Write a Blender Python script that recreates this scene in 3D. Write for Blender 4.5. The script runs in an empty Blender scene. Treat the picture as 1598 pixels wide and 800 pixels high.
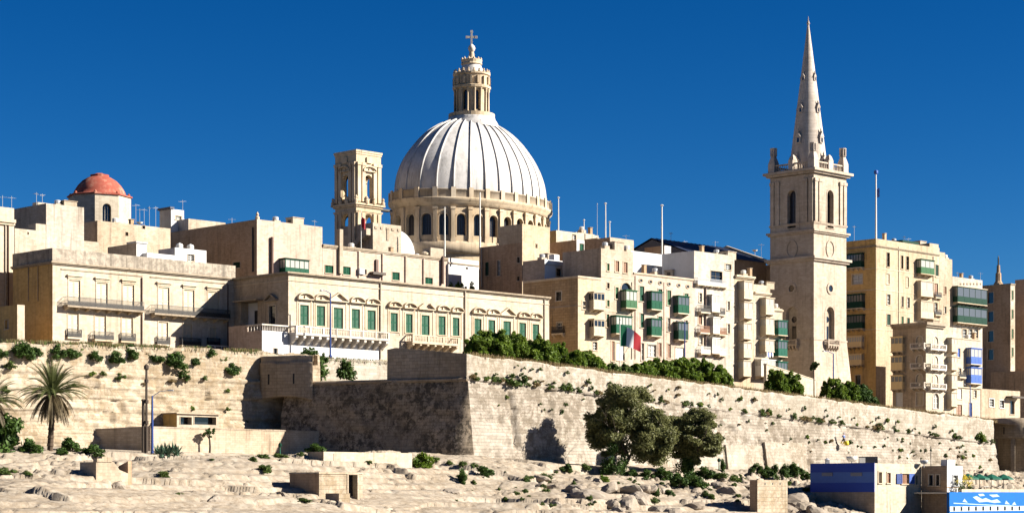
import bpy, bmesh, math, random
import numpy as np
from mathutils import Vector, Matrix

random.seed(7); np.random.seed(7)
R = math.radians
scene = bpy.context.scene
COL = scene.collection

# ------------------------------------------------------------------ camera
F, CX, HY = 3200.0, 799.0, 770.0        # focal length / principal column / horizon row in photo pixels (1598x800)
cam = bpy.data.cameras.new("camera")
cam.sensor_width = 36.0
cam.lens = 36.0 * F / 1598.0
cam.shift_y = (HY - 400.0) / 1598.0
cam.clip_start = 1.0
cam.clip_end = 60000.0
camo = bpy.data.objects.new("camera", cam); COL.objects.link(camo)
camo.location = (0, 0, 0); camo.rotation_euler = (R(90), 0, 0)
scene.camera = camo

# ------------------------------------------------------------------ light
S2 = math.sqrt(0.5)
U = Vector((S2, S2, 0)); V = Vector((-S2, S2, 0)); N = Vector((S2, -S2, 0))
sun_dir = (U * 0.82 + N * 1.0 + Vector((0, 0, 0.68))).normalized()     # towards the sun
SUN_EL = math.asin(sun_dir.z); SUN_AZ = math.atan2(sun_dir.x, sun_dir.y)
world = bpy.data.worlds.new("World"); scene.world = world; world.use_nodes = True
wn = world.node_tree.nodes; wl = world.node_tree.links
wn.clear()
wo = wn.new('ShaderNodeOutputWorld'); bg = wn.new('ShaderNodeBackground'); sky = wn.new('ShaderNodeTexSky')
sky.sky_type = 'NISHITA'; sky.sun_disc = False
sky.sun_elevation = SUN_EL; sky.sun_rotation = SUN_AZ
sky.altitude = 2500.0; sky.air_density = 1.0; sky.dust_density = 0.35; sky.ozone_density = 5.0
hs = wn.new('ShaderNodeHueSaturation'); hs.inputs['Hue'].default_value = 0.499; hs.inputs['Saturation'].default_value = 1.30; hs.inputs['Value'].default_value = 0.43
gm = wn.new('ShaderNodeGamma'); gm.inputs['Gamma'].default_value = 1.25
wl.new(sky.outputs[0], hs.inputs['Color']); wl.new(hs.outputs[0], gm.inputs['Color']); wl.new(gm.outputs[0], bg.inputs['Color'])
bg.inputs['Strength'].default_value = 0.05
wl.new(bg.outputs[0], wo.inputs[0])
sun = bpy.data.lights.new("sun", 'SUN'); sun.energy = 5.0; sun.angle = R(0.5); sun.color = (1.0, 0.935, 0.82)
suno = bpy.data.objects.new("sun", sun); COL.objects.link(suno)
suno.rotation_euler = sun_dir.to_track_quat('Z', 'Y').to_euler(); suno.location = (150, -50, 150)
vs = scene.view_settings
vs.view_transform = 'Standard'; vs.look = 'None'; vs.exposure = 1.72; vs.gamma = 1.0

# ------------------------------------------------------------------ pixel helpers
def T(px): return (px - CX) / F
def pt(px, py, Y): return Vector((T(px) * Y, Y, (HY - py) / F * Y))
def YD(px, D): return D / (1.0 - T(px))          # depth on the plane Y - X = D (the street fronts run along U)
def onD(px, py, D): return pt(px, py, YD(px, D))

# ------------------------------------------------------------------ materials
MATS = {}
ALB = 0.86
def nodes(name):
    m = bpy.data.materials.new(name); m.use_nodes = True
    nt = m.node_tree; b = nt.nodes['Principled BSDF']
    MATS[name] = m
    return m, nt, b
def _n(nt, t, **kw):
    n = nt.nodes.new(t)
    for k, v in kw.items():
        if k in n.inputs: n.inputs[k].default_value = v
        else: setattr(n, k, v)
    return n
def mixc(nt, fac, a, b, mode='MIX'):
    n = nt.nodes.new('ShaderNodeMix'); n.data_type = 'RGBA'; n.blend_type = mode
    for i, v in ((0, fac), (6, a), (7, b)):
        if hasattr(v, 'is_linked'): nt.links.new(v, n.inputs[i])
        else: n.inputs[i].default_value = v if i == 0 else (v[0], v[1], v[2], 1)
    return n.outputs[2]
def math_(nt, op, a, b=0.0, clamp=False):
    n = nt.nodes.new('ShaderNodeMath'); n.operation = op; n.use_clamp = clamp
    for i, v in ((0, a), (1, b)):
        if hasattr(v, 'is_linked'): nt.links.new(v, n.inputs[i])
        else: n.inputs[i].default_value = v
    return n.outputs[0]
def ramp(nt, fac, p0, p1):
    n = nt.nodes.new('ShaderNodeMapRange'); n.inputs[1].default_value = p0; n.inputs[2].default_value = p1
    nt.links.new(fac, n.inputs[0]); return n.outputs[0]

def stone(name, col, col2=None, stain=0.35, stain_col=(0.13, 0.10, 0.07), block=(0.55, 0.27), mortar=0.35, kx=0.0, ky=1.414,
          blotch=0.0, blotch_col=(0.02, 0.018, 0.015), blotch_scale=0.5, fine=0.0, rough=0.9, bump=0.25, patch=0.35, streak=0.10, crack=0.0):
    m, nt, b = nodes(name)
    L = nt.links.new
    K = {'rock': .78, 'boulder': .78, 'bastion_stone': .76, 'bastion_pale': .74, 'curtain_stone': .84, 'limestone_pale': .84, 'tower_stone': .93, 'plaster_cream': .92, 'limestone_smooth': .96}.get(name, 1.0)
    tn = (1, 1, 1) if any(q in name for q in ('brown', 'ochre', 'red', 'flank', 'lichen', 'rust', 'church')) else (1, 1.025, 1.095)
    col = tuple(c*ALB*t*K for c, t in zip(col, tn)); col2 = tuple(c*ALB*t*K for c, t in zip(col2, tn)) if col2 else None
    col2 = col2 or tuple(c * k for c, k in zip(col, (0.74, 0.68, 0.60)))
    g = _n(nt, 'ShaderNodeNewGeometry'); sp = _n(nt, 'ShaderNodeSeparateXYZ'); L(g.outputs['Position'], sp.inputs[0])
    a = math_(nt, 'ADD', math_(nt, 'MULTIPLY', sp.outputs[0], kx), math_(nt, 'MULTIPLY', sp.outputs[1], ky))
    cb = _n(nt, 'ShaderNodeCombineXYZ'); L(a, cb.inputs[0]); L(sp.outputs[2], cb.inputs[1])
    br = _n(nt, 'ShaderNodeTexBrick'); L(cb.outputs[0], br.inputs['Vector'])
    br.inputs['Scale'].default_value = 1.0; br.inputs['Brick Width'].default_value = block[0]; br.inputs['Row Height'].default_value = block[1]
    br.inputs['Mortar Size'].default_value = 0.022; br.inputs['Mortar Smooth'].default_value = 0.4
    br.inputs['Color1'].default_value = (1, 1, 1, 1); br.inputs['Color2'].default_value = (0.72, 0.70, 0.66, 1)
    br.inputs['Mortar'].default_value = (1 - mortar,) * 3 + (1,)
    br.inputs['Bias'].default_value = -0.2
    n1 = _n(nt, 'ShaderNodeTexNoise', Scale=0.11, Detail=5.0, Roughness=0.65); L(g.outputs['Position'], n1.inputs['Vector'])
    n2 = _n(nt, 'ShaderNodeTexNoise', Scale=1.3, Detail=6.0, Roughness=0.7); L(g.outputs['Position'], n2.inputs['Vector'])
    mp = _n(nt, 'ShaderNodeMapping'); mp.inputs['Scale'].default_value = (0.9, 0.9, streak); L(g.outputs['Position'], mp.inputs[0])
    n3 = _n(nt, 'ShaderNodeTexNoise', Scale=1.0, Detail=5.0, Roughness=0.62); L(mp.outputs[0], n3.inputs['Vector'])
    c = mixc(nt, ramp(nt, n1.outputs[0], 0.35, 0.68), col, col2)
    pm = math_(nt, 'MULTIPLY', ramp(nt, n2.outputs[0], 0.45, 0.75), patch)
    c = mixc(nt, pm, c, tuple(x * 0.62 for x in col2))
    if mortar > 0: c = mixc(nt, 0.75, c, br.outputs['Color'], 'MULTIPLY')
    sm = math_(nt, 'MULTIPLY', ramp(nt, n3.outputs[0], 0.50, 0.74), stain)
    c = mixc(nt, sm, c, stain_col)
    mp6 = _n(nt, 'ShaderNodeMapping'); mp6.inputs['Scale'].default_value = (2.3, 2.3, 0.13); L(g.outputs['Position'], mp6.inputs[0])
    n6 = _n(nt, 'ShaderNodeTexNoise', Scale=1.0, Detail=4.0, Roughness=0.6); L(mp6.outputs[0], n6.inputs['Vector'])
    c = mixc(nt, math_(nt, 'MULTIPLY', math_(nt, 'MULTIPLY', ramp(nt, n6.outputs[0], 0.54, 0.70), ramp(nt, n1.outputs[0], 0.38, 0.6)), min(.8, stain*1.5)), c, tuple(x*.8 for x in stain_col))
    if blotch > 0:
        n4 = _n(nt, 'ShaderNodeTexNoise', Scale=blotch_scale, Detail=8.0, Roughness=0.75); L(g.outputs['Position'], n4.inputs['Vector'])
        bm = math_(nt, 'MULTIPLY', ramp(nt, n4.outputs[0], 0.47, 0.56) if not fine else ramp(nt, n4.outputs[0], 0.38, 0.54), blotch)
        if fine:
            mp5 = _n(nt, 'ShaderNodeMapping'); mp5.inputs['Scale'].default_value = (1.0, 1.0, 0.9); L(g.outputs['Position'], mp5.inputs[0])
            n5 = _n(nt, 'ShaderNodeTexNoise', Scale=fine, Detail=7.0, Roughness=0.8); L(mp5.outputs[0], n5.inputs['Vector'])
            bm = math_(nt, 'MULTIPLY', bm, ramp(nt, n5.outputs[0], 0.46, 0.53))
        c = mixc(nt, bm, c, blotch_col)
    if crack > 0:
        wp = _n(nt, 'ShaderNodeTexNoise', Scale=0.5, Detail=4.0); L(g.outputs['Position'], wp.inputs['Vector'])
        vm = _n(nt, 'ShaderNodeVectorMath', operation='MULTIPLY_ADD'); L(wp.outputs['Color'], vm.inputs[0]); vm.inputs[1].default_value = (2.5, 2.5, 2.5); L(g.outputs['Position'], vm.inputs[2])
        mv = _n(nt, 'ShaderNodeMapping'); mv.inputs['Rotation'].default_value = (0, 0, R(-45)); mv.inputs['Scale'].default_value = (0.22, 0.42, 0.9); L(vm.outputs[0], mv.inputs[0])
        vo = _n(nt, 'ShaderNodeTexVoronoi', feature='DISTANCE_TO_EDGE', Scale=1.0); L(mv.outputs[0], vo.inputs['Vector'])
        ck = math_(nt, 'MULTIPLY', math_(nt, 'MULTIPLY', math_(nt, 'SUBTRACT', 1.0, ramp(nt, vo.outputs[0], 0.0, 0.045)), ramp(nt, n1.outputs[0], 0.40, 0.62)), crack)
        c = mixc(nt, ck, c, (0.13, 0.10, 0.07))
        vp = _n(nt, 'ShaderNodeTexVoronoi', Scale=1.6); L(vm.outputs[0], vp.inputs['Vector'])
        pk = math_(nt, 'MULTIPLY', math_(nt, 'MULTIPLY', math_(nt, 'SUBTRACT', 1.0, ramp(nt, vp.outputs[0], 0.10, 0.30)), ramp(nt, n2.outputs[0], 0.50, 0.60)), crack)
        c = mixc(nt, pk, c, (0.15, 0.115, 0.08))
    L(c, b.inputs['Base Color']); b.inputs['Roughness'].default_value = rough
    b.inputs['Specular IOR Level'].default_value = 0.15
    bp = _n(nt, 'ShaderNodeBump', Strength=bump, Distance=0.06)
    hh = math_(nt, 'ADD', n2.outputs[0], math_(nt, 'MULTIPLY', br.outputs['Fac'], -0.5 if mortar > 0 else 0.0))
    L(hh, bp.inputs['Height']); L(bp.outputs[0], b.inputs['Normal'])
    return m

def paint(name, col, rough=0.55, vary=0.25, spec=0.3):
    m, nt, b = nodes(name); L = nt.links.new
    g = _n(nt, 'ShaderNodeNewGeometry')
    n1 = _n(nt, 'ShaderNodeTexNoise', Scale=1.7, Detail=4.0, Roughness=0.65); L(g.outputs['Position'], n1.inputs['Vector'])
    c = mixc(nt, math_(nt, 'MULTIPLY', ramp(nt, n1.outputs[0], 0.35, 0.7), vary), col, tuple(x * 0.45 + 0.01 for x in col))
    c2 = mixc(nt, math_(nt, 'MULTIPLY', g.outputs['Random Per Island'], vary), c, tuple(min(1, x * 1.35 + 0.01) for x in col))
    L(c2, b.inputs['Base Color']); b.inputs['Roughness'].default_value = rough; b.inputs['Specular IOR Level'].default_value = spec
    return m

def leafmat(name, dark, light, trans=0.25):
    m, nt, b = nodes(name); L = nt.links.new
    g = _n(nt, 'ShaderNodeNewGeometry')
    n1 = _n(nt, 'ShaderNodeTexNoise', Scale=0.8, Detail=3.0); L(g.outputs['Position'], n1.inputs['Vector'])
    f = math_(nt, 'ADD', math_(nt, 'MULTIPLY', g.outputs['Random Per Island'], 0.55), math_(nt, 'MULTIPLY', ramp(nt, n1.outputs[0], 0.35, 0.65), 0.45))
    c = mixc(nt, f, dark, light)
    L(c, b.inputs['Base Color']); b.inputs['Roughness'].default_value = 0.6; b.inputs['Specular IOR Level'].default_value = 0.25
    tr = _n(nt, 'ShaderNodeBsdfTranslucent'); L(c, tr.inputs[0])
    mx = _n(nt, 'ShaderNodeMixShader'); mx.inputs[0].default_value = trans
    L(b.outputs[0], mx.inputs[1]); L(tr.outputs[0], mx.inputs[2])
    L(mx.outputs[0], nt.nodes['Material Output'].inputs[0])
    return m

stone('limestone', (0.50, 0.405, 0.295), stain=0.42, patch=0.45)
stone('limestone_pale', (0.56, 0.475, 0.365), stain=0.36, mortar=0.20, patch=0.4)
stone('limestone_smooth', (0.54, 0.45, 0.335), (0.44, 0.355, 0.255), stain=0.34, mortar=0.14, patch=0.34)
stone('limestone_pink', (0.52, 0.395, 0.30), (0.47, 0.345, 0.26), stain=0.34, mortar=0.2, patch=0.42)
stone('limestone_brown', (0.46, 0.325, 0.215), stain=0.55, mortar=0.30)  # warm tone of shaded side walls is put into this browner colour
stone('limestone_ochre', (0.62, 0.41, 0.165), (0.50, 0.32, 0.115), stain=0.45, mortar=0.10)  # ochre staining, with warm bounce and fill on side walls put into it
stone('limestone_honey', (0.52, 0.405, 0.27), (0.42, 0.315, 0.20), stain=0.42, mortar=0.2, patch=0.45)
stone('limestone_ash', (0.50, 0.435, 0.35), (0.41, 0.35, 0.275), stain=0.5, mortar=0.2, patch=0.5)
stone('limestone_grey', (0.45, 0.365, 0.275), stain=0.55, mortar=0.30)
stone('parapet_stained', (0.42, 0.355, 0.27), (0.30, 0.25, 0.19), stain=0.85, stain_col=(0.07, 0.06, 0.05), mortar=0.1, blotch=0.5, blotch_scale=1.3, blotch_col=(0.12, 0.10, 0.08))
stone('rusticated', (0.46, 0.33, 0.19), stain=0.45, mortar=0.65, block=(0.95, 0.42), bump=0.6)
stone('trim', (0.56, 0.46, 0.33), stain=0.35, mortar=0.0, patch=0.3)
stone('trim_dark', (0.36, 0.295, 0.215), stain=0.7, mortar=0.0, patch=0.5)
stone('trim_white', (0.58, 0.53, 0.46), stain=0.30, mortar=0.0, patch=0.25)
stone('plaster_white', (0.60, 0.58, 0.55), (0.53, 0.51, 0.47), stain=0.22, stain_col=(0.30, 0.27, 0.23), mortar=0.0, patch=0.2)
stone('plaster_cream', (0.54, 0.46, 0.34), (0.49, 0.41, 0.295), stain=0.36, mortar=0.08, patch=0.4)
stone('plaster_grey', (0.45, 0.44, 0.43), stain=0.3, mortar=0.0, patch=0.2)
stone('church_stone', (0.56, 0.45, 0.315), (0.46, 0.355, 0.235), stain=0.45, mortar=0.18)
stone('church_trim', (0.58, 0.475, 0.345), stain=0.55, mortar=0.0)
stone('dome_plaster', (0.54, 0.50, 0.45), (0.46, 0.43, 0.39), stain=0.75, stain_col=(0.21, 0.20, 0.185), mortar=0.0, patch=0.45, streak=0.22)
stone('tower_stone', (0.54, 0.44, 0.335), (0.43, 0.34, 0.25), stain=0.35, mortar=0.28, block=(0.7, 0.34))
stone('spire_stone', (0.54, 0.455, 0.37), (0.43, 0.355, 0.28), stain=0.5, mortar=0.15, patch=0.5)
stone('bastion_stone', (0.54, 0.465, 0.37), (0.45, 0.375, 0.29), stain=0.45, stain_col=(0.20, 0.17, 0.135), mortar=0.30, block=(0.9, 0.42), kx=-0.5, blotch=0.85, blotch_scale=0.11, fine=0.9, blotch_col=(0.135, 0.11, 0.082), bump=1.0, patch=0.6, crack=0.7)
stone('bastion_pale', (0.58, 0.51, 0.41), (0.50, 0.425, 0.32), stain=0.30, blotch=0.7, blotch_scale=0.16, fine=1.3, blotch_col=(0.17, 0.135, 0.095), crack=0.45, mortar=0.22, block=(0.9, 0.42), kx=-0.5, bump=0.6, patch=0.3)
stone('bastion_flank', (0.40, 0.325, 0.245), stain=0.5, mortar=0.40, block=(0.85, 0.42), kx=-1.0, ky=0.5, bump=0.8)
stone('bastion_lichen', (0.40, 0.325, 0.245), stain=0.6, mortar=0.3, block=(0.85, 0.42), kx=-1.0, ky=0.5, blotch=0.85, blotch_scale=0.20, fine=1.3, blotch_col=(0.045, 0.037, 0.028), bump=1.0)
stone('curtain_stone', (0.53, 0.44, 0.32), (0.44, 0.35, 0.24), stain=0.35, mortar=0.22, block=(0.9, 0.42), blotch=0.7, blotch_scale=0.22, fine=1.0, blotch_col=(0.20, 0.145, 0.085), bump=0.9, patch=0.5, crack=0.5)
stone('rock', (0.47, 0.395, 0.30), (0.40, 0.325, 0.235), stain=0.25, mortar=0.0, blotch=0.6, blotch_scale=0.55, blotch_col=(0.19, 0.145, 0.10), fine=1.1, bump=1.0, patch=0.6, streak=0.8, crack=0.9)
stone('boulder', (0.40, 0.335, 0.26), (0.32, 0.26, 0.195), stain=0.4, mortar=0.0, blotch=0.5, blotch_scale=0.6, blotch_col=(0.20, 0.16, 0.12), bump=1.0, streak=0.6)
stone('earth', (0.30, 0.235, 0.15), stain=0.3, mortar=0.0)
stone('red_plaster', (0.30, 0.072, 0.048), (0.24, 0.075, 0.055), stain=0.55, stain_col=(0.45, 0.28, 0.20), mortar=0.0, patch=0.45, streak=0.5)
paint('green_paint', (0.003, 0.052, 0.026), vary=0.12, spec=0.1); paint('green_dark', (0.004, 0.028, 0.017), vary=0.15, spec=0.1); paint('green_pale', (0.032, 0.090, 0.040), vary=0.15, spec=0.1); paint('green_teal', (0.007, 0.066, 0.043), vary=0.15, spec=0.1)
paint('blue_paint', (0.025, 0.075, 0.29)); paint('navy_paint', (0.005, 0.038, 0.27), vary=0.2); paint('bluegrey_paint', (0.05, 0.115, 0.34), vary=0.3)
paint('sign_blue', (0.002, 0.085, 0.29), vary=0.4, spec=0.1); paint('sail_paint', (0.24, 0.33, 0.42), vary=0.5); paint('white_paint', (0.50, 0.485, 0.45), vary=0.2); paint('cream_paint', (0.37, 0.305, 0.215), vary=0.2)
paint('yellow_cream', (0.52, 0.39, 0.20), vary=0.2); paint('brown_paint', (0.17, 0.075, 0.035)); paint('iron', (0.025, 0.022, 0.02), vary=0.2); paint('grey_metal', (0.30, 0.31, 0.33), 0.45)
paint('lamp_blue', (0.012, 0.035, 0.15)); paint('wood_dark', (0.045, 0.032, 0.022)); paint('flag_green', (0.0, 0.085, 0.035), vary=0.1); paint('flag_white', (0.66, 0.65, 0.64), vary=0.05)
paint('flag_red', (0.25, 0.004, 0.010), vary=0.1); paint('slate', (0.018, 0.026, 0.055), 0.5); paint('pipe_brown', (0.075, 0.040, 0.028)); paint('canvas_green', (0.006, 0.075, 0.045))
paint('yellow_flower', (0.62, 0.48, 0.02)); paint('black_panel', (0.008, 0.008, 0.012)); paint('skin', (0.42, 0.25, 0.17)); paint('concrete', (0.50, 0.44, 0.35), 0.9)
paint('louvre_grey', (0.11, 0.11, 0.15)); paint('pipe_grey', (0.33, 0.28, 0.22), 0.8)
def glassmat(name, col, rough=0.08):
    m, nt, b = nodes(name)
    b.inputs['Base Color'].default_value = col + (1,); b.inputs['Roughness'].default_value = rough; b.inputs['Specular IOR Level'].default_value = 0.6
glassmat('glass_dark', (0.012, 0.014, 0.018)); glassmat('glass_grey', (0.075, 0.08, 0.085)); glassmat('glass_curtain', (0.30, 0.29, 0.26), 0.2); glassmat('leaded', (0.018, 0.018, 0.03), 0.3)
leafmat('leaf_oleander', (0.036, 0.078, 0.008), (0.155, 0.215, 0.022), 0.4); leafmat('leaf_olive', (0.070, 0.080, 0.026), (0.20, 0.20, 0.080), 0.4)
leafmat('leaf_dark', (0.016, 0.040, 0.008), (0.070, 0.120, 0.020)); leafmat('leaf_caper', (0.030, 0.060, 0.012), (0.110, 0.150, 0.032))
leafmat('leaf_dry', (0.13, 0.09, 0.04), (0.27, 0.20, 0.095)); leafmat('leaf_palm', (0.045, 0.060, 0.020), (0.13, 0.145, 0.045)); leafmat('frond_dry', (0.055, 0.040, 0.022), (0.15, 0.115, 0.06))
leafmat('leaf_agave', (0.030, 0.065, 0.045), (0.085, 0.14, 0.085), 0.05); paint('bark', (0.055, 0.042, 0.030), 0.95); paint('palm_bark', (0.060, 0.040, 0.026), 0.95)
m, nt, b = nodes('sea'); b.inputs['Base Color'].default_value = (0.01, 0.05, 0.09, 1); b.inputs['Roughness'].default_value = 0.12
_nz = _n(nt, 'ShaderNodeTexNoise', Scale=0.8, Detail=4.0); _bp = _n(nt, 'ShaderNodeBump', Strength=0.4, Distance=0.2)
nt.links.new(_nz.outputs[0], _bp.inputs['Height']); nt.links.new(_bp.outputs[0], b.inputs['Normal'])

# ------------------------------------------------------------------ mesh builder
class MB:
    def __init__(s): s.v = []; s.f = []
    def quad(s, a, b, c, d):
        i = len(s.v); s.v += [tuple(a), tuple(b), tuple(c), tuple(d)]; s.f.append((i, i+1, i+2, i+3)); return s
    def poly(s, pts):
        i = len(s.v); s.v += [tuple(p) for p in pts]; s.f.append(tuple(range(i, i+len(pts)))); return s
    def box(s, x0, x1, y0, y1, z0, z1):
        i = len(s.v)
        s.v += [(x0,y0,z0),(x1,y0,z0),(x1,y1,z0),(x0,y1,z0),(x0,y0,z1),(x1,y0,z1),(x1,y1,z1),(x0,y1,z1)]
        s.f += [(i,i+3,i+2,i+1),(i+4,i+5,i+6,i+7),(i,i+1,i+5,i+4),(i+1,i+2,i+6,i+5),(i+2,i+3,i+7,i+6),(i+3,i,i+4,i+7)]
        return s
    def prism(s, pts, d0, d1, axis='y'):
        """polygon pts (x,z) extruded in y from d0 to d1 (axis y) or (x,y) extruded in z"""
        n = len(pts); i = len(s.v)
        for d in (d0, d1):
            for p in pts: s.v.append((p[0], d, p[1]) if axis == 'y' else ((p[0], p[1], d) if axis == 'z' else (d, p[0], p[1])))
        s.f.append(tuple(range(i, i+n))); s.f.append(tuple(range(i+2*n-1, i+n-1, -1)))
        for k in range(n): s.f.append((i+k, i+(k+1)%n, i+n+(k+1)%n, i+n+k))
        return s
    def tube(s, p0, p1, r0, r1=None, n=8, cap=True):
        r1 = r0 if r1 is None else r1
        p0, p1 = Vector(p0), Vector(p1); d = (p1-p0).normalized()
        a = d.orthogonal().normalized(); b = d.cross(a); i = len(s.v)
        for p, r in ((p0, r0), (p1, r1)):
            for k in range(n):
                t = 2*math.pi*k/n; s.v.append(tuple(p + a*(r*math.cos(t)) + b*(r*math.sin(t))))
        for k in range(n): s.f.append((i+k, i+(k+1)%n, i+n+(k+1)%n, i+n+k))
        if cap: s.f.append(tuple(range(i+n-1, i-1, -1))); s.f.append(tuple(range(i+n, i+2*n)))
        return s
    def lathe(s, prof, n=16, cx=0, cy=0, rot=0.0, cap=True):
        """prof: list of (r, z)"""
        i = len(s.v); m = len(prof)
        for r, z in prof:
            for k in range(n):
                t = rot + 2*math.pi*k/n; s.v.append((cx + r*math.cos(t), cy + r*math.sin(t), z))
        for j in range(m-1):
            for k in range(n):
                s.f.append((i+j*n+k, i+j*n+(k+1)%n, i+(j+1)*n+(k+1)%n, i+(j+1)*n+k))
        if cap: s.f.append(tuple(range(i+n-1, i-1, -1))); s.f.append(tuple(range(i+(m-1)*n, i+m*n)))
        return s
    def mesh(s, name, mat, smooth=False):
        me = bpy.data.meshes.new(name); me.from_pydata(s.v, [], s.f)
        me.materials.append(MATS[mat])
        if smooth: me.polygons.foreach_set('use_smooth', [True]*len(me.polygons))
        me.update(); return me
    def build(s, name, mat, parent=None, loc=(0,0,0), rz=0.0, smooth=False):
        return link(name, s.mesh(name, mat, smooth), parent, loc, rz)
def link(name, me, parent=None, loc=(0,0,0), rz=0.0, scale=(1,1,1)):
    o = bpy.data.objects.new(name, me); COL.objects.link(o); o.parent = parent
    o.location = loc; o.rotation_euler = (0, 0, rz); o.scale = scale
    return o
def tag(o, label, cat, group=None):
    o['label'] = label; o['category'] = cat
    if group: o['group'] = group
    return o
def thing(name, label, cat, loc=(0,0,0), rz=0.0, group=None):
    o = bpy.data.objects.new(name, None); COL.objects.link(o); o.location = loc; o.rotation_euler = (0,0,rz); o.empty_display_size = 0.3
    return tag(o, label, cat, group)
def struct(o): o['kind'] = 'structure'; return o
def stuff(o, label=None, cat=None):
    o['kind'] = 'stuff'
    if label: tag(o, label, cat)
    return o

def wall_face(mb, P, L, z0, z1, holes, extra=(), a0=0.0):
    """wall sheet with recessed openings. P(a,z,d)->xyz (d = depth inward). holes: (a0,a1,zb,zt,arch,depth)"""
    rd = lambda v: round(v, 4)
    hs_ = [(max(h[0], a0+.02), min(h[1], L-.02), max(h[2], z0+.01), min(h[3], z1-.02)) + tuple(h[4:]) for h in holes]
    xs = sorted({rd(a0), rd(L)} | {rd(h[0]) for h in hs_} | {rd(h[1]) for h in hs_} | {rd(e) for e in extra})
    zs = sorted({rd(z0), rd(z1)} | {rd(h[2]) for h in hs_} | {rd(h[3]) for h in hs_})
    for i in range(len(xs)-1):
        for j in range(len(zs)-1):
            xm = (xs[i]+xs[i+1])/2; zm = (zs[j]+zs[j+1])/2
            if any(h[0] < xm < h[1] and h[2] < zm < h[3] for h in hs_): continue
            mb.quad(P(xs[i],zs[j],0), P(xs[i+1],zs[j],0), P(xs[i+1],zs[j+1],0), P(xs[i],zs[j+1],0))
    for h in hs_:
        p0, p1, q0, q1, arch, dep = h
        if arch:
            r = (p1-p0)/2; c = (p0+p1)/2; k = 8; ry = min(r, q1-q0-.05)
            arc = [(c - r*math.cos(math.pi*t/k), q1-ry + ry*math.sin(math.pi*t/k)) for t in range(k+1)]
            for t in range(k):
                cx_ = p0 if t < k/2 else p1
                mb.poly([P(cx_, q1, 0), P(*arc[t], 0), P(*arc[t+1], 0)])
            path = [(p0, q0)] + arc + [(p1, q0)]
        else: path = [(p0,q0),(p0,q1),(p1,q1),(p1,q0)]
        for t in range(len(path)):
            a_, b_ = path[t], path[(t+1) % len(path)]
            mb.quad(P(*a_, 0), P(*b_, 0), P(*b_, dep), P(*a_, dep))
# ------------------------------------------------------------------ reusable facade pieces (x centred, z up from 0, wall plane y=0, outward = -y)
CACHE = {}
def cached(key, fn):
    if key not in CACHE: CACHE[key] = fn()
    return CACHE[key]
def shutter_mesh(mat):
    def mk():
        m = MB()
        m.box(-.5, -.36, -.04, .04, 0, 1); m.box(.36, .5, -.04, .04, 0, 1)
        for z0, z1 in ((0, .06), (.47, .53), (.94, 1)): m.box(-.36, .36, -.04, .04, z0, z1)
        n = 14
        for k in range(n):
            z = .06 + .88*k/n
            m.quad((-.36, -.03, z), (.36, -.03, z), (.36, .03, z+.88/n*1.15), (-.36, .03, z+.88/n*1.15))
        m.quad((-.36, .035, 0), (.36, .035, 0), (.36, .035, 1), (-.36, .035, 1))
        return m.mesh('shutter', mat)
    return cached(('shutter', mat), mk)
def pane_mesh(mat):
    return cached(('pane', mat), lambda: MB().box(-.5, .5, -.02, .02, 0, 1).mesh('pane', mat))
def box_mesh(name, mat, y0=-.5, y1=.5):
    return cached((name, mat, y0, y1, 'box'), lambda: MB().box(-.5, .5, y0, y1, 0, 1).mesh(name, mat))
def corbel_mesh(mat):
    return cached(('corbel', mat), lambda: MB().prism([(0, 1), (-1, 1), (-1, .72), (-.8, .55), (-.55, .45), (-.3, .2), (0, 0)], -.5, .5, 'x').mesh('corbel', mat))
WINK = {  # kind: (leaf material, is shutter, bar material)
    'green': ('green_paint', 1, None), 'greenp': ('green_pale', 1, None), 'greend': ('green_dark', 1, None), 'cream': ('cream_paint', 1, None), 'brown': ('brown_paint', 1, None),
    'bluep': ('blue_paint', 1, None), 'white': ('white_paint', 1, None), 'glass': ('glass_dark', 0, 'white_paint'), 'glassd': ('glass_dark', 0, 'wood_dark'), 'grey': ('glass_grey', 0, 'white_paint'),
    'curtain': ('glass_curtain', 0, 'white_paint'), 'leaded': ('leaded', 0, 'iron'), 'dark': ('glass_dark', 0, None), 'blind': ('limestone_pale', 0, None)}

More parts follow.
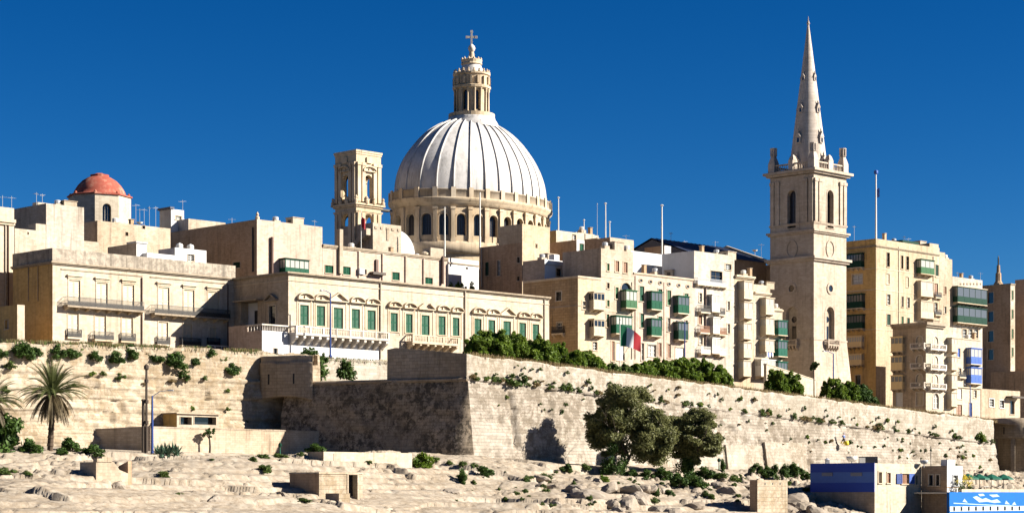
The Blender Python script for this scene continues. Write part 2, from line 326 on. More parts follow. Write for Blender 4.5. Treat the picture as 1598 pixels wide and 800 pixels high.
class Building:
    def __init__(s, name, label, pxc, D, pxr, pxl, ytop, zb, mat, side=None, cat='building', group=None, W=None, par=0.6, roofmat='concrete'):
        C = onD(pxc, ytop, D); s.C = C; s.zb = zb; s.H = C.z - zb
        s.root = thing(name, label, cat, (C.x, C.y, zb), R(45), group)
        s.L = s.fx(pxr); s.W = W if W else s.sy(pxl)
        s.mat = mat; s.side = side or mat; s.fh = []; s.sh = []; s.par = par; s.roofmat = roofmat
    def fx(s, px): t = T(px); return (t*s.C.y - s.C.x)/(1-t)/S2
    def sy(s, px): t = T(px); return (s.C.x - t*s.C.y)/(1+t)/S2
    def fz(s, px, py): return (HY-py)/F*(s.C.y + s.fx(px)*S2) - s.zb
    def sz(s, px, py): return (HY-py)/F*(s.C.y + s.sy(px)*S2) - s.zb
    def rect(s, face, r):
        x0, x1, y0, y1 = r; m = (x0+x1)/2
        if face == 'f': a, b = s.fx(x0), s.fx(x1); z1, z0 = s.fz(m, y0), s.fz(m, y1)
        else: a, b = s.sy(x1), s.sy(x0); z1, z0 = s.sz(m, y0), s.sz(m, y1)
        return a, b, z0, z1
    def place(s, face, a, z, y=0.0):
        return ((a, y, z), 0.0) if face == 'f' else ((y, a, z), R(-90))
    def put(s, name, me, face, a, z, y=0.0, scale=(1,1,1), parent=None):
        loc, rz = s.place(face, a, z, y); return link(name, me, parent or s.root, loc, rz, scale)
    # -- window / shutter / opening
    def win(s, face, px0, px1, py0, py1, kind, arch=False, frame='trim', fw=0.14, sill=True, hood=False, dep=0.28):
        a, b, z0, z1 = s.rect(face, (px0, px1, py0, py1)); return s.winm(face, a, b, z0, z1, kind, arch, frame, fw, sill, hood, dep)
    def winm(s, face, a, b, z0, z1, kind, arch=False, frame='trim', fw=0.14, sill=True, hood=False, dep=0.28):
        w, h = b-a, z1-z0; c = (a+b)/2
        (s.fh if face == 'f' else s.sh).append((a, b, z0, z1, arch, dep))
        m = MB()
        if arch:
            r = w/2; k = 8; ry = min(r, h-.05); pr = [(-r, 0)] + [(-r*math.cos(math.pi*t/k), h-ry+ry*math.sin(math.pi*t/k)) for t in range(k+1)] + [(r, 0)]
            po = [(-r-fw, 0)] + [(-(r+fw)*math.cos(math.pi*t/k), h-ry+(ry+fw)*math.sin(math.pi*t/k)) for t in range(k+1)] + [(r+fw, 0)]
            for t in range(len(pr)-1):
                m.prism([pr[t], pr[t+1], po[t+1], po[t]], -.06, .03)
        else:
            m.box(-w/2-fw, -w/2, -.06, .03, 0, h); m.box(w/2, w/2+fw, -.06, .03, 0, h); m.box(-w/2-fw, w/2+fw, -.07, .03, h, h+fw)
        if sill: m.box(-w/2-fw*1.3, w/2+fw*1.3, -.14, .03, -.12, -.002)
        if hood: m.box(-w/2-fw*2.2, w/2+fw*2.2, -.34, .03, h+fw+.32, h+fw+.50); m.box(-w/2-fw*1.4, w/2+fw*1.4, -.16, .03, h+fw+.05, h+fw+.32)
        o = m.build('window', frame); loc, rz = s.place(face, c, z0, 0); o.parent = s.root; o.location = loc; o.rotation_euler = (0, 0, rz)
        lm, sh, bar = WINK[kind]
        if sh:
            for k in (-1, 1): link('shutter', shutter_mesh(lm), o, (k*w/4, dep*.45, 0), 0, (w/2*.98, 1, h))
        else:
            link('pane', pane_mesh(lm), o, (0, dep, 0), 0, (w, 1, h))
            if bar:
                bm = MB(); bw = min(.07, w*.08)
                bm.box(-w/2, -w/2+bw, 0, .05, 0, h); bm.box(w/2-bw, w/2, 0, .05, 0, h); bm.box(-bw/2, bw/2, 0, .05, 0, h)
                for q in ((.0, .33, .66, .96) if kind != 'leaded' else (0, .14, .28, .42, .56, .70, .84)): bm.box(-w/2+bw, -bw/2, .005, .045, h*q, h*q+bw); bm.box(bw/2, w/2-bw, .005, .045, h*q, h*q+bw)
                bm.build('window_bars', bar, o, (0, dep-.1, 0))
        return o
    def pediment(s, a, z, w, kind, mat='trim', face='f'):
        m = MB(); h = w*.30; t = .14; d = -.48
        m.box(-w/2, w/2, d, 0, 0, t)
        if kind == 'tri':
            for k in (-1, 1): m.prism([(k*w/2, t), (0, h+t), (0, h+2.2*t), (k*(w/2+.05), 2*t)], d-.03, 0)
            m.prism([(-w/2+.1, t), (w/2-.1, t), (0, h+t-.04)], -.10, 0)
        elif kind == 'broken':
            for k in (-1, 1): m.prism([(k*w/2, t), (k*w*.2, h*.65+t), (k*w*.2, h*.65+2.2*t), (k*(w/2+.05), 2*t)], d-.03, 0)
        else:
            k = 8; arc = lambda r0, hh, q: (-(w/2+r0)*math.cos(math.pi*q/k), t + hh*math.sin(math.pi*q/k))
            for q in range(k): m.prism([arc(0, h*.85, q), arc(0, h*.85, q+1), arc(.06, h*.85+.2, q+1), arc(.06, h*.85+.2, q)], d-.03, 0)
            m.prism([(-w/2+.05, t)] + [arc(-.05, h*.83, q) for q in range(1, k)] + [(w/2-.05, t)], -.10, 0)
            m.box(-.09, .13, -.3, 0, t, t+h*.5)
        o = m.build('pediment', mat); loc, rz = s.place(face, a, z); o.parent = s.root; o.location = loc; o.rotation_euler = (0,0,rz); return o
    def cornice(s, z, proj, h, mat='trim', side=True, name='cornice', back=None):
        m = MB(); m.box(-proj if side else 0, s.L, -proj, 0.02, z-h, z); m.box(-proj*.55 if side else 0, s.L, -proj*.55, 0.02, z-h*1.7, z-h)
        if side: m.box(-proj, 0.02, 0.02, s.W, z-h, z); m.box(-proj*.55, 0.02, 0.02, s.W, z-h*1.7, z-h)
        return m.build(name, mat, s.root)
    def course(s, z, h=.18, proj=.08, mat='trim', side=True):
        m = MB(); m.box(-proj if side else 0, s.L, -proj, .02, z, z+h)
        if side: m.box(-proj, .02, .02, s.W, z, z+h)
        return m.build('string_course', mat, s.root)
    def strip(s, name, face, a, w, z0, z1, d, mat):
        m = MB().box(-w/2, w/2, -d, .02, 0, z1-z0); loc, rz = s.place(face, a, z0); return m.build(name, mat, s.root, loc, rz)
    def pipe(s, px, py0, py1, face='f', r=.07, mat='pipe_grey'):
        a = s.fx(px) if face == 'f' else s.sy(px)
        z1, z0 = (s.fz(px, py0), s.fz(px, py1)) if face == 'f' else (s.sz(px, py0), s.sz(px, py1))
        m = MB().tube((0, -r*1.3, 0), (0, -r*1.3, z1-z0), r, n=6); loc, rz = s.place(face, a, z0)
        return m.build('drainpipe', mat, s.root, loc, rz)
    # -- balconies
    def iron_balcony(s, face, a, z, w, d=.9, h=1.05, ncorb=2, slab='trim', rail='iron', corb='trim', bow=0.0):
        m = MB().box(-w/2, w/2, -d, .02, -.22, 0); loc, rz = s.place(face, a, z); o = m.build('balcony', slab, s.root, loc, rz)
        r = MB(); e = .03
        for zz in (.06, h*.55, h): r.box(-w/2+.03, w/2-.03, -d+.02, -d+.02+e, zz-.05, zz); r.box(-w/2+.03, -w/2+.03+e, -d+.05, 0, zz-.05, zz); r.box(w/2-.03-e, w/2-.03, -d+.05, 0, zz-.05, zz)
        n = max(4, int(w/.16))
        for k in range(n+1): x = -w/2+.05 + (w-.1)*k/n; r.box(x-.026, x+.026, -d+.022, -d+.048, 0, h); (r.box(x+.045, x+.115, -d+.024, -d+.046, .08, h*.48) if k < n else None)  # wide lower bars: ironwork band plus the balcony's shade, drawn as iron
        for k in range(5):
            y = -d+.05 + (d-.1)*k/5
            for x in (-w/2+.032, w/2-.058): r.box(x, x+.024, y, y+.024, 0, h)
        r.build('railing', rail, o)
        for k in range(ncorb):
            x = -w/2+.25 + (w-.5)*(k/(ncorb-1) if ncorb > 1 else .5)
            link('corbel', corbel_mesh(corb), o, (x, 0, -.22-.42), 0, (.24, d*.85, .42))
        return o
    def stone_balcony(s, face, a, z, w, d=1.1, h=1.0, ncorb=6, mat='trim', corbh=1.0, bal=True, corbw=.32):
        m = MB().box(-w/2, w/2, -d, .02, -.2, 0); loc, rz = s.place(face, a, z); o = m.build('balcony', mat, s.root, loc, rz)
        r = MB(); t = .16
        r.box(-w/2, w/2, -d, -d+t, h-.16, h); r.box(-w/2, w/2, -d, -d+t, 0.001, .12)
        for sx in (-w/2, w/2-t): r.box(sx, sx+t, -d+t, 0, h-.16, h); r.box(sx, sx+t, -d+t, 0, .001, .12)
        npier = max(2, int(w/2.4)+1)
        for k in range(npier):
            x = -w/2 + (w-.3)*k/(npier-1); r.box(x, x+.3, -d-.03, -d+t+.03, .001, h+.02)
        n = max(4, int(w/.30))
        for k in range(n):
            x = -w/2+.15 + (w-.3)*(k+.5)/n
            r.lathe([(.035, .12), (.075, .12+.3*(h-.28)), (.03, .12+.7*(h-.28)), (.06, h-.16)], 6, x, -d+t/2, cap=False)
        for k in range(3):
            for sx in (-w/2+t/2, w/2-t/2): r.lathe([(.035, .12), (.075, .12+.3*(h-.28)), (.03, .12+.7*(h-.28)), (.06, h-.16)], 6, sx, -d*.75+k*.3*d*.8, cap=False)
        r.build('balustrade', mat, o)
        for k in range(ncorb):
            x = -w/2+.3 + (w-.6)*(k/(ncorb-1) if ncorb > 1 else .5)
            link('corbel', corbel_mesh(mat), o, (x, 0, -.2-corbh), 0, (corbw, d*.92, corbh))
        return o
    def box_balcony(s, face, r=None, mat='green_paint', glass='glass_grey', d=1.0, npan=3, ncorb=2, low=.42, rect=None, corb='trim', roof=None, solid=False, side_glass=True):
        a, b, z0, z1 = rect if rect else s.rect(face, r)
        w, h = b-a, z1-z0; c = (a+b)/2; e = .09; lo = h*low
        m = MB(); m.box(-w/2, w/2, -d, .02, 0, lo); m.box(-w/2, w/2, -d, .02, h-.28, h-.12)
        for k in range(npan+1):
            x = -w/2 + (w-e)*k/npan; m.box(x, x+e, -d, -d+e, lo, h-.28)
        for sx in (-w/2, w/2-e):
            m.box(sx, sx+e, -e, .0, lo, h-.28); m.box(sx, sx+e, -d/2-e/2, -d/2+e/2, lo, h-.28)
        m.box(-w/2+.02, w/2-.02, -d-.02, -d+.01, lo+.0, lo+.07)
        nb = max(1, npan)
        for k in range(nb):
            x0 = -w/2 + w*(k+.12)/nb; x1 = -w/2 + w*(k+.88)/nb; m.box(x0, x1, -d-.025, -d+.01, lo*.2, lo*.8)
        loc, rz = s.place(face, c, z0); o = m.build('enclosed_balcony', mat, s.root, loc, rz)
        MB().box(-w/2-.12, w/2+.12, -d-.14, .02, h-.12, h).build('roof', roof or mat, o)
        MB().box(-w/2-.06, w/2+.06, -d-.06, .02, -.16, -.002).build('floor_slab', corb, o)
        for k in range(npan):
            x = -w/2 + w*(k+.5)/npan; pw = (w-e)/npan-e
            g = link('pane', pane_mesh(glass), o, (x, -d+.06, lo), 0, (pw, 1, h-.28-lo))
        if side_glass:
            for sx in (-w/2+.04, w/2-.04):
                for yy in (-d*.75, -d*.25): link('pane', pane_mesh(glass), o, (sx, yy, lo), R(90), (d/2-e, 1, h-.28-lo))
        for k in range(ncorb):
            x = -w/2+.18 + (w-.36)*(k/(ncorb-1) if ncorb > 1 else .5)
            link('corbel', corbel_mesh(corb), o, (x, 0, -.16-.45), 0, (.22, d*.85, .45))
        return o
    # -- finish: walls with openings, roof and parapet
    def done(s, plain=True):
        L, W, H = s.L, s.W, s.H
        m = MB(); wall_face(m, lambda a, z, d: (a, d, z), L, 0, H, s.fh); s.front = m.build('wall', s.mat, s.root)
        m = MB(); wall_face(m, lambda a, z, d: (d, a, z), W, 0, H, s.sh); m.build('side_wall', s.side, s.root)
        m = MB(); m.quad((L,0,0),(L,W,0),(L,W,H),(L,0,H)); m.quad((0,W,0),(L,W,0),(L,W,H),(0,W,H)); t = .3; p = min(s.par, H*.3)
        m.quad((0,0,H),(L,0,H),(L-t,t,H),(t,t,H)); m.quad((L,0,H),(L,W,H),(L-t,W-t,H),(L-t,t,H)); m.quad((L,W,H),(0,W,H),(t,W-t,H),(L-t,W-t,H)); m.quad((0,W,H),(0,0,H),(t,t,H),(t,W-t,H))
        m.quad((t,t,H),(L-t,t,H),(L-t,t,H-p),(t,t,H-p)); m.quad((L-t,t,H),(L-t,W-t,H),(L-t,W-t,H-p),(L-t,t,H-p)); m.quad((L-t,W-t,H),(t,W-t,H),(t,W-t,H-p),(L-t,W-t,H-p)); m.quad((t,W-t,H),(t,t,H),(t,t,H-p),(t,W-t,H-p))
        m.build('rear_walls', s.side, s.root)
        MB().quad((t,t,H-p),(L-t,t,H-p),(L-t,W-t,H-p),(t,W-t,H-p)).build('roof', s.roofmat, s.root)
        return s
    def block(s, name, a0, a1, y0, y1, z0, z1, mat): return MB().box(a0, a1, y0, y1, z0, z1).build(name, mat, s.root)

# ------------------------------------------------------------------ foliage
def leaf_cloud(clumps, n_per, size, flat=0.6, rng=None, droop=0.0, aspect=0.45):
    """clumps: array (k,6) centre + radii. Returns a numpy vertex array of 4-point leaves."""
    rng = rng or np.random
    k = len(clumps); n = k*n_per
    c = np.repeat(np.asarray(clumps, float), n_per, 0)
    d = rng.normal(size=(n, 3)); d /= np.linalg.norm(d, axis=1)[:, None]
    rad = rng.uniform(0.2, 1.25, n) ** 0.7
    p = c[:, :3] + d*c[:, 3:6]*rad[:, None]
    nrm = d*flat + rng.normal(size=(n, 3))*0.6; nrm /= np.linalg.norm(nrm, axis=1)[:, None]
    t = np.cross(nrm, rng.normal(size=(n, 3))); t /= np.linalg.norm(t, axis=1)[:, None] + 1e-9
    t[:, 2] -= droop; t /= np.linalg.norm(t, axis=1)[:, None] + 1e-9
    b = np.cross(nrm, t)
    s = size*rng.uniform(0.6, 1.4, n)[:, None]
    q = np.stack([p - t*s, p + b*s*aspect, p + t*s, p - b*s*aspect], 1)
    return q.reshape(-1, 3)
def leaf_mesh(name, verts, mat):
    n = len(verts)//4
    me = bpy.data.meshes.new(name); me.vertices.add(n*4); me.vertices.foreach_set('co', verts.astype(np.float32).ravel())
    me.loops.add(n*4); me.loops.foreach_set('vertex_index', np.arange(n*4, dtype=np.int32))
    me.polygons.add(n); me.polygons.foreach_set('loop_start', np.arange(0, n*4, 4, dtype=np.int32)); me.polygons.foreach_set('loop_total', np.full(n, 4, np.int32))
    me.materials.append(MATS[mat]); me.update(); me.validate(); return me
def branch_mesh(mb, p0, d, length, r, depth, rng, tips, spread=0.6, up=0.2):
    p = Vector(p0); seg = 3; dd = Vector(d).normalized()
    for k in range(seg):
        q = p + dd*(length/seg); r1 = r*(1-.22)
        mb.tube(p, q, r, r1, 7, cap=False); p = q; r = r1
        dd = (dd + Vector(rng.normal(size=3))*0.16 + Vector((0,0,up*.3))).normalized()
    if depth == 0: tips.append(p); return
    for k in range(3 if depth > 1 else 2):
        nd = (dd + Vector(rng.normal(size=3))*spread + Vector((0,0,up))).normalized()
        branch_mesh(mb, p, nd, length*rng.uniform(.6, .85), r*.75, depth-1, rng, tips, spread, up)

def tree(name, label, base, height, width, leaf, seed, trunk_h=None, group=None, n_leaf=260, size=0.16, depth_=None, lean=(0,0), trunk_r=None, cat='tree', clumps_n=60, lobes=None, ragged=False):
    """tapered trunk and limbs, crown = clumps of leaves spread over several lobes of an uneven crown"""
    rng = np.random.RandomState(seed)
    root = thing(name, label, cat, base, 0, group)
    th = trunk_h if trunk_h is not None else height*.3
    tr = trunk_r or height*.028
    ch = height-th; w = width/2; dp = (depth_ or width)/2
    mb = MB(); tips = []
    top = Vector((lean[0], lean[1], th))
    mid = top*.5 + Vector((rng.normal()*.05*height*.3, rng.normal()*.05*height*.3, 0))
    mb.tube((0,0,-.4), mid, tr*1.25, tr, 8, cap=False); mb.tube(mid, top, tr, tr*.85, 8, cap=False)
    for k in range(4):
        a = rng.uniform(0, 6.28); d = Vector((math.cos(a)*w, math.sin(a)*dp, ch*.7)).normalized()
        branch_mesh(mb, top, d, ch*.38, tr*.6, 2, rng, tips, .55, .15)
    mb.build('trunk', 'bark', root, smooth=True)
    cl = []
    if lobes is None:
        lobes = [(rng.uniform(-.55, .55), rng.uniform(-.5, .5), rng.uniform(.25, .8), rng.uniform(.35, .55)) for _ in range(9)]
    for i in range(clumps_n):
        lx, ly, lz, lr = lobes[i % len(lobes)]
        d = rng.normal(size=3); d /= np.linalg.norm(d); rr = rng.uniform(.55, 1.0)
        c = (lean[0] + (lx + d[0]*lr*rr)*w, lean[1] + (ly + d[1]*lr*rr)*dp, th + (lz + d[2]*lr*.75*rr)*ch)
        s = rng.uniform(.45, 1.2); rad = min(w, ch)*.165*s
        cl.append((c[0], c[1], max(c[2], .15), rad*1.25, rad*1.25, rad*.8))
    if ragged:
        for i in range(int(clumps_n*.8)):
            x, y = rng.uniform(-.95, .95), rng.uniform(-.9, .9); q = max(0., 1-x*x*.75-y*y*.6); zt_ = th + ch*(.45*q + .42*q*rng.uniform(.1, 1.1)); r_ = rng.uniform(.10, .34)
            cl.append((x*w, y*dp, max(.3, zt_), r_*1.1, r_*1.1, r_*1.7))
    vv = leaf_cloud(cl, n_leaf, size, rng=rng)
    link('crown', leaf_mesh('crown', vv, leaf), root)
    return root

def bush_mesh(seed, w, h, leaf, n_clump=18, n_leaf=130, size=0.11, d=None):
    rng = np.random.RandomState(seed); d = d or w; cl = []
    for k in range(n_clump):
        a = rng.uniform(0, 6.28); r = rng.uniform(0, 1)**.6; zz = rng.uniform(.1, .85)*(1-.45*r)
        rad = rng.uniform(.16, .30)
        cl.append((math.cos(a)*r*w*.42, math.sin(a)*r*d*.42, zz*h - .12*h*r, w*rad*.8, d*rad*.8, h*rad*.8))
    return leaf_mesh('foliage', leaf_cloud(cl, n_leaf, size, rng=rng), leaf)
def stem_mesh(seed, h, r=.04):
    rng = np.random.RandomState(seed); m = MB()
    for k in range(5):
        a = rng.uniform(0, 6.28); q = (math.cos(a)*h*.35, math.sin(a)*h*.35, h*rng.uniform(.4, .8)); m.tube((0,0,-.1), q, r, r*.4, 5, cap=False)
    return m.mesh('stem', 'bark')
# ------------------------------------------------------------------ the setting
def hash2(ix, iy, seed):
    h = (ix.astype(np.int64)*374761393 + iy.astype(np.int64)*668265263 + seed*982451653) & 0x7fffffff
    h = ((h ^ (h >> 13))*1274126177) & 0x7fffffff
    return ((h ^ (h >> 16)) & 0xffff)/65535.0
def vnoise(x, y, seed=0):
    x = np.asarray(x, float); y = np.asarray(y, float)
    ix = np.floor(x); iy = np.floor(y); fx = x-ix; fy = y-iy
    fx = fx*fx*(3-2*fx); fy = fy*fy*(3-2*fy)
    a = hash2(ix, iy, seed); b = hash2(ix+1, iy, seed); c = hash2(ix, iy+1, seed); d = hash2(ix+1, iy+1, seed)
    return (a*(1-fx)+b*fx)*(1-fy) + (c*(1-fx)+d*fx)*fy
def fbm(x, y, seed=0, o=4, gain=.5):
    s = 0; a = 1.0; t = 0
    for k in range(o): s = s + a*(vnoise(np.asarray(x)*2**k, np.asarray(y)*2**k, seed+k*17)-.5); t += a; a *= gain
    return s/t*2
def grid_mesh(name, P, mat, smooth=False):
    """P: array (rows, cols, 3)"""
    r, c = P.shape[:2]
    me = bpy.data.meshes.new(name); me.vertices.add(r*c); me.vertices.foreach_set('co', P.astype(np.float32).ravel())
    i = np.arange((r-1)*(c-1)); a = (i//(c-1))*c + i % (c-1)
    idx = np.stack([a, a+1, a+c+1, a+c], 1).astype(np.int32); n = len(idx)
    me.loops.add(n*4); me.loops.foreach_set('vertex_index', idx.ravel())
    me.polygons.add(n); me.polygons.foreach_set('loop_start', np.arange(0, n*4, 4, dtype=np.int32)); me.polygons.foreach_set('loop_total', np.full(n, 4, np.int32))
    if smooth: me.polygons.foreach_set('use_smooth', np.ones(n, bool))
    me.materials.append(MATS[mat]); me.update(); me.validate(); return me
def aD(a, D, z=None):
    x = (a*math.sqrt(2) - D)/2; y = (a*math.sqrt(2) + D)/2
    return np.stack([x, y, z], -1) if z is not None else (x, y)
def a_of(p): return (p[0]+p[1])*S2

SEA = -5.0
struct(MB().quad((-30000,-30000,SEA),(30000,-30000,SEA),(30000,30000,SEA),(-30000,30000,SEA)).build('water', 'sea'))

# rock shore: a height field in street-aligned coordinates (a along the walls, D across them)
GS = 0.23
_a = np.arange(58, 368, GS); _D = np.arange(184, 292, GS)
A, DD = np.meshgrid(_a, _D, indexing='ij')
def voronoi(x, y, seed):
    """nearest jittered cell: id hash, offsets to its centre, distance gap to the second nearest"""
    ix = np.floor(x); iy = np.floor(y); d1 = np.full(x.shape, 9.0); d2 = np.full(x.shape, 9.0); hid = np.zeros(x.shape); cx = np.zeros(x.shape); cy = np.zeros(x.shape)
    for i in (-1, 0, 1):
        for j in (-1, 0, 1):
            px = ix+i+.1+.8*hash2(ix+i, iy+j, seed); py = iy+j+.1+.8*hash2(ix+i, iy+j, seed+7); d = np.hypot(px-x, py-y); m = d < d1
            d2 = np.where(m, d1, np.minimum(d2, d)); hid = np.where(m, hash2(ix+i, iy+j, seed+13), hid); cx = np.where(m, x-px, cx); cy = np.where(m, y-py, cy); d1 = np.where(m, d, d1)
    return hid, cx, cy, d2-d1
def rock_height(A, DD):
    zl = np.interp(DD, [150, 182, 196, 209, 222, 238, 250, 262, 300], [-10, -6.0, -2.9, -1.3, 0.6, 2.9, 4.0, 4.5, 5.0])
    zr = np.interp(DD, [150, 178, 190, 203, 216, 232, 244, 252, 300], [-10, -6.5, -3.6, -1.8, -0.1, 1.8, 2.9, 3.4, 3.9])
    k = np.clip((A-170)/50, 0, 1); z = zl*(1-k) + zr*k
    z = z + np.clip((150-A)/40, 0, 1)*np.clip((DD-262)/30, 0, 1)*1.2
    z = z + np.clip((132-A)/15, 0, 1)*np.clip((225-DD)/20, 0, 1)*1.3
    f = np.clip((np.interp(A, [165, 180], [272, 256])-DD)/14, .10, 1)
    rough = np.clip((A-186)/22, 0, 1)                       # smooth slabs left, broken blocks right
    wx = fbm(A/9, DD/9, 301, 3)*1.3; wy = fbm(A/9+50, DD/9, 302, 3)*1.3
    rdg = lambda sx, sy, sd, o=3: (1-np.abs(fbm(A/sx+sd, DD/sy, sd, o))*2.0)
    h1, cx1, cy1, g1 = voronoi((A+wx*2)/15, (DD+wy*2)/7.0, 31)
    h2, cx2, cy2, g2 = voronoi((A+wx*1.5)/3.6, (DD+wy*1.5)/2.3, 37)
    h3, cx3, cy3, g3 = voronoi((A+wx*.8)/1.25, (DD+wy*.8)/.9, 43)
    r1 = np.modf(h1*97.3)[0]-.5; r2 = np.modf(h2*71.9)[0]-.5; r3 = np.modf(h3*57.7)[0]-.5
    lf = np.clip(.25+1.6*fbm(A/16+8, DD/9, 311, 3), .05, 1)               # where the smooth left shelf is broken up
    w = np.maximum(rough, lf*.38)
    z = z + f*fbm(A/26, DD/16, 3, 3)*1.2
    z = z + f*((h1-.5)*1.1 + cx1*r1*1.5 - cy1*abs(r1)*.9)*(.60+.2*w)
    z = z + f*((h2-.5)*.95 + cx2*r2*1.2 + cy2*(h2-.5)*1.0)*(.05+.85*w)
    z = z + f*((h3-.5)*.36 + cx3*r3*.5)*(.10+.80*w)
    led = z + A*.015 + wx*.12; hh = .62; q = led/hh; fr = q-np.floor(q); st = (np.floor(q) + np.clip((fr-.80)/.20, 0, 1))*hh - led
    z = z + f*st*np.clip(.55+1.0*fbm(A/19+3, DD/12, 57, 2), .1, .95)*(1-.6*rough)
    z = z + f*(rdg(3.4, 2.6, 23)*.22*w + (rdg(1.3, 1.0, 29)-.5)*.09*(.4+.6*w) + (rdg(.55, .5, 31, 2)-.5)*.06)
    crk = np.abs(fbm(A/5.2+30 + wx*.2, DD/8.5+11, 77, 3)); z = z - np.clip(.035-crk, 0, 1)*16*f*(.35+.65*w)
    return z
ZR = rock_height(A, DD)
struct(link('rock_shore', grid_mesh('rock_shore', aD(A, DD, ZR), 'rock')))
def ground_z(x, y):
    a = (x+y)*S2; D = y-x
    i = int(np.clip(round((a-_a[0])/GS), 0, len(_a)-1)); j = int(np.clip(round((D-_D[0])/GS), 0, len(_D)-1)); return float(ZR[i, j])
def on_rock(px, py, Ylo=165, Yhi=330):
    """first hit of a photo ray with the rock shore"""
    for Y in np.arange(Ylo, Yhi, .5):
        p = pt(px, py, Y)
        if p.z <= ground_z(p.x, p.y): return Vector((p.x, p.y, ground_z(p.x, p.y)))
    return pt(px, py, Yhi)

# street level behind the walls
def zs(a): return 18.6 - .043*np.clip(np.asarray(a, float)-183, 0, 150) 
WALL_D = 255.4; CUR_D = 294.5; A0 = 172.96; ZC0 = 14.1; BT = 2.3
C0 = Vector((-5.4, 250.0)); FD = Vector((-.906, .423)); FN = Vector((-.423, -.906))     # bastion corner, flank direction, flank outward normal
zt_w = lambda a: 17.05 - .043*(np.asarray(a)-A0)
zc_w = lambda a: ZC0 - .0496*(np.asarray(a)-A0)
def zw(a): return float(zt_w(a)) - .3
aa = np.concatenate([np.arange(60, 152, 6), np.arange(152, 186, 1.5), np.arange(186, 197, 3), [197.9, 198.1], np.arange(201, 420, 6)]); aa.sort()
d0 = np.interp(aa, [60, 162, 162.4, 197.95, 198.05, 420], [CUR_D+.4, CUR_D+.4, 304.5, 304.5, WALL_D+.6, WALL_D+.6])
e0 = np.interp(aa, [60, 150, 162, 163, 197.95, 198.05, 420], [16.4, 17.2, 17.4, 17.4, 17.4, 15.7, 15.7-.043*222])
rows = []
for k in (0, .6, 6, 45, 200, 1500): rows.append(aD(aa, d0 + k, e0 + (zs(aa)+.4-e0)*min(1, k/45)))
struct(link('ground', grid_mesh('ground', np.array(rows), 'earth')))

ra = np.arange(173.6, 206, 4.0); struct(link('rampart', grid_mesh('rampart', np.array([aD(ra, np.full_like(ra, WALL_D+.9), zt_w(ra)-.45), aD(ra, np.full_like(ra, WALL_D+16), zt_w(ra)-.3)]), 'earth')))
# --- bastion: long battered right face
bastion = thing('bastion', 'huge battered limestone bastion with a long sunlit face and a shaded flank', 'bastion', (C0.x, C0.y, 4.0))
def local(o, root): o.parent = root; o.location = -root.location; return o
pe = onD(1553, 690, WALL_D); a_end = a_of(pe)
ag = np.arange(A0, a_end+.01, .33); tt = np.linspace(0, 1, 64)
AG, TT = np.meshgrid(ag, tt, indexing='ij')
top = zc_w(AG); bot = np.full_like(AG, 0.0); Z = bot + (top-bot)*TT
out = BT*(1-TT)
rel = fbm(AG/1.1, Z/.6, 5, 3)*.13 + fbm(AG/7, Z/3, 8, 3)*.28
er = np.clip(fbm(AG/2.6+5, Z/1.5, 15, 3)-.22, 0, 1)*1.0 + np.clip(fbm(AG/.9+9, Z/.7, 16, 2)-.42, 0, 1)*.9     # eroded pockets
for cpx, cw, zt0, zb0 in ((803, .55, 12.6, 5.2), (1186, .35, 8.0, 3.6)):
    ca = a_of(onD(cpx, 640, WALL_D-1)); wob = fbm(Z/1.7, Z*0, 19, 2)*.35; rel = rel - .75*np.clip((cw - np.abs(AG-ca-wob-(9-Z)*.06))/.25, 0, 1)*np.clip((zt0-Z)*2, 0, 1)*np.clip((Z-zb0)*1.5, 0, 1)   # grooves added so their own shade draws the dark vertical streaks
rel = rel*np.clip((AG-A0)/2, 0, 1) - er*np.clip((AG-A0-1.4)/2, 0, 1)
local(link('right_face', grid_mesh('right_face', aD(AG, WALL_D - out - rel, Z), 'bastion_stone')), bastion)
tt2 = np.linspace(0, 1, 14); AG2, TT2 = np.meshgrid(ag, tt2, indexing='ij')
edge = fbm(ag/1.6, ag*0, 33, 3)*.22 - np.clip(fbm(ag/6, ag*0+4, 35, 2)-.3, 0, 1)*.8
Z2 = zc_w(AG2) + (zt_w(AG2) + edge[:, None] - zc_w(AG2))*TT2
rel2 = (fbm(AG2/1.1, Z2/.6, 6, 3)*.12 + fbm(AG2/6, Z2/3, 9, 3)*.2)*np.clip((AG2-A0)/2, 0, 1)
P2 = aD(AG2, WALL_D + .25 - rel2, Z2)
back = aD(ag, np.full_like(ag, WALL_D+1.6), zt_w(ag)+edge*.6); back2 = aD(ag, np.full_like(ag, WALL_D+1.7), zt_w(ag)-1.5)
P2 = np.concatenate([P2, back[:, None], back2[:, None]], 1)
local(link('parapet', grid_mesh('parapet', P2, 'bastion_pale')), bastion)
cm = MB(); k8 = 6
prev = None
cord = []
for a in np.arange(A0-.3, a_end+.01, 1.2):
    row = []
    for k in range(k8+1):
        t = math.pi*k/k8 - math.pi/2; row.append((WALL_D - .28*math.cos(t) + .1, zc_w(a) + .27*math.sin(t) + .02*random.uniform(-1, 1)))
    cord.append([list(aD(a, r[0])) + [r[1]] for r in row])
local(link('cordon', grid_mesh('cordon', np.array(cord), 'bastion_stone')), bastion)
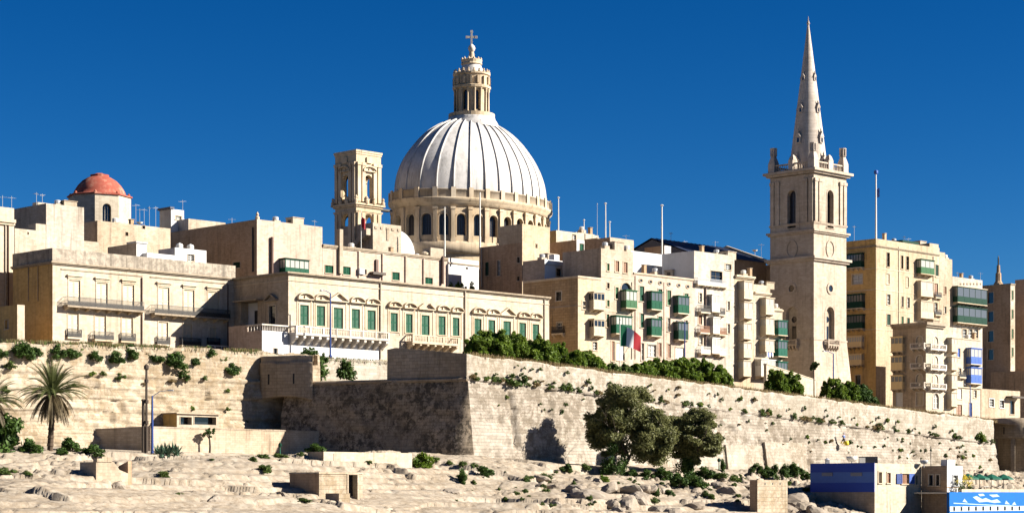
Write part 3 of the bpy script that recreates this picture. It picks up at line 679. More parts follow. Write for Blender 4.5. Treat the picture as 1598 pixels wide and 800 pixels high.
# lower repaired panels (paler smooth ashlar between the piers at the foot)
for (x0, x1, y0, y1) in ((975, 1050, 682, 738), (1078, 1128, 690, 738), (1134, 1190, 694, 740), (1196, 1258, 690, 742)):
    a0 = a_of(onD(x0, 700, WALL_D-1.6)); a1 = a_of(onD(x1, 700, WALL_D-1.6)); Y = YD((x0+x1)/2, WALL_D-1.6); z1 = (HY-y0)/F*Y
    zb_ = -.5
    dd = lambda z: WALL_D - BT*(1 - z/float(zc_w(a0))) - .42
    q = [list(aD(a0, dd(zb_)))+[zb_], list(aD(a1, dd(zb_)))+[zb_], list(aD(a1, dd(z1)))+[z1], list(aD(a0, dd(z1)))+[z1]]
    q2 = [list(aD(a0, dd(zb_)+1.2))+[zb_], list(aD(a1, dd(zb_)+1.2))+[zb_], list(aD(a1, dd(z1)+1.2))+[z1], list(aD(a0, dd(z1)+1.2))+[z1]]
    m = MB(); m.quad(*q); m.quad(q[3], q[2], q2[2], q2[3]); m.quad(q[0], q[3], q2[3], q2[0]); m.quad(q[1], q2[1], q2[2], q[2])
    local(m.build('repaired_panel', 'bastion_pale'), bastion)
# flank
def flank_grid(name, s0, s1, zlo, zhi, blo, bhi, mat, ns, nz, seed, amp):
    s = np.linspace(s0, s1, ns); t = np.linspace(0, 1, nz); S, Tt = np.meshgrid(s, t, indexing='ij')
    zl = np.interp(S, *zlo) if isinstance(zlo, tuple) else zlo + 0*S
    zh = np.interp(S, *zhi) if isinstance(zhi, tuple) else zhi + 0*S
    Zz = zl + (zh-zl)*Tt; o_ = blo + (bhi-blo)*Tt
    r_ = (fbm(S/1.0, Zz/.6, seed, 3)*.10 + fbm(S/5, Zz/3, seed+3, 3)*.3)*amp*np.clip(S/1.5, 0, 1)
    shift = 0.0
    X = C0.x + FD.x*S + FN.x*(o_+r_); Yy = C0.y + FD.y*S + FN.y*(o_+r_)
    # at the corner meet the right face's batter exactly
    k = np.clip(1-S/1.2, 0, 1)
    cx, cy = aD(A0, WALL_D - np.where(Zz < ZC0, BT*(1-np.clip(Zz/ZC0, 0, 1)), -.25))
    X = X*(1-k) + cx*k; Yy = Yy*(1-k) + cy*k
    return link(name, grid_mesh(name, np.stack([X, Yy, Zz], -1), mat), None)
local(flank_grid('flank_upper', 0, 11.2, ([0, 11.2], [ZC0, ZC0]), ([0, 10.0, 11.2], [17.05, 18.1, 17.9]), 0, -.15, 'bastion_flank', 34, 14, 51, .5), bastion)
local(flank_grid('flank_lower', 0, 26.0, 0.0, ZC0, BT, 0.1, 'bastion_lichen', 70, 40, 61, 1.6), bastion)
m = MB(); f3 = lambda s, o_, z: (C0.x+FD.x*s+FN.x*o_, C0.y+FD.y*s+FN.y*o_, z)
m.poly([f3(0, -.2, 17.05), f3(11.2, -.2, 17.9), f3(11.2, -3.4, 17.9), f3(3, -6, 17.05)]); m.quad(f3(11.2, -.05, 14.0), f3(11.2, -.15, 17.9), f3(11.2, -4, 17.9), f3(11.2, -4, 14.0))
local(m.build('parapet_top', 'bastion_flank'), bastion)
m = MB(); m.quad(f3(11.0, .12, ZC0-.02), f3(26, .12, ZC0-.02), f3(26, -24, ZC0+.3), f3(11.0, -24, ZC0+.3)); local(m.build('flank_terrace', 'earth'), bastion)
m = MB()
for s in np.arange(0, 25.6, 1.0):
    p, q = f3(s, .12, ZC0-.15), f3(s+1.02, .12, ZC0-.15); m.tube(p, q, .24, n=6)
local(m.build('flank_cordon', 'bastion_flank'), bastion)

# --- curtain wall on the left
cur = thing('curtain_wall', 'weathered sunlit curtain wall with rock ledges below the shuttered mansions', 'wall', tuple(onD(200, 690, CUR_D)))
a0 = a_of(onD(-330, 600, CUR_D)); a1 = a_of(onD(500, 600, CUR_D))
ag = np.arange(a0, a1, .30); tt = np.linspace(0, 1, 100); AG, TT = np.meshgrid(ag, tt, indexing='ij')
ctop = np.interp(ag, [118, 150, a1], [17.2, 18.0, 18.2])
edge = fbm(ag/2.1, ag*0, 133, 3)*.35; Z = 2.5 + (ctop[:, None] + edge[:, None] - 2.5)*TT
o_ = np.interp(Z, [2.5, 6.0, 9.0, 11.8, 14.0, 14.05, 14.4, 14.45, 18.4], [4.2, 2.8, 1.7, 1.1, .65, .95, .95, .25, 0])
lz = Z + fbm(AG/14, Z/6, 71, 3)*.7 + AG*.02
for hq, am, sd in ((1.35, 1.0, 5), (.62, .45, 9)):
    led = np.floor(lz/hq); fr_ = lz/hq-led; seg = np.floor(AG/(6*hq)+hash2(led, led*0, sd+2)*5); o_ = o_ + ((hash2(led, seg, sd)-.5)*am - np.clip((.16-fr_)/.16, 0, 1)*.35*am)*np.clip((13.8-Z)/1.5, 0, 1)
o_ = o_ + fbm(AG/1.1, Z/.6, 81, 3)*.14 + fbm(AG/4, Z/2, 83, 3)*.3*np.clip((15-Z)/5, .2, 1)
local(link('wall_face', grid_mesh('wall_face', aD(AG, CUR_D - o_, Z), 'curtain_stone')), cur)
bk = np.stack([aD(ag, np.full_like(ag, CUR_D), ctop-.05+edge), aD(ag, np.full_like(ag, CUR_D+1.3), ctop-.05+edge*.5), aD(ag, np.full_like(ag, CUR_D+1.4), np.full_like(ag, 16.0))], 1)
local(link('wall_top', grid_mesh('wall_top', bk, 'curtain_stone')), cur)

# --- rounded shoulder (orillon) tower between curtain and bastion
def orillon(label, c, Rr, z0, z1, zb, name='rounded_turret', mat='bastion_flank', rz=0):
    root = thing(name, label, 'turret', (c.x, c.y, zb), rz)
    m = MB(); n = 28
    m.lathe([(Rr*.97, z0-zb), (Rr, z0-zb+.25), (Rr, z1-zb-1.0), (Rr-.3, z1-zb), (Rr-1.0, z1-zb), (Rr-1.1, z1-zb-.8)], n, cap=False)
    m.build('drum', mat, root, smooth=True)
    m = MB().lathe([(Rr*.97, z0-zb), (Rr*.80, z0-zb+.3), (Rr*.80, 0)], n, cap=False); m.build('undercut', mat, root, smooth=True)
    # corbelled arch segments that carry the overhang
    for t in (200, 250, 290, 340):
        a = R(t); x, y = math.cos(a)*Rr*.86, math.sin(a)*Rr*.86
        m = MB().box(-.35, .35, -.35, .35, 0, z0-zb+.1); m.build('pier', mat, root, (x, y, 0), a)
    for t in (232, 275):
        a = R(t); m = MB().box(-.07, .07, -.06, .06, 0, 1.2); m.build('slit', 'black_panel', root, (math.cos(a)*(Rr-.005), math.sin(a)*(Rr-.005), (z0+z1)/2-zb-1.0), a+R(90))
    return root
A_ = pt(488, 600, 258.6); B_ = pt(399, 600, 262.0); tdir = (B_-A_); tdir.z = 0; Lt = tdir.length; tdir.normalize()
tur = thing('rounded_turret', 'grey curved wall turret overhanging a dark recess beside the shaded bastion flank', 'turret', (A_.x, A_.y, 6.5), math.atan2(tdir.y, tdir.x))
# local x runs left along the face, outward = +y (towards the camera), z up from 6.5
def tout(f): return .5*math.sin(math.pi*min(1, f*1.02))**.6 - 1.6*max(0, f-.88)**1.5*14
nx, nz = 36, 26; rows = []; zl = lambda f: 5.3 + .55*math.sin(math.pi*f)
for i in range(nx+1):
    f = i/nx; r_ = []
    for j in range(nz+1):
        z = zl(f) + (11.0-zl(f))*j/nz; r_.append((Lt*f, tout(f) + .05*(random.random()-.5) - (.25 if z > 10.2 else 0), z))
    r_ += [(Lt*f, -1.2, 11.0), (Lt*f, -1.3, 9.8)]; r_ = [(Lt*f, -4.2, zl(f)+.1)] + r_
    rows.append(r_)
link('overhang', grid_mesh('overhang', np.array(rows), 'bastion_flank'), tur)
rows = [[(Lt*f, -3.0 + tout(f)*.3 - .6*math.sin(f*9), z) for z in np.linspace(-3, 5.9, 16)] for f in np.linspace(0, 1, 30)]
link('recess_wall', grid_mesh('recess_wall', np.array(rows), 'bastion_flank'), tur)
q_ = Matrix.Rotation(-tur.rotation_euler.z, 4, 'Z') @ (pt(489, 600, 268)-A_); q_.z = 0
MB().quad((0, tout(0), -3), (0, tout(0), 11), (q_.x, q_.y, 11), (q_.x, q_.y, -3)).build('side', 'bastion_flank', tur)
for f in (.30, .74): MB().box(-.09, .09, -.1, .06, 0, 1.3).build('slit', 'black_panel', tur, (Lt*f, tout(f), 7.4))
MB().box(Lt*.48, Lt*.60, -2.6, -2.2, -1.0, 4.2).build('pier', 'bastion_flank', tur)
oc2 = onD(1585, 690, WALL_D+4.5)
orillon('rounded stone turret at the far lower end of the long bastion', Vector((oc2.x, oc2.y, 0)), 4.6, 9.2, 12.6, 1.0)

# upper parapet wall behind the flank terrace
def px_wall(name, label, pts, th, mat, cat='wall', top_mat=None):
    """free-standing wall along a polyline of (x, y, ztop, zbottom)"""
    root = thing(name, label, cat, (pts[0][0], pts[0][1], pts[0][3]))
    m = MB(); o = root.location
    for (p, q) in zip(pts[:-1], pts[1:]):
        d = Vector((q[0]-p[0], q[1]-p[1], 0)).normalized(); nn = Vector((-d.y, d.x, 0))*th
        P = [Vector((p[0], p[1], p[3]))-o, Vector((q[0], q[1], q[3]))-o, Vector((q[0], q[1], q[2]))-o, Vector((p[0], p[1], p[2]))-o]; Q = [v+nn for v in P]
        for a, b in ((0,1),(1,2),(2,3),(3,0)): m.quad(P[a], P[b], Q[b], Q[a])
        m.quad(*P); m.quad(*Q)
    m.build('masonry', mat, root)
    m = MB()
    for (p, q) in zip(pts[:-1], pts[1:]):
        d = Vector((q[0]-p[0], q[1]-p[1], 0)); L_ = d.length; d.normalize(); nn = Vector((-d.y, d.x, 0)); k = max(1, int(L_/1.1))
        for i in range(k):
            s0, s1 = L_*i/k+.012, L_*(i+1)/k-.012; z0 = p[2]+(q[2]-p[2])*i/k - o.z; z1 = p[2]+(q[2]-p[2])*(i+1)/k - o.z; b = Vector((p[0]-o.x, p[1]-o.y, 0))
            c = [b+d*s0-nn*.06, b+d*s1-nn*.06, b+d*s1+nn*(th+.06), b+d*s0+nn*(th+.06)]
            h = .14 + .03*random.random()
            lo = [Vector((v.x, v.y, zz-.004)) for v, zz in zip(c, (z0, z1, z1, z0))]; hi = [v+Vector((0,0,h)) for v in lo]
            for a_, b_ in ((0,1),(1,2),(2,3),(3,0)): m.quad(lo[a_], lo[b_], hi[b_], hi[a_])
            m.quad(*hi); m.quad(*lo)
    m.build('coping', top_mat or mat, root)
    return root
p, q = onD(488, 566, 303), onD(612, 566, 303)
px_wall('parapet_wall', 'low sunlit parapet wall with dry grass below the white balcony base', [(p.x, p.y, 18.1, 14.0), (q.x, q.y, 18.3, 14.0)], .7, 'bastion_pale')
# terrace retaining wall in front of the curtain
w0 = onD(235, 661, 282); w1 = onD(588, 671, 282); w2 = Vector((w0.x-.906*10.4, w0.y+.423*10.4, 0))
px_wall('retaining_wall', 'plain cream retaining wall crossed by the edge of the bastion shadow', [(w2.x, w2.y, 7.5, 3.0), (w0.x, w0.y, 7.75, 3.0), (w1.x, w1.y, 7.75, 3.0)], .8, 'limestone', top_mat='limestone_grey')
m = MB().poly([(w2.x, w2.y, 7.3), (w0.x, w0.y, 7.3), (w1.x, w1.y, 7.3), (w1.x-4, w1.y+16, 7.6), (w2.x+6, w2.y+14, 7.6)]); struct(m.build('terrace', 'earth'))

x0_, y0_ = aD(a_end-4, WALL_D+13); x1_, y1_ = aD(a_end+95, WALL_D+13)
px_wall('curtain_wall', 'shaded stretch of fortress wall continuing beyond the far turret', [(x0_, y0_, 11.6, -6.0), (x1_, y1_, 8.5, -6.0)], 1.5, 'bastion_stone')
# ================================================================== buildings of the front row
B = Building
# --- mansion with iron balconies
b = B('mansion', 'cream two-storey mansion with two long iron balconies and a stained parapet', 82, 327.8, 367, 20, 387, 17.0, 'limestone_smooth', 'limestone_ochre')
zc = b.fz(82, 408)
b.cornice(zc+.05, .38, .22, 'trim_dark')
m = MB(); m.box(-.06, b.L, -.06, .01, zc+.06, b.H+.02); m.box(-.06, .01, .01, b.W, zc+.06, b.H+.02); m.build('parapet', 'parapet_stained', b.root)
for r in ((107.5,125,437,479),(150.7,167.6,441,482),(192,209,444,486),(247,264,448,491),(287,303,452,494),(324.6,341.5,455,497)): b.win('f', *r, 'cream', hood=True, fw=.16, sill=False)
for r in ((106,122.5,489,525),(148,165,492,528),(190,207,495,530),(247,262,502,535),(286,299,505,538),(327,336,510,536)): b.win('f', *r, 'cream', fw=.12)
for x0, x1, ys, nc in ((98, 218, 481, 8), (234, 352, 493, 8)):
    a0, a1 = b.fx(x0), b.fx(x1); b.iron_balcony('f', (a0+a1)/2, b.fz((x0+x1)/2, ys), a1-a0, 1.15, 1.15, nc, 'trim_dark')
for x0, x1, y, d in ((103.5,126,526,.35),(143,173,530,.8),(187,210,532,.35),(243,264,537,.35),(279,309,539,.8),(322,342,539,.35)):
    a0, a1 = b.fx(x0), b.fx(x1); b.iron_balcony('f', (a0+a1)/2, b.fz((x0+x1)/2, y), a1-a0, d, 1.05, 2 if d > .5 else 0)
b.pipe(221, 433, 552, r=.09, mat='pipe_brown'); b.pipe(355, 444, 552, r=.09, mat='pipe_brown')
for x0, x1, y in ((95, 222, 426), (234, 355, 438)):
    a0, a1 = b.fx(x0), b.fx(x1); z = b.fz((x0+x1)/2, y); m = MB().box(a0, a1, -.10, .02, z, z+.14); m.build('moulding', 'trim_dark', b.root)
for px in (45, 60): b.pipe(px, 415, 470, 's', .06, 'trim_dark')
b.done(); mansion = b
# terrace shelter with glass at its foot
p = onD(325, 552, 322); sh = thing('glass_screen', 'low white framed glass screen on the terrace beneath the mansion', 'screen', (p.x, p.y, p.z), R(45)); Lg = (T(366)*p.y-p.x)/(1-T(366))/S2
m = MB(); h = 1.15
for k in range(5): x = Lg*k/4; m.box(x-.05, x+.05, -.05, .05, -1.2, h)
m.box(0, Lg, -.06, .06, h, h+.1); m.box(0, Lg, -.06, .06, -.1, 0); m.build('frame', 'white_paint', sh)
for k in range(4): link('pane', pane_mesh('glass_grey'), sh, (Lg*(k+.5)/4, 0, 0), 0, (Lg/4-.1, 1, h))

# --- palazzo with green shutters
b = B('palazzo', 'long cream palazzo with three groups of green shutters under carved pediments', 450, 310.6, 857, 365, 424, 16.5, 'limestone_smooth', 'limestone')
b.cornice(b.H+.02, .45, .22, 'trim_dark'); b.course(b.fz(450, 437)-.05, .14, .10)
G = [[(468,481.6,475.6,507),(494,507,477,508.4),(520.4,535,480,512.4),(548.4,561.4,482,512.4),(573,586,484,514.4)],
     [(609,620.4,488,517),(633,643.6,489.6,519),(657.6,670,491.6,522.4),(684,695,493,522.4),(706,716.6,495.4,523.6)],
     [(740,751,497,524),(761.6,772.5,499,525.5),(785,797,501,528),(810,820.6,503.4,529),(830.6,841,505.6,530.5)]]
PD = [[(475,467.6,24),(501,469.6,23),(527,471,29),(556,473,22),(580,475.5,21.5)], [(614.5,479.5,20),(638,481.5,19),(664,483.5,25.5),(690,485.5,19),(712,487.5,18)], [(746,489.5,20),(768,491,19),(791,493,24),(816,495.5,18),(835,497.5,18)]]
for gi in range(3):
    for k in range(5):
        b.win('f', *G[gi][k], 'green', fw=.22)
        x, y, w = PD[gi][k]; a = b.fx(x); ww = b.fx(x+w/2)-b.fx(x-w/2)
        b.pediment(a, b.fz(x, y), ww, ('tri', 'broken', 'tri')[gi] if k == 2 else 'seg')
        for sgn in (-1, 1):
            zz = b.fz(x, y); b.strip('pilaster', 'f', a+sgn*ww*.46, .16, zz-3.9, zz, .07, 'trim')
a0, a1 = b.fx(451), b.fx(597); b.stone_balcony('f', (a0+a1)/2, b.fz(524, 525.5), a1-a0, 1.5, 1.05, 13, 'trim_white', 1.35, corbw=.42)
a0, a1 = b.fx(633), b.fx(706); b.stone_balcony('f', (a0+a1)/2, b.fz(669, 536), a1-a0, 1.5, 1.05, 7, 'trim', .9, corbw=.35)
m = MB().box(.0, b.fx(592), -.02, .01, 0, b.fz(520, 527)); m.build('whitewashed_base', 'plaster_white', b.root)
for r in ((467.6,478.6,546,559),(493,504,547,558.5),(549,559,551,560.5),(572.4,583,552.4,562)): b.win('f', *r, 'green', fw=.05, frame='plaster_white', dep=.2)
b.pipe(593, 441, 560, r=.12, mat='pipe_grey'); b.pipe(725, 453, 556, r=.12, mat='pipe_grey'); b.pipe(849, 467, 555, r=.1, mat='pipe_grey')
b.win('s', 420, 430, 477, 507, 'dark', fw=.2); b.pediment(b.sy(424.5), b.sz(424.5, 470), 2.6, 'tri', 'trim_dark', 's')
a, c, z0, z1 = b.rect('s', (376, 402, 471, 508)); b.sh.append((a, c, z0, z1, False, 1.3))
m = MB().box(1.3, 1.4, a, c, z0, z1); m.build('loggia', 'plaster_white', b.root); m = MB().box(1.25, 1.31, a+.7, a+2.3, z0, z0+2.2); m.build('door', 'black_panel', b.root)
m = MB().box(-1.2, .02, a-1.3, c+.4, z1, z1+.18); m.build('canopy', 'trim_dark', b.root)
b.done(); palazzo = b
# terrace wing
b = B('terrace_wing', 'whitewashed terrace wing with a balustrade at the corner of the green-shuttered palazzo', 409, 310.6, 449.6, 357, 515, 16.5, 'plaster_white', 'limestone_pink')
b.win('f', 427, 433, 543, 555, 'dark', fw=.05); b.win('s', 374, 380, 546, 556, 'dark', fw=.05)
m = MB(); m.box(-.05, b.L, -.05, .25, b.H+.72, b.H+.9); m.box(-.05, .25, .25, b.W*.45, b.H+.72, b.H+.9)
for k in range(16):
    x = b.L*(k+.5)/16; m.lathe([(.04, b.H), (.08, b.H+.25), (.04, b.H+.5), (.06, b.H+.72)], 6, x, .1, cap=False)
for k in range(5): y = .2+b.W*.45*(k+.5)/5; m.lathe([(.04, b.H), (.08, b.H+.25), (.04, b.H+.5), (.06, b.H+.72)], 6, .1, y, cap=False)
m.build('balustrade', 'trim_white', b.root); m = MB().box(-.02, .3, b.W*.45, b.W, b.H, b.H+.9); m.build('parapet', 'limestone_pink', b.root)
b.done()

# --- row of apartment houses beyond the side street
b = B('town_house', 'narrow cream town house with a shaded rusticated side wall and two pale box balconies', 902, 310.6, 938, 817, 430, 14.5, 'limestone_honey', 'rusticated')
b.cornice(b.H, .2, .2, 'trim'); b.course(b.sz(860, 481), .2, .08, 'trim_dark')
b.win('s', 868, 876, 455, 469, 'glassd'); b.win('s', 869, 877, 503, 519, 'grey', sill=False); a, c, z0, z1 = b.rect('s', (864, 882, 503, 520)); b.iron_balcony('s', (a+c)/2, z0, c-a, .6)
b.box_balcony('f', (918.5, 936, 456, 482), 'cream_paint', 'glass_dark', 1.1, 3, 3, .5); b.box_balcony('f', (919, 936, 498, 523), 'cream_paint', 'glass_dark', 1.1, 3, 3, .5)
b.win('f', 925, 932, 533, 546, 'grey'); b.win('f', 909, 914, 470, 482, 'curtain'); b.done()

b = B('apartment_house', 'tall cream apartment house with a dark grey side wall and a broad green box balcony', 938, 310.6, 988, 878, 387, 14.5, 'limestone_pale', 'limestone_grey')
b.course(b.fz(960, 434), .15, .07, 'trim', False); b.course(b.fz(960, 487), .15, .07, 'trim', False)
for r, k in (((947,951,411,422.6),'greenp'),((960,966,407,424),'brown'),((973,979,409,426),'brown'),((947,951,441,450),'glassd'),((960,965,448,466),'greenp'),((947,951,468,478),'greenp'),((946.5,950.5,490,510),'green'),((954,959,532,563),'brown'),((962,974,535,562),'white')): b.win('f', *r, k)
b.win('f', 969, 985, 441, 452, 'dark', arch=True, sill=False)
b.box_balcony('f', (968.5, 986, 453, 481), 'green_pale', 'glass_curtain', 1.2, 3, 2, .4); b.box_balcony('f', (953, 978, 493, 521), 'green_paint', 'glass_curtain', 1.2, 5, 2, .48)
b.pipe(985.5, 440, 560); b.done()
# roof-top volumes behind
b = B('apartment_house', 'pale apartment house with green box balconies, green shutters and a row of oval vents', 988.3, 310.6, 1083, 980, 424, 14.0, 'limestone_pink', W=12)
b.cornice(b.H-.1, .22, .16, 'trim', False)
for px, py in ((1000,437.5),(1015,439.5),(1030,441),(1044,443),(1059,445),(1073,447)):
    a, z = b.fx(px), b.fz(px, py); m = MB(); n = 12
    for k in range(n):
        t0, t1 = 2*math.pi*k/n, 2*math.pi*(k+1)/n
        m.prism([(.32*math.cos(t0), .2*math.sin(t0)), (.32*math.cos(t1), .2*math.sin(t1)), (.5*math.cos(t1), .34*math.sin(t1)), (.5*math.cos(t0), .34*math.sin(t0))], -.10, .02)
    o = m.build('oval_vent', 'trim_dark', b.root, (a, 0, z)); MB().prism([(.33*math.cos(2*math.pi*k/n), .21*math.sin(2*math.pi*k/n)) for k in range(n)], -.02, .015).build('vent_panel', 'glass_dark', o)
for r, k in (((998,1005,446.5,470),'green'),((1027,1033,451,474),'green'),((1041,1047,453,476),'greenp'),((1068,1074,458,479),'greenp'),((999.5,1005,489,511),'green'),((1027,1033,493.5,514),'green'),((1041.6,1046,496,517),'grey'),((1069,1073,499.5,520.6),'grey'),
             ((1000.5,1005,535,562),'grey'),((1011,1024,537.5,556),'curtain'),((1027,1032,534.6,556),'brown'),((1041.6,1046.5,536.5,558),'brown'),((1054,1067,542,560),'white')): b.win('f', *r, k, frame='limestone_pale')
b.box_balcony('f', (1009,1026,455,483), 'green_paint', 'glass_grey', 1.1, 3, 2, .45); b.box_balcony('f', (1050.6,1068,462,489), 'green_paint', 'glass_grey', 1.1, 3, 2, .45)
b.box_balcony('f', (1009,1025,497,524), 'green_paint', 'glass_grey', 1.1, 3, 2, .5); b.box_balcony('f', (1051,1066.5,502.5,530), 'green_dark', 'glass_grey', 1.1, 3, 2, .5)
for px, py in ((1017, 487), (1058, 493)):
    a, z = b.fx(px), b.fz(px, py); MB().prism([(.42*math.cos(2*math.pi*k/10), .42*math.sin(2*math.pi*k/10)) for k in range(10)], -.06, .02).build('roundel', 'trim_dark', b.root, (a, 0, z))
b.pipe(991, 430, 560); b.pipe(1036, 440, 560, r=.05); b.done()

b = B('apartment_house', 'apartment house with a white roof-level side wall and small curved iron balconies', 1083.3, 310.6, 1146, 1033, 391, 14.0, 'limestone_ash', 'plaster_white')
b.win('f', 1109, 1127, 423, 447, 'glassd', fw=.1); b.win('f', 1132, 1141, 412, 421, 'grey')
a0, a1 = b.fx(1084), b.fx(1130); b.iron_balcony('f', (a0+a1)/2, b.fz(1106, 445), a1-a0, .7, 1.0, 5, 'trim', 'grey_metal')
for r, k in (((1091,1095.5,457,471),'grey'),((1117,1121,462,475),'bluep'),((1090,1095.5,491,506),'brown'),((1117,1122,493,509),'brown'),((1090.5,1096.5,522,537),'curtain'),((1117.5,1122,526,540),'curtain'),((1135,1139,470,484),'curtain'),((1135,1139,505,520),'curtain')): b.win('f', *r, k)
for r in ((1104,1116,460,486),(1106,1116,495,520),(1104.5,1116,527,551)): b.box_balcony('f', r, 'white_paint', 'glass_curtain', 1.0, 2, 2, .45)
for x0, x1, y, rail in ((1088,1103,487,'iron'),(1116.5,1126,491,'iron'),(1087,1102,519,'brown_paint'),(1117,1128,522,'brown_paint'),(1088,1103,551,'white_paint'),(1117,1127,554,'white_paint')):
    a0, a1 = b.fx(x0), b.fx(x1); b.iron_balcony('f', (a0+a1)/2, b.fz((x0+x1)/2, y), a1-a0, .85, 1.1, 2, 'trim', rail)
b.pipe(1100, 447, 558, r=.14, mat='pipe_brown'); b.course(b.fz(1110, 449), .14, .06, 'trim', False); b.done()

b = B('apartment_house', 'narrow apartment house with a moulded roof cornice and one stack of cream bay balconies', 1146.3, 310.6, 1176, 1140, 429, 13.5, 'limestone_honey', W=11)
b.cornice(b.H+.05, .5, .3, 'trim', False)
for r in ((1152,1166,439,466),(1152,1166,471,496),(1151.5,1164,504,528),(1151.5,1164,534,557),(1151,1163,562,586)): b.box_balcony('f', r, 'cream_paint', 'glass_curtain', 1.3, 2, 2, .5)
for r in ((1167.5,1171,442,463),(1167.5,1171,470,487),(1167.5,1171,505,520),(1167.5,1171,537,552)): b.win('f', *r, 'grey')
b.done()
b = B('apartment_house', 'narrow apartment house with stacked bays and washing hung below the middle bay', 1176.3, 310.6, 1202, 1170, 443, 13.5, 'limestone_pale', W=11)
b.cornice(b.fz(1188, 457)+.1, .4, .25, 'trim', False)
for r in ((1186,1199,465,490),(1186,1199,496,521),(1185,1199,530,548)): b.box_balcony('f', r, 'cream_paint', 'glass_curtain', 1.3, 2, 2, .5)
b.box_balcony('f', (1178, 1200, 561, 587), 'white_paint', 'glass_curtain', 1.4, 4, 3, .6); b.done()
a, z = b.fx(1184), b.fz(1190, 550)
w = thing('washing_line', 'white and blue washing hung out below a bay balcony', 'laundry', tuple(b.root.matrix_basis @ Vector((a, -1.7, z))), R(45))
MB().tube((0,0,0), (2.0,0,0), .012, n=4).build('line', 'iron', w); MB().tube((0,0,0), (0,1.7,0), .015, n=4).tube((2.0,0,0), (2.0,1.7,0), .015, n=4).build('bracket', 'iron', w)
for k, (mt, ln) in enumerate((('white_paint', .7), ('blue_paint', .9), ('white_paint', .9), ('lamp_blue', .6), ('white_paint', .8))):
    x = .1+k*.37; P = np.array([[(x + .30*i/5, .03*math.sin(i*1.7+j), -ln*j/5) for j in range(6)] for i in range(6)]); link('cloth', grid_mesh('cloth', P, mt), w)
b = B('apartment_house', 'lowest apartment house of the row with teal box balconies beside the church tower', 1202.3, 310.6, 1221, 1196, 480, 13.0, 'limestone_smooth', W=10)
b.cornice(b.H-.2, .3, .2, 'trim', False)
for r in ((1205.5,1219.5,500,523),(1205.5,1219.5,531,556),(1205.5,1219.5,564,588)): b.box_balcony('f', r, 'green_teal', 'glass_grey', 1.3, 3, 2, .45)
b.done()

# --- right-hand block beyond the tower
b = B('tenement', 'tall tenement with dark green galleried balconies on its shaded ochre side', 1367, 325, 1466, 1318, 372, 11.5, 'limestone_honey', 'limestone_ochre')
for y in (418, 451, 481, 513): b.course(b.fz(1367, y)-.1, .14, .06, 'trim')
b.cornice(b.fz(1367, 383)+.1, .25, .2, 'trim_dark')
for r, mt, g in (((1323,1349,396,418),'green_dark','glass_grey'),((1323.6,1350,459,481),'green_dark','glass_grey'),((1323.6,1350,491,513),'green_dark','glass_grey'),((1326,1349,524,541),'yellow_cream','glass_curtain'),((1327,1349,552,569),'yellow_cream','glass_curtain')): b.box_balcony('s', r, mt, g, 1.0, 6, 4, .42)
b.win('s', 1330, 1346, 428, 443, 'curtain'); b.win('s', 1335, 1343, 585, 612, 'dark')
for r, k in (((1383.6,1388.4,394,416),'glassd'),((1406,1409.6,398.6,419.4),'glassd'),((1414,1418.4,400,421),'glassd'),((1459.6,1464.6,413,431.6),'greend'),((1384,1389.4,459,475),'grey'),((1406.8,1410,462.4,479),'grey'),((1415.4,1419.6,464,480),'grey'),((1384,1389.6,490,507),'greend'),((1406.6,1410,493.6,506),'greenp'),((1415.4,1419.6,495.6,508),'greend'),((1458,1463.6,442,464),'brown'),((1458,1463,472,490),'grey'),((1383,1388,427,443),'cream'),((1414,1418,432,448),'cream')): b.win('f', *r, k, fw=.1)
b.box_balcony('f', (1430,1451,405.5,428), 'green_pale', 'glass_curtain', 1.1, 3, 3, .42, roof='green_dark'); b.box_balcony('f', (1430,1449,439,462), 'cream_paint', 'glass_curtain', 1.1, 2, 3, .35); b.box_balcony('f', (1430,1450,470,496), 'cream_paint', 'limestone_pale', 1.1, 2, 3, .35)
for x0, x1, y in ((1456.5,1466,464),(1456.5,1466,491)): a0, a1 = b.fx(x0), b.fx(x1); b.iron_balcony('f', (a0+a1)/2, b.fz((x0+x1)/2, y), a1-a0, .6, 1.0, 2)
b.pipe(1402, 385, 520, r=.06); b.pipe(1456, 400, 520, r=.08); b.block('roof_block', b.fx(1452), b.L, .2, 4, b.H-.05, b.H+.75, 'limestone'); b.block('roof_shed', b.fx(1422), b.fx(1447), 2, 6, b.H-.5, b.H+.95, 'green_dark'); b.done()
b = B('tenement', 'narrow stepped tenement between the ochre-sided block and the green galleries', 1466.3, 325, 1486, 1460, 402, 11.5, 'limestone', W=11)
b.win('f', 1473.4, 1476.8, 447, 459, 'brown'); b.win('f', 1473.4, 1476.8, 478, 489, 'grey'); b.block('roof_block', 0, b.L*.5, .2, 4, b.H-.05, b.H+1.2, 'limestone'); b.done()
b = B('tenement', 'tenement with two long rows of dark green glazed galleries under a stone frieze', 1486.3, 325, 1533, 1480, 431, 10.5, 'limestone_ash', W=12)
b.box_balcony('f', (1486.6,1532.5,449,474), 'green_dark', 'glass_grey', 1.2, 5, 8, .35, roof='trim'); b.box_balcony('f', (1486.6,1532.5,480,505), 'green_dark', 'glass_grey', 1.2, 5, 8, .4)
for x0 in (1502, 1511, 1520): b.win('f', x0, x0+6.5, 513, 527, 'grey')
for px in np.arange(1499, 1531, 5.2): b.strip('frieze_block', 'f', b.fx(px), .45, b.fz(px, 444), b.fz(px, 441.5), .12, 'trim_dark')
b.done()
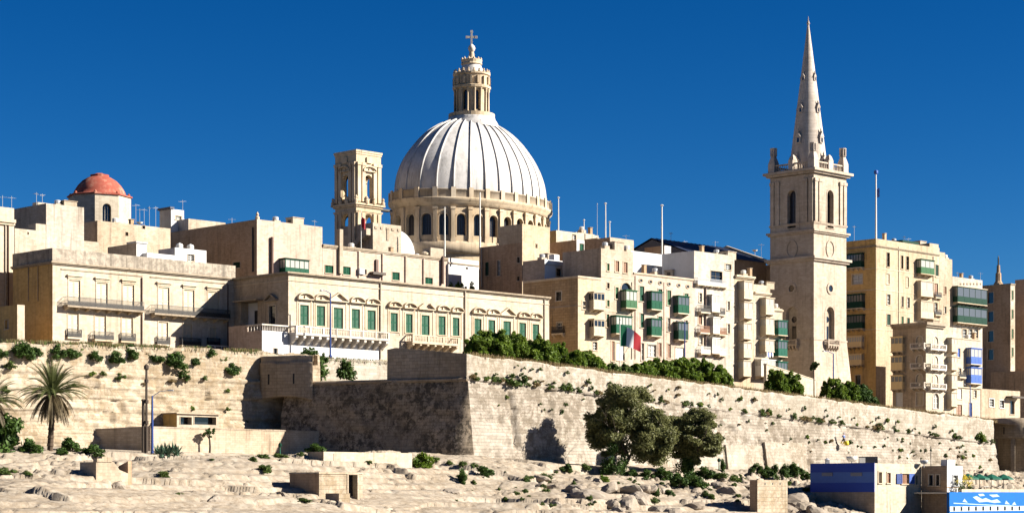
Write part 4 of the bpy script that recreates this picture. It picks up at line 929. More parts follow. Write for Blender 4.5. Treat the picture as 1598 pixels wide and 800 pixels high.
# ornate corner house and neighbour
b = B('corner_house', 'ornate cream corner house with arched balcony doors under a heavy dark cornice', 1445, 300, 1473, 1393, 505, 8.5, 'plaster_cream', 'limestone')
b.cornice(b.H+.3, .75, .5, 'trim_dark', name='heavy_cornice')
for r in ((1394,1412,525,548),(1394,1412,555,577),(1394,1412,585,607)): b.box_balcony('s', r, 'yellow_cream', 'glass_grey', .8, 3, 3, .5)
for y0, y1 in ((524,543),(554,574),(583,604)):
    b.win('s', 1430, 1440, y0, y1, 'cream', arch=True, frame='trim_white', sill=False); a, c, z0, z1 = b.rect('s', (1424, 1445, y0, y1)); b.stone_balcony('s', (a+c)/2-.1, z0, c-a+.2, .9, .9, 3, 'trim_white', .45, corbw=.25)
    b.win('f', 1455.5, 1464, y0+1, y1+2, 'cream', arch=True, frame='trim_white', sill=False); a, c, z0, z1 = b.rect('f', (1446, 1471, y0+1, y1+2)); b.stone_balcony('f', (a+c)/2, z0, c-a, .9, .9, 3, 'trim_white', .45, corbw=.25)
b.win('s', 1430, 1441, 612, 632, 'cream', frame='trim_white'); b.win('s', 1398, 1409, 612, 634, 'white'); b.win('f', 1456, 1465, 613, 637, 'curtain', arch=True, frame='trim_white'); b.done()
b = B('corner_house', 'slim cream house with stacked small balconies between the ornate corner house and blue galleries', 1473.3, 300, 1488, 1468, 521, 8.0, 'plaster_cream', W=10)
for r in ((1477.5,1486.5,527,548),(1477.5,1486.5,556,576),(1477.5,1486.5,584,605),(1477,1486,612,633)): b.box_balcony('f', r, 'cream_paint', 'glass_curtain', 1.1, 2, 2, .5)
b.done()
b = B('white_house', 'pale house with two bright blue box balconies stacked one above the other', 1488.3, 300, 1530, 1480, 526, 7.5, 'plaster_cream', W=11)
b.box_balcony('f', (1507.5,1524.5,543,568), 'blue_paint', 'glass_curtain', 1.1, 3, 3, .42); b.box_balcony('f', (1507.5,1524.5,573,598), 'blue_paint', 'glass_curtain', 1.1, 3, 3, .5)
for r, k in (((1493.7,1498.4,543,557),'bluep'),((1496,1500,574,586),'grey'),((1494,1501,606,622),'white'),((1493,1501,631,650),'brown'),((1512,1517,628,650),'bluep'),((1519,1524,608,620),'curtain')): b.win('f', *r, k)
a0, a1 = b.fx(1493), b.fx(1503); b.iron_balcony('f', (a0+a1)/2, b.fz(1498, 588), a1-a0, .7, .9, 2); b.cornice(b.H, .15, .15, 'trim', False); b.course(b.fz(1508, 605), .16, .3, 'trim', False); b.done()
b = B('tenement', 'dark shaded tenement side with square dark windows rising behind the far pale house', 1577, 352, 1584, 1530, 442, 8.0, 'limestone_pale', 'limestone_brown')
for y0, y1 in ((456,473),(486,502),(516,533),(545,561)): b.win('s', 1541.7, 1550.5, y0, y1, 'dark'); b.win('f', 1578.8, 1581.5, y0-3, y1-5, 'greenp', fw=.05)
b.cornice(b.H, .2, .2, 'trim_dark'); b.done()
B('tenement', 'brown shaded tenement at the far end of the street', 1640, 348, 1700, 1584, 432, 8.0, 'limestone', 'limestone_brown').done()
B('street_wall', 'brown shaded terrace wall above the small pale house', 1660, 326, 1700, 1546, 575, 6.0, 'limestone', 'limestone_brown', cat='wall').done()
b = B('small_house', 'small low pale house with square windows near the end of the bastion', 1531, 312, 1592, 1525, 606, 5.0, 'limestone', W=6)
for r in ((1544,1551,622,634),(1560,1567,624,636)): b.win('f', *r, 'grey', frame='white_paint')
b.win('f', 1576, 1583, 625, 646, 'dark'); b.block('canopy', b.fx(1570), b.fx(1588), -1.5, .02, b.fz(1578, 621), b.fz(1578, 618), 'wood_dark'); b.done()

# ================================================================== roofs and houses of the second row
b = B('corner_palace', 'tall pale palace end with a moulded cornice and drainpipes behind the mansion', -40, 346, 22, -70, 318, 17.0, 'limestone_smooth', W=10)
b.cornice(b.fz(-9, 340), .5, .45, 'trim'); b.pipe(8, 345, 480, r=.09, mat='pipe_grey'); b.pipe(12.5, 345, 480, r=.09, mat='pipe_brown'); b.strip('pilaster', 'f', b.fx(16), .8, 0, b.fz(16, 345), .12, 'trim')
b.done()
b = B('outbuilding', 'low ochre outbuilding with a sunlit end wall beside the mansion', 27, 320, 38.5, -40, 475, 16.5, 'limestone_smooth', 'limestone_ochre')
b.win('s', 8, 14, 499, 513, 'blind', fw=.05); b.done()
b = B('roof_house', 'tall blank pale house with a shaded left side in front of the red domed chapel', 72, 366, 131, 22, 317, 18.0, 'limestone_ash', 'limestone_grey')
b.block('link_wall', b.L+.005, b.fx(156), .3, 2.5, 0, b.fz(140, 376), 'limestone_pale'); b.block('roof_box', 1.5, 3.2, b.W*.55, b.W*.7, b.H-.6, b.H+.8, 'limestone_pale'); b.done()
b = B('roof_house', 'stepped pale roof wall at the left behind the stained mansion parapet', 23, 360.5, 71.5, 15, 356, 18.0, 'limestone_pale', W=3.5)
b.block('step', b.fx(56), b.L, .01, 2, b.H-.02, b.H+1.0, 'limestone_pale'); b.win('f', 43, 45, 362, 366, 'dark', fw=.03, sill=False); b.done()
b = B('roof_house', 'long low pale roof wall below the red domed chapel', 152, 373, 266, 131, 344, 18.0, 'limestone', 'limestone_grey')
b.win('f', 222, 226.5, 352, 357, 'dark', fw=.05, sill=False); b.win('f', 196, 200, 362, 368, 'dark', fw=.03, sill=False); b.done()
b = B('roof_house', 'small white roof house with a dark roof slab and an antenna', 267, 393, 287, 249, 326, 30.0, 'plaster_white', 'plaster_grey')
b.win('f', 274, 283, 337, 343, 'grey'); b.block('roof_slab', -.3, b.L*.2, -.2, b.W+.2, b.H+.01, b.H+.35, 'slate'); b.block('stair', b.L+.01, b.L+2.5, 0, 2, 0, b.H-1.4, 'plaster_white'); b.done()
b = B('roof_house', 'pale sloping roof wall between the white roof house and the brown gable', 294, 389, 352, 280, 341, 30.0, 'limestone_pale', 'plaster_grey', W=8); b.done()
zr = mansion.C.z
b = B('roof_shed', 'small grey-topped shed on the mansion roof with a long dark side', 213, 334, 229, 168, 379, zr-.7, 'plaster_white', 'limestone_grey', cat='shed', par=.2, roofmat='plaster_grey'); b.block('roof_slab', -.15, b.L+.1, -.15, 2.2, b.H, b.H+.25, 'plaster_grey'); b.done()
b = B('roof_shed', 'white roof shed with a barred window and two water tanks on top', 273, 333.5, 322, 247, 386, zr-1.5, 'plaster_white', 'plaster_grey', cat='shed', par=.2); b.win('f', 293, 303, 397, 407, 'grey', fw=.06); b.done()
for px in (280, 297):
    p = onD(px, 385, 335.5); t = thing('water_tank', 'small white water tank on the white roof shed of the mansion', 'water tank', (p.x, p.y, b.C.z-.22), group='water tanks on the mansion roof')
    MB().lathe([(.48, 0), (.5, .1), (.5, .85), (.4, 1.0), (.1, 1.06)], 12).build('tank', 'white_paint', t, smooth=False); MB().lathe([(.14, 1.0), (.14, 1.16)], 8).build('lid', 'grey_metal', t)
b = B('roof_wall', 'low whitewashed wall between the two sheds on the mansion roof', 229.5, 332.5, 272.6, 222, 394, zr-1.2, 'plaster_white', W=1.2, cat='wall', par=.1); b.done()

b = B('gable_house', 'large blank house with a brown shaded side and a green enclosed balcony', 401, 352, 503, 265, 342, 18.0, 'limestone_pink', 'limestone_brown')
b.win('s', 364, 375, 409, 418, 'greend', fw=.05); b.pipe(395.5, 355, 424, 's', .12, 'iron'); b.pipe(423, 370, 432, 'f', .22, 'pipe_brown')
b.box_balcony('f', (436, 473, 405, 428), 'green_paint', 'glass_curtain', 1.5, 5, 3, .35, roof='green_dark')
MB().lathe([(.32, 0), (.35, .4), (.15, .6), (.25, .8), (.05, 1.2)], 10).build('finial', 'trim', b.root, (.35, .35, b.H)); b.done()
b = B('service_range', 'long pink-tinged range with small green shutters behind the palazzo roof', 503.3, 352, 698, 495, 381, 18.0, 'limestone_pink', W=9)
b.cornice(b.H+.02, .25, .3, 'trim_dark', False)
for r in ((507,520,414,426),(535,547,416,428.5),(612,623.5,424.6,437),(663,675,433,443)): b.win('f', *r, 'green', fw=.05)
b.win('f', 563, 572, 420, 428, 'grey', fw=.04)
for px, y0 in ((560, 392), (597, 396), (633, 400), (661, 404)): b.strip('pilaster', 'f', b.fx(px), .35, 0, b.fz(px, y0), .22, 'limestone_pink')
a = b.fx(530); b.block('chimney', a-.35, a+.35, -.45, .3, b.fz(530, 427), b.fz(530, 358), 'limestone_pale'); a = b.fx(587); b.block('flue', a-.25, a+.25, -.3, .1, b.fz(587, 427), b.fz(587, 405), 'pipe_brown')
b.block('plant_shelf', b.fx(577), b.fx(597), -.9, .02, b.fz(587, 429), b.fz(587, 425), 'wood_dark'); b.block('air_conditioner', b.fx(558), b.fx(566), -.5, .02, b.fz(562, 428), b.fz(562, 419), 'grey_metal')
b.pipe(689, 400, 443, r=.25, mat='pipe_brown'); b.done()
b = B('chapel_gable', 'small broken gable wall with a curled stone end beside the church', 672, 358, 692, 667, 386, 30.0, 'limestone_pale', W=2.0)
MB().lathe([(.7, 0), (.75, .3), (.4, .5), (.2, .7)], 10).build('scroll', 'trim', b.root, (-.4, 1, b.H-1.2)); b.done()
b = B('white_wall', 'bright whitewashed wall with a ledge below the church drum', 700, 361, 747, 688, 402, 22.0, 'plaster_white', cat='wall'); b.course(b.fz(720, 413), .22, .15, 'trim_dark', False); b.win('f', 727, 730, 417, 420, 'dark', fw=.02, sill=False); b.done()
b = B('church_aisle', 'grey shaded side of the church below its great drum', 749, 378, 812, 655, 371, 22.0, 'limestone_grey', 'limestone_grey', cat='church wing'); b.done()
b = B('church_annex', 'pale church annex block with a flying buttress beside the bell tower', 582, 371, 626, 531, 347, 26.0, 'limestone_pale', 'limestone_grey', cat='church wing')
for k in range(5): b.strip('corbel_block', 'f', b.L*(k+.5)/5, .5, b.H-1.0, b.H-.6, .12, 'trim_dark')
b.strip('emblem', 'f', b.fx(605), .5, b.fz(605, 375), b.fz(605, 357), .12, 'trim_dark')
m = MB(); n = 8
arc = [(b.sy(580) + 4.6*(1-math.cos(R(90)*k/n)), b.sz(580, 357) - 5.2*math.sin(R(90)*k/n)*0 - 5.0*(1-math.sqrt(max(0, 1-(k/n)**2)))) for k in range(n+1)]
for k in range(n): m.prism([arc[k], arc[k+1], (arc[k+1][0], arc[k+1][1]-1.1), (arc[k][0], arc[k][1]-1.1)], -1.2, .02, 'x')
m.build('flying_buttress', 'limestone_pale', b.root); b.done()
p = onD(620, 396, 374); v = thing('vault_roof', 'whitewashed barrel vault curving down beside the church annex', 'vault', (p.x, p.y, 26.0), R(45)); hz = p.z-26; m = MB(); n = 16; Rv = 4.1
pr = [(Rv*math.cos(math.pi*k/n), hz + Rv*math.sin(math.pi*k/n)) for k in range(n+1)]; m.prism([(Rv, 0)] + pr + [(-Rv, 0)], 0, 9); m.build('vault', 'plaster_white', v)

b = B('tower_house', 'tall house with a brown shaded side and pale upper storey before the church drum', 815, 338, 858, 748, 378, 18.0, 'limestone_honey', 'limestone_brown')
up = b.fz(815, 349); b.block('upper_storey', -.004, b.L+.004, -.004, b.sy(778), b.H-.02, up, 'limestone_honey')
b.win('s', 757, 763, 409, 430, 'greend', fw=.05); b.win('s', 776, 781, 406, 430, 'grey', fw=.08); b.win('s', 807, 811, 401, 410, 'dark', fw=.04); b.win('s', 807, 810.5, 431, 438, 'dark', fw=.04); b.win('f', 836, 838.5, 380, 387, 'dark', fw=.04, sill=False); b.pipe(752, 386, 447, 's', .1)
b.done()
for px, r_, c_ in ((786, .5, 'roof'), (806, .42, 'roof')): pass
b = B('roof_cabin', 'little white roof cabin with a dark window above the side street', 850, 325, 881, 816, 404, 20.0, 'plaster_white', 'limestone_grey', cat='cabin'); b.win('f', 868, 876, 419, 431, 'glassd'); b.block('chimney', b.fx(872), b.fx(880), 1.0, 2.2, b.H-.6, b.H+1.1, 'plaster_white'); b.course(b.fz(860, 414), .12, .1, 'trim', False); b.done()
b = B('roof_house', 'pale roof house with an ochre side beside the white flag mast', 868, 350, 934, 857, 359, 22.0, 'plaster_cream', 'limestone_ochre'); b.win('f', 893, 899, 366, 374, 'grey', fw=.05); b.block('stair_head', b.fx(905), b.L, 1, 4, b.H-.6, b.H+.3, 'plaster_cream'); b.done()
b = B('roof_house', 'white roof cabin with one green shuttered door', 900, 334, 912, 866, 374, 22.0, 'plaster_white', 'limestone_brown', W=7); b.win('f', 904.5, 911, 380, 393, 'green', fw=.04); b.done()
b = B('roof_house', 'brown sided roof house behind the green shuttered cabin', 932.5, 345, 953, 912, 371, 22.0, 'plaster_cream', 'limestone_brown'); b.done()
b = B('roof_house', 'pale roof house near the dark slate church roof', 952, 336, 989, 944, 370, 22.0, 'limestone_pale', 'limestone_brown', W=7); b.done()
b = B('roof_wall', 'broad whitewashed roof wall behind the house with oval vents', 970, 324, 1034, 962, 389, 22.0, 'plaster_white', cat='wall', W=6); b.done()
b = B('roof_wall', 'dark brown chimney wall between the whitewashed roof and the slate church roof', 1037, 331, 1047, 1006, 383, 24.0, 'plaster_white', 'limestone_brown', cat='wall'); b.done()
# ================================================================== the domed church
DC = pt(736, 400, 372.0); ZB = 36.0
dome = thing('domed_church', 'great ribbed white oval dome on an arcaded drum with lantern and cross', 'church', (DC.x, DC.y, ZB), R(45))
EA, EB = 16.0, 10.4
_th = np.linspace(0, 2*math.pi, 4001); _ds = np.hypot(np.diff(EA*np.cos(_th)), np.diff(EB*np.sin(_th))); _s = np.concatenate([[0], np.cumsum(_ds)]); PER = _s[-1]
def eth(s): return float(np.interp(s % PER, _s, _th))
def ell(s, k, z, off=0.0):
    t = eth(s); x, y = EA*k*math.cos(t), EB*k*math.sin(t); nx, ny = math.cos(t)/EA, math.sin(t)/EB; l = math.hypot(nx, ny)
    return (x - nx/l*off, y - ny/l*off, z)
def band(name, prof, mat, smooth=True, n=112):
    """prof: (k, offset outward, z)"""
    P = np.array([[ell(PER*i/n, k, z-ZB, -o) for (k, o, z) in prof] for i in range(n+1)])
    return link(name, grid_mesh(name, P, mat, smooth), dome)
NB = 28; BW = PER/NB
KD = 1.035
m = MB(); holes = [(BW*(i+.5)-.84, BW*(i+.5)+.84, 45.2-ZB, 49.0-ZB, True, .7) for i in range(NB)]
ex = [BW*i/6 for i in range(NB*6)]
wall_face(m, lambda a, z, d: ell(a, KD, z, d), PER, 2.0, 51.6-ZB, holes, ex); m.build('drum', 'church_stone', dome)
for i in range(NB):
    s = BW*(i+.5)
    m = MB(); w = .84; pts = [ell(s-w*1.02, KD, 45.2-ZB, .66), ell(s+w*1.02, KD, 45.2-ZB, .66), ell(s+w*1.02, KD, 49.05-ZB, .66), ell(s-w*1.02, KD, 49.05-ZB, .66)]; m.quad(*pts); win = m.build('window', 'leaded', dome)
    # frame moulding and glazing bars
    fr = MB(); k = 8
    arc = lambda rr, q: (s - rr*math.cos(math.pi*q/k), 49.0-.84 + rr*math.sin(math.pi*q/k) - ZB)
    for q in range(k):
        a0, z0 = arc(.85, q); a1, z1 = arc(.85, q+1); b0, y0 = arc(1.06, q); b1, y1 = arc(1.06, q+1)
        fr.quad(ell(a0, KD, z0, -.12), ell(a1, KD, z1, -.12), ell(b1, KD, y1, -.12), ell(b0, KD, y0, -.12)); fr.quad(ell(b0, KD, y0, -.12), ell(b1, KD, y1, -.12), ell(b1, KD, y1, 0), ell(b0, KD, y0, 0)); fr.quad(ell(a0, KD, z0, -.12), ell(a1, KD, z1, -.12), ell(a1, KD, z1, 0), ell(a0, KD, z0, 0))
    for sg in (-1, 1):
        x0, x1 = s+sg*.85, s+sg*1.06; zz0, zz1 = 45.0-ZB, 48.16-ZB
        fr.quad(ell(x0, KD, zz0, -.12), ell(x1, KD, zz0, -.12), ell(x1, KD, zz1, -.12), ell(x0, KD, zz1, -.12)); fr.quad(ell(x1, KD, zz0, -.12), ell(x1, KD, zz0, 0), ell(x1, KD, zz1, 0), ell(x1, KD, zz1, -.12)); fr.quad(ell(x0, KD, zz0, -.12), ell(x0, KD, zz0, 0), ell(x0, KD, zz1, 0), ell(x0, KD, zz1, -.12))
    fr.build('surround', 'church_trim', win)
    gb = MB()
    for q in (-.42, 0, .42): gb.tube(ell(s+q, KD, 45.2-ZB, .6), ell(s+q, KD, 48.8-ZB, .6), .03, n=4)
    for z in np.arange(45.7, 48.6, .55): gb.tube(ell(s-.7, KD, z-ZB, .6), ell(s+.7, KD, z-ZB, .6), .03, n=4)
    gb.build('glazing_bars', 'iron', win)
    # paired pilaster at each bay joint
    s = BW*i; pm = MB(); w = .42
    def pil(w, d, z0, z1):
        c = [ell(s-w, KD, 0, 0), ell(s-w, KD, 0, -d), ell(s+w, KD, 0, -d), ell(s+w, KD, 0, 0)]
        for a_, b_ in ((0,1),(1,2),(2,3)): pm.quad((*c[a_][:2], z0-ZB), (*c[b_][:2], z0-ZB), (*c[b_][:2], z1-ZB), (*c[a_][:2], z1-ZB))
        pm.quad(*[(*q[:2], z1-ZB) for q in c]); pm.quad(*[(*q[:2], z0-ZB) for q in c])
    pil(.34, .40, 44.0, 50.0); pil(.43, .5, 49.7, 50.15); pil(.43, .5, 43.8, 44.5)
    pm.build('pilaster', 'church_trim', dome)
band('drum_base', [(KD, 0, 42.0), (KD, .55, 42.1), (KD, .55, 43.9), (KD, .35, 44.1), (KD, -.1, 44.15)], 'church_trim', False)
band('cornice', [(KD, -.05, 50.3), (KD, .25, 50.35), (KD, .3, 50.8), (KD, .75, 51.2), (KD, .85, 51.6), (KD, .85, 51.75), (KD, -1.2, 51.8)], 'church_trim', False)
band('balustrade', [(KD, .55, 51.7), (KD, .55, 53.0), (KD, .62, 53.02), (KD, .62, 53.25), (KD, .15, 53.25), (KD, .15, 51.7)], 'trim_dark', False)
for i in range(NB):
    for (nm, s, w, z1) in (('balustrade_pier', BW*i, .38, 53.5),):
        c = [ell(s-w, KD, 0, -.5), ell(s-w, KD, 0, -.78), ell(s+w, KD, 0, -.78), ell(s+w, KD, 0, -.5)]; pm = MB()
        for a_, b_ in ((0,1),(1,2),(2,3),(3,0)): pm.quad((*c[a_][:2], 51.7-ZB), (*c[b_][:2], 51.7-ZB), (*c[b_][:2], z1-ZB), (*c[a_][:2], z1-ZB))
        pm.quad(*[(*q[:2], z1-ZB) for q in c]); pm.build(nm, 'trim', dome)
# dome shell
PROF = [(1.0, 51.8), (1.0, 53.2), (.995, 55.0), (.972, 56.9), (.925, 58.8), (.865, 60.4), (.79, 61.9), (.705, 63.4), (.60, 64.85), (.49, 65.95), (.395, 66.75), (.30, 67.3)]
_pz = np.array([p[1] for p in PROF]); _pk = np.array([p[0] for p in PROF])
zz = np.concatenate([np.linspace(51.8, 63, 22), np.linspace(63.3, 67.3, 18)])
def cubic(x):   # smooth the profile
    return float(np.interp(x, _pz, _pk))
def dshell(s, z, off=0.0):
    k = np.mean([cubic(z+d) for d in (-.5, -.25, 0, .25, .5)]) if 52 < z < 67.0 else cubic(z)
    t = eth(s); bl = 0.0; hw = 13.49
    ax = EA*(1-bl)+hw*bl; bx = EB*(1-bl)+hw*bl
    x, y = ax*k*math.cos(t), bx*k*math.sin(t); l = math.hypot(math.cos(t)/ax, math.sin(t)/bx)
    up = max(0, min(1, (z-54)/12))
    return (x + math.cos(t)/ax/l*off*(1-up*.6), y + math.sin(t)/bx/l*off*(1-up*.6), z-ZB+off*up*.9)
n = 140; P = np.array([[dshell(PER*i/n, z) for z in zz] for i in range(n+1)]); link('dome_shell', grid_mesh('dome_shell', P, 'dome_plaster', True), dome)
for i in range(NB):
    s = BW*i; rows = []
    for z in zz[1:]:
        w = .17*(.5+.5*cubic(z)); row = []
        ds = w/max(.25, cubic(z)); rows.append([dshell(s-ds, z, -.05), dshell(s-ds*.85, z, .24), dshell(s+ds*.85, z, .24), dshell(s+ds, z, -.05)])
    link('rib', grid_mesh('rib', np.array(rows), 'dome_plaster'), dome)
# lantern
lan = [(5.0, 66.3), (4.9, 66.9), (4.7, 67.3), (4.3, 67.9), (4.25, 68.2), (3.6, 68.25)]
MB().lathe([(r, z-ZB) for r, z in lan], 32, cap=False).build('lantern_base', 'dome_plaster', dome, smooth=True)
MB().lathe([(4.2, 68.15-ZB), (4.2, 68.9-ZB), (3.95, 68.9-ZB), (3.95, 68.15-ZB)], 32, cap=False).build('lantern_balustrade', 'church_trim', dome)
LR = 2.95; LP = 2*math.pi*LR; cyl = lambda a, z, d: ((LR-d)*math.cos(a/LR), (LR-d)*math.sin(a/LR), z)
m = MB(); wall_face(m, cyl, LP, 68.2-ZB, 74.3-ZB, [(LP*(i+.5)/8-.48, LP*(i+.5)/8+.48, 69.4-ZB, 73.0-ZB, True, .5) for i in range(8)], [LP*i/48 for i in range(48)]); lo = m.build('lantern', 'church_stone', dome)
for i in range(8):
    a = LP*(i+.5)/8; MB().quad(cyl(a-.5, 69.4-ZB, .45), cyl(a+.5, 69.4-ZB, .45), cyl(a+.5, 73.0-ZB, .45), cyl(a-.5, 73.0-ZB, .45)).build('window', 'glass_dark', lo)
    for q in (-.62, .62):
        a2 = 2*math.pi*(i + .5 + q/1.6*.62)/8; c = MB().lathe([(.24, 68.9-ZB), (.24, 69.15-ZB), (.17, 69.2-ZB), (.15, 73.0-ZB), (.25, 73.2-ZB), (.25, 73.4-ZB)], 8, 3.12*math.cos(a2), 3.12*math.sin(a2)); c.build('column', 'church_trim', lo, smooth=True)
MB().lathe([(3.0, 73.3-ZB), (3.45, 73.5-ZB), (3.5, 73.9-ZB), (3.1, 74.1-ZB), (3.1, 75.8-ZB), (3.4, 76.0-ZB), (3.4, 76.3-ZB), (2.2, 76.4-ZB)], 32, cap=False).build('lantern_entablature', 'church_trim', dome)
for i in range(20):
    a = 2*math.pi*i/20; MB().lathe([(.26, 0), (.28, .25), (.12, .45), (.2, .6), (.04, .75)], 7).build('urn', 'church_trim', dome, (3.15*math.cos(a), 3.15*math.sin(a), 76.25-ZB))
for i in range(16):
    a = 2*math.pi*i/16; MB().box(-.18, .18, -.3, .3, 0, 1.4).build('bracket', 'church_trim', dome, (3.15*math.cos(a), 3.15*math.sin(a), 74.2-ZB), a+R(90))
MB().lathe([(2.3, 76.3-ZB), (2.15, 77.0-ZB), (1.75, 77.8-ZB), (1.7, 78.0-ZB)], 24, cap=False).build('cupola', 'dome_plaster', dome, smooth=True)
MB().lathe([(1.65, 77.9-ZB), (1.95, 78.1-ZB), (1.85, 78.4-ZB), (1.95, 78.9-ZB), (1.3, 79.1-ZB), (.55, 79.4-ZB), (.45, 80.2-ZB), (.35, 80.5-ZB)], 20, cap=False).build('crown_ring', 'church_trim', dome)
for i in range(12):
    a = 2*math.pi*i/12; MB().lathe([(.2, 0), (.22, .2), (.05, .5)], 6).build('crown_knob', 'church_trim', dome, (1.75*math.cos(a), 1.75*math.sin(a), 78.85-ZB))
MB().lathe([(.3, 80.3-ZB), (.55, 80.7-ZB), (.68, 81.1-ZB), (.55, 81.5-ZB), (.25, 81.8-ZB), (.16, 81.9-ZB)], 14).build('orb', 'trim_white', dome, smooth=True)
m = MB(); m.box(-.17, .17, -.14, .14, 81.8-ZB, 84.2-ZB); m.box(-.82, -.17, -.13, .13, 83.0-ZB, 83.36-ZB); m.box(.17, .82, -.13, .13, 83.0-ZB, 83.36-ZB)
for x, z in ((-.85, 83.18), (.85, 83.18), (0, 84.2)): m.box(x-.22, x+.22, -.15, .15, z-.22-ZB, z+.22-ZB)
m.build('cross', 'trim_white', dome, rz=R(-45))
for o in [c_ for c_ in dome.children] + [g_ for c_ in dome.children for g_ in c_.children]:      # ease the crown down a little
    fz_ = lambda z: z if z < 18 else 18 + (z-18)*.985
    if o.location.z > 18: o.location.z = fz_(o.location.z)
    else:
        n_v = len(o.data.vertices); co = np.empty(n_v*3, np.float32); o.data.vertices.foreach_get('co', co); co = co.reshape(-1, 3); co[:, 2] = np.where(co[:, 2] < 18, co[:, 2], 18+(co[:, 2]-18)*.985); o.data.vertices.foreach_set('co', co.ravel()); o.data.update()
# masts leaning against the drum
for px, y0, y1, Y in ((694, 323, 391, 352), (749, 300, 381, 350)):
    p = pt(px, y1, Y); o = MB().tube((0,0,-1), (0,0,(y1-y0)/F*Y), .16, .10, 8).build('mast', 'white_paint', None, tuple(p)); tag(o, 'tall white mast rising in front of the church drum', 'mast', 'masts before the drum')

# ------------------------------------------------------------------ bell tower
b = B('bell_tower', 'square stone bell tower with arched openings in two stages beside the white dome', 556, 377, 594.5, 523, 233, 36.0, 'church_stone', cat='bell tower')
H = b.H; zc = b.fz(556, 316); zc2 = b.fz(556, 238); b.L = b.W = (b.L+b.W)/2
L_ = b.L
def ops(L): return [(L*.5-.85, L*.5+.85, zc+.9, zc+5.0, True, .8), (L*.5-1.2, L*.5+1.2, zc-5.4, zc-1.7, True, .8)]
faces = [('f', lambda a, z, d: (a, d, z)), ('s', lambda a, z, d: (d, a, z)), ('b', lambda a, z, d: (a, L_-d, z)), ('r', lambda a, z, d: (L_-d, a, z))]
for nm, P in faces:
    m = MB(); wall_face(m, P, L_, 0, H-.2, ops(L_)); m.build('wall', 'church_stone', b.root)
MB().box(.8, L_-.8, .8, L_-.8, zc-.4, zc+.3).box(.8, L_-.8, .8, L_-.8, H-.6, H-.2).build('floor', 'church_stone', b.root)
for z, pr, h in ((zc, .55, .3), (H-.02, .2, .35), (zc-1.2, .25, .22)):
    m = MB(); m.box(-pr, L_+pr, -pr, L_+pr, z-h, z); m.box(-pr*.5, L_+pr*.5, -pr*.5, L_+pr*.5, z-h*2, z-h); m.build('cornice', 'church_trim', b.root)
for face in ('f', 's'):
    for a in (.5, 1.5, L_-1.5, L_-.5):
        b.strip('pilaster', face, a, .7, zc+.3, H-2.6, .28, 'church_trim'); b.strip('capital', face, a, .9, H-2.6, H-2.1, .4, 'church_trim'); b.strip('pilaster', face, a, .7, 0, zc-1.6, .25, 'church_trim')
    b.pediment(L_/2, zc+5.5, 2.8, 'seg', 'church_trim', face); b.strip('carved_panel', face, L_/2, 1.2, H-2.1, H-1.1, .3, 'church_trim'); b.strip('impost', face, L_/2-1.15, .4, zc+.3, zc+5.3, .2, 'church_trim'); b.strip('impost', face, L_/2+1.15, .4, zc+.3, zc+5.3, .2, 'church_trim')
for x, y in ((-.3, -.3), (L_*.35, -.45), (L_*.65, -.45), (L_+.2, -.3), (-.45, L_*.35), (-.45, L_*.65), (-.3, L_+.2)): MB().lathe([(.34, zc), (.36, zc+.5), (.18, zc+.7), (.3, zc+.95), (.05, zc+1.3)], 8, x, y).build('finial', 'church_trim', b.root)
for z in (zc-3.6, zc+2.6): MB().lathe([(.55, z), (.45, z+.3), (.3, z+.75), (.1, z+.9)], 12, L_*.5, L_*.5).tube((L_*.5, .5, z+.9), (L_*.5, L_-.5, z+.9), .08, n=6).build('bell', 'iron', b.root)
# link bridge between tower and drum at cornice height
b.block('bridge', L_+.4, L_+4.2, L_*.3, L_*.55, zc-.45, zc-.15, 'iron')
p = pt(563.5, 352, 345.5); fl = thing('flag', 'small red and white pennant on a pole before the bell tower', 'flag', (p.x, p.y, p.z-4)); MB().tube((0,0,0), (0,0,6.6), .07, .05, 6).build('pole', 'white_paint', fl)
link('cloth', grid_mesh('cloth', np.array([[(i*.14, .12*math.sin(i*1.3), 5.6-j*.3-.1*i) for j in range(7)] for i in range(6)]), 'flag_red'), fl)

# ------------------------------------------------------------------ red domed chapel
c = pt(155.5, 400, 338); zb = 22.0; ch = thing('domed_chapel', 'octagonal pale chapel lantern with a faded red dome', 'chapel', (c.x, c.y, zb)); Ro = 5.12; ze = 48.7-zb
V8 = [(Ro*math.cos(R(-90+45*k+3)), Ro*math.sin(R(-90+45*k+3))) for k in range(9)]
for k in range(8):
    p0, p1 = Vector(V8[k]), Vector(V8[k+1]); d = (p1-p0).normalized(); nn = Vector((-d.y, d.x)); Lk = (p1-p0).length
    P = lambda a, z, dd, p0=p0, d=d, nn=nn: (p0.x + d.x*a + nn.x*dd, p0.y + d.y*a + nn.y*dd, z)
    hl = [(Lk/2-.72, Lk/2+.72, ze-4.6, ze-1.5, True, .7)] if k % 2 == 0 else []
    m = MB(); wall_face(m, P, Lk, 0, ze, hl); m.build('wall', 'plaster_cream' if k in (0, 1) else 'limestone_pale', ch)
    if hl:
        w = MB().quad(P(Lk/2-.74, ze-4.6, .66), P(Lk/2+.74, ze-4.6, .66), P(Lk/2+.74, ze-1.4, .66), P(Lk/2-.74, ze-1.4, .66)).build('window', 'glass_dark', ch)
        f = MB()
        for q in (-.68, -.2, .25): f.tube(P(Lk/2+q, ze-4.6, .55), P(Lk/2+q, ze-1.9, .55), .05, n=4)
        f.build('window_bars', 'white_paint', w)
MB().lathe([(Ro*.98, ze-.02), (Ro*1.05, ze), (Ro*1.05, ze+.22), (Ro*.85, ze+.45)], 8, rot=R(-87), cap=False).build('eaves', 'red_plaster', ch)
MB().lathe([(Ro*.9, ze+.3), (4.35, ze+.35), (4.15, ze+1.0), (3.6, ze+1.9), (2.8, ze+2.75), (1.9, ze+3.3), (1.35, ze+3.5)], 32, cap=False).build('dome', 'red_plaster', ch, smooth=True)
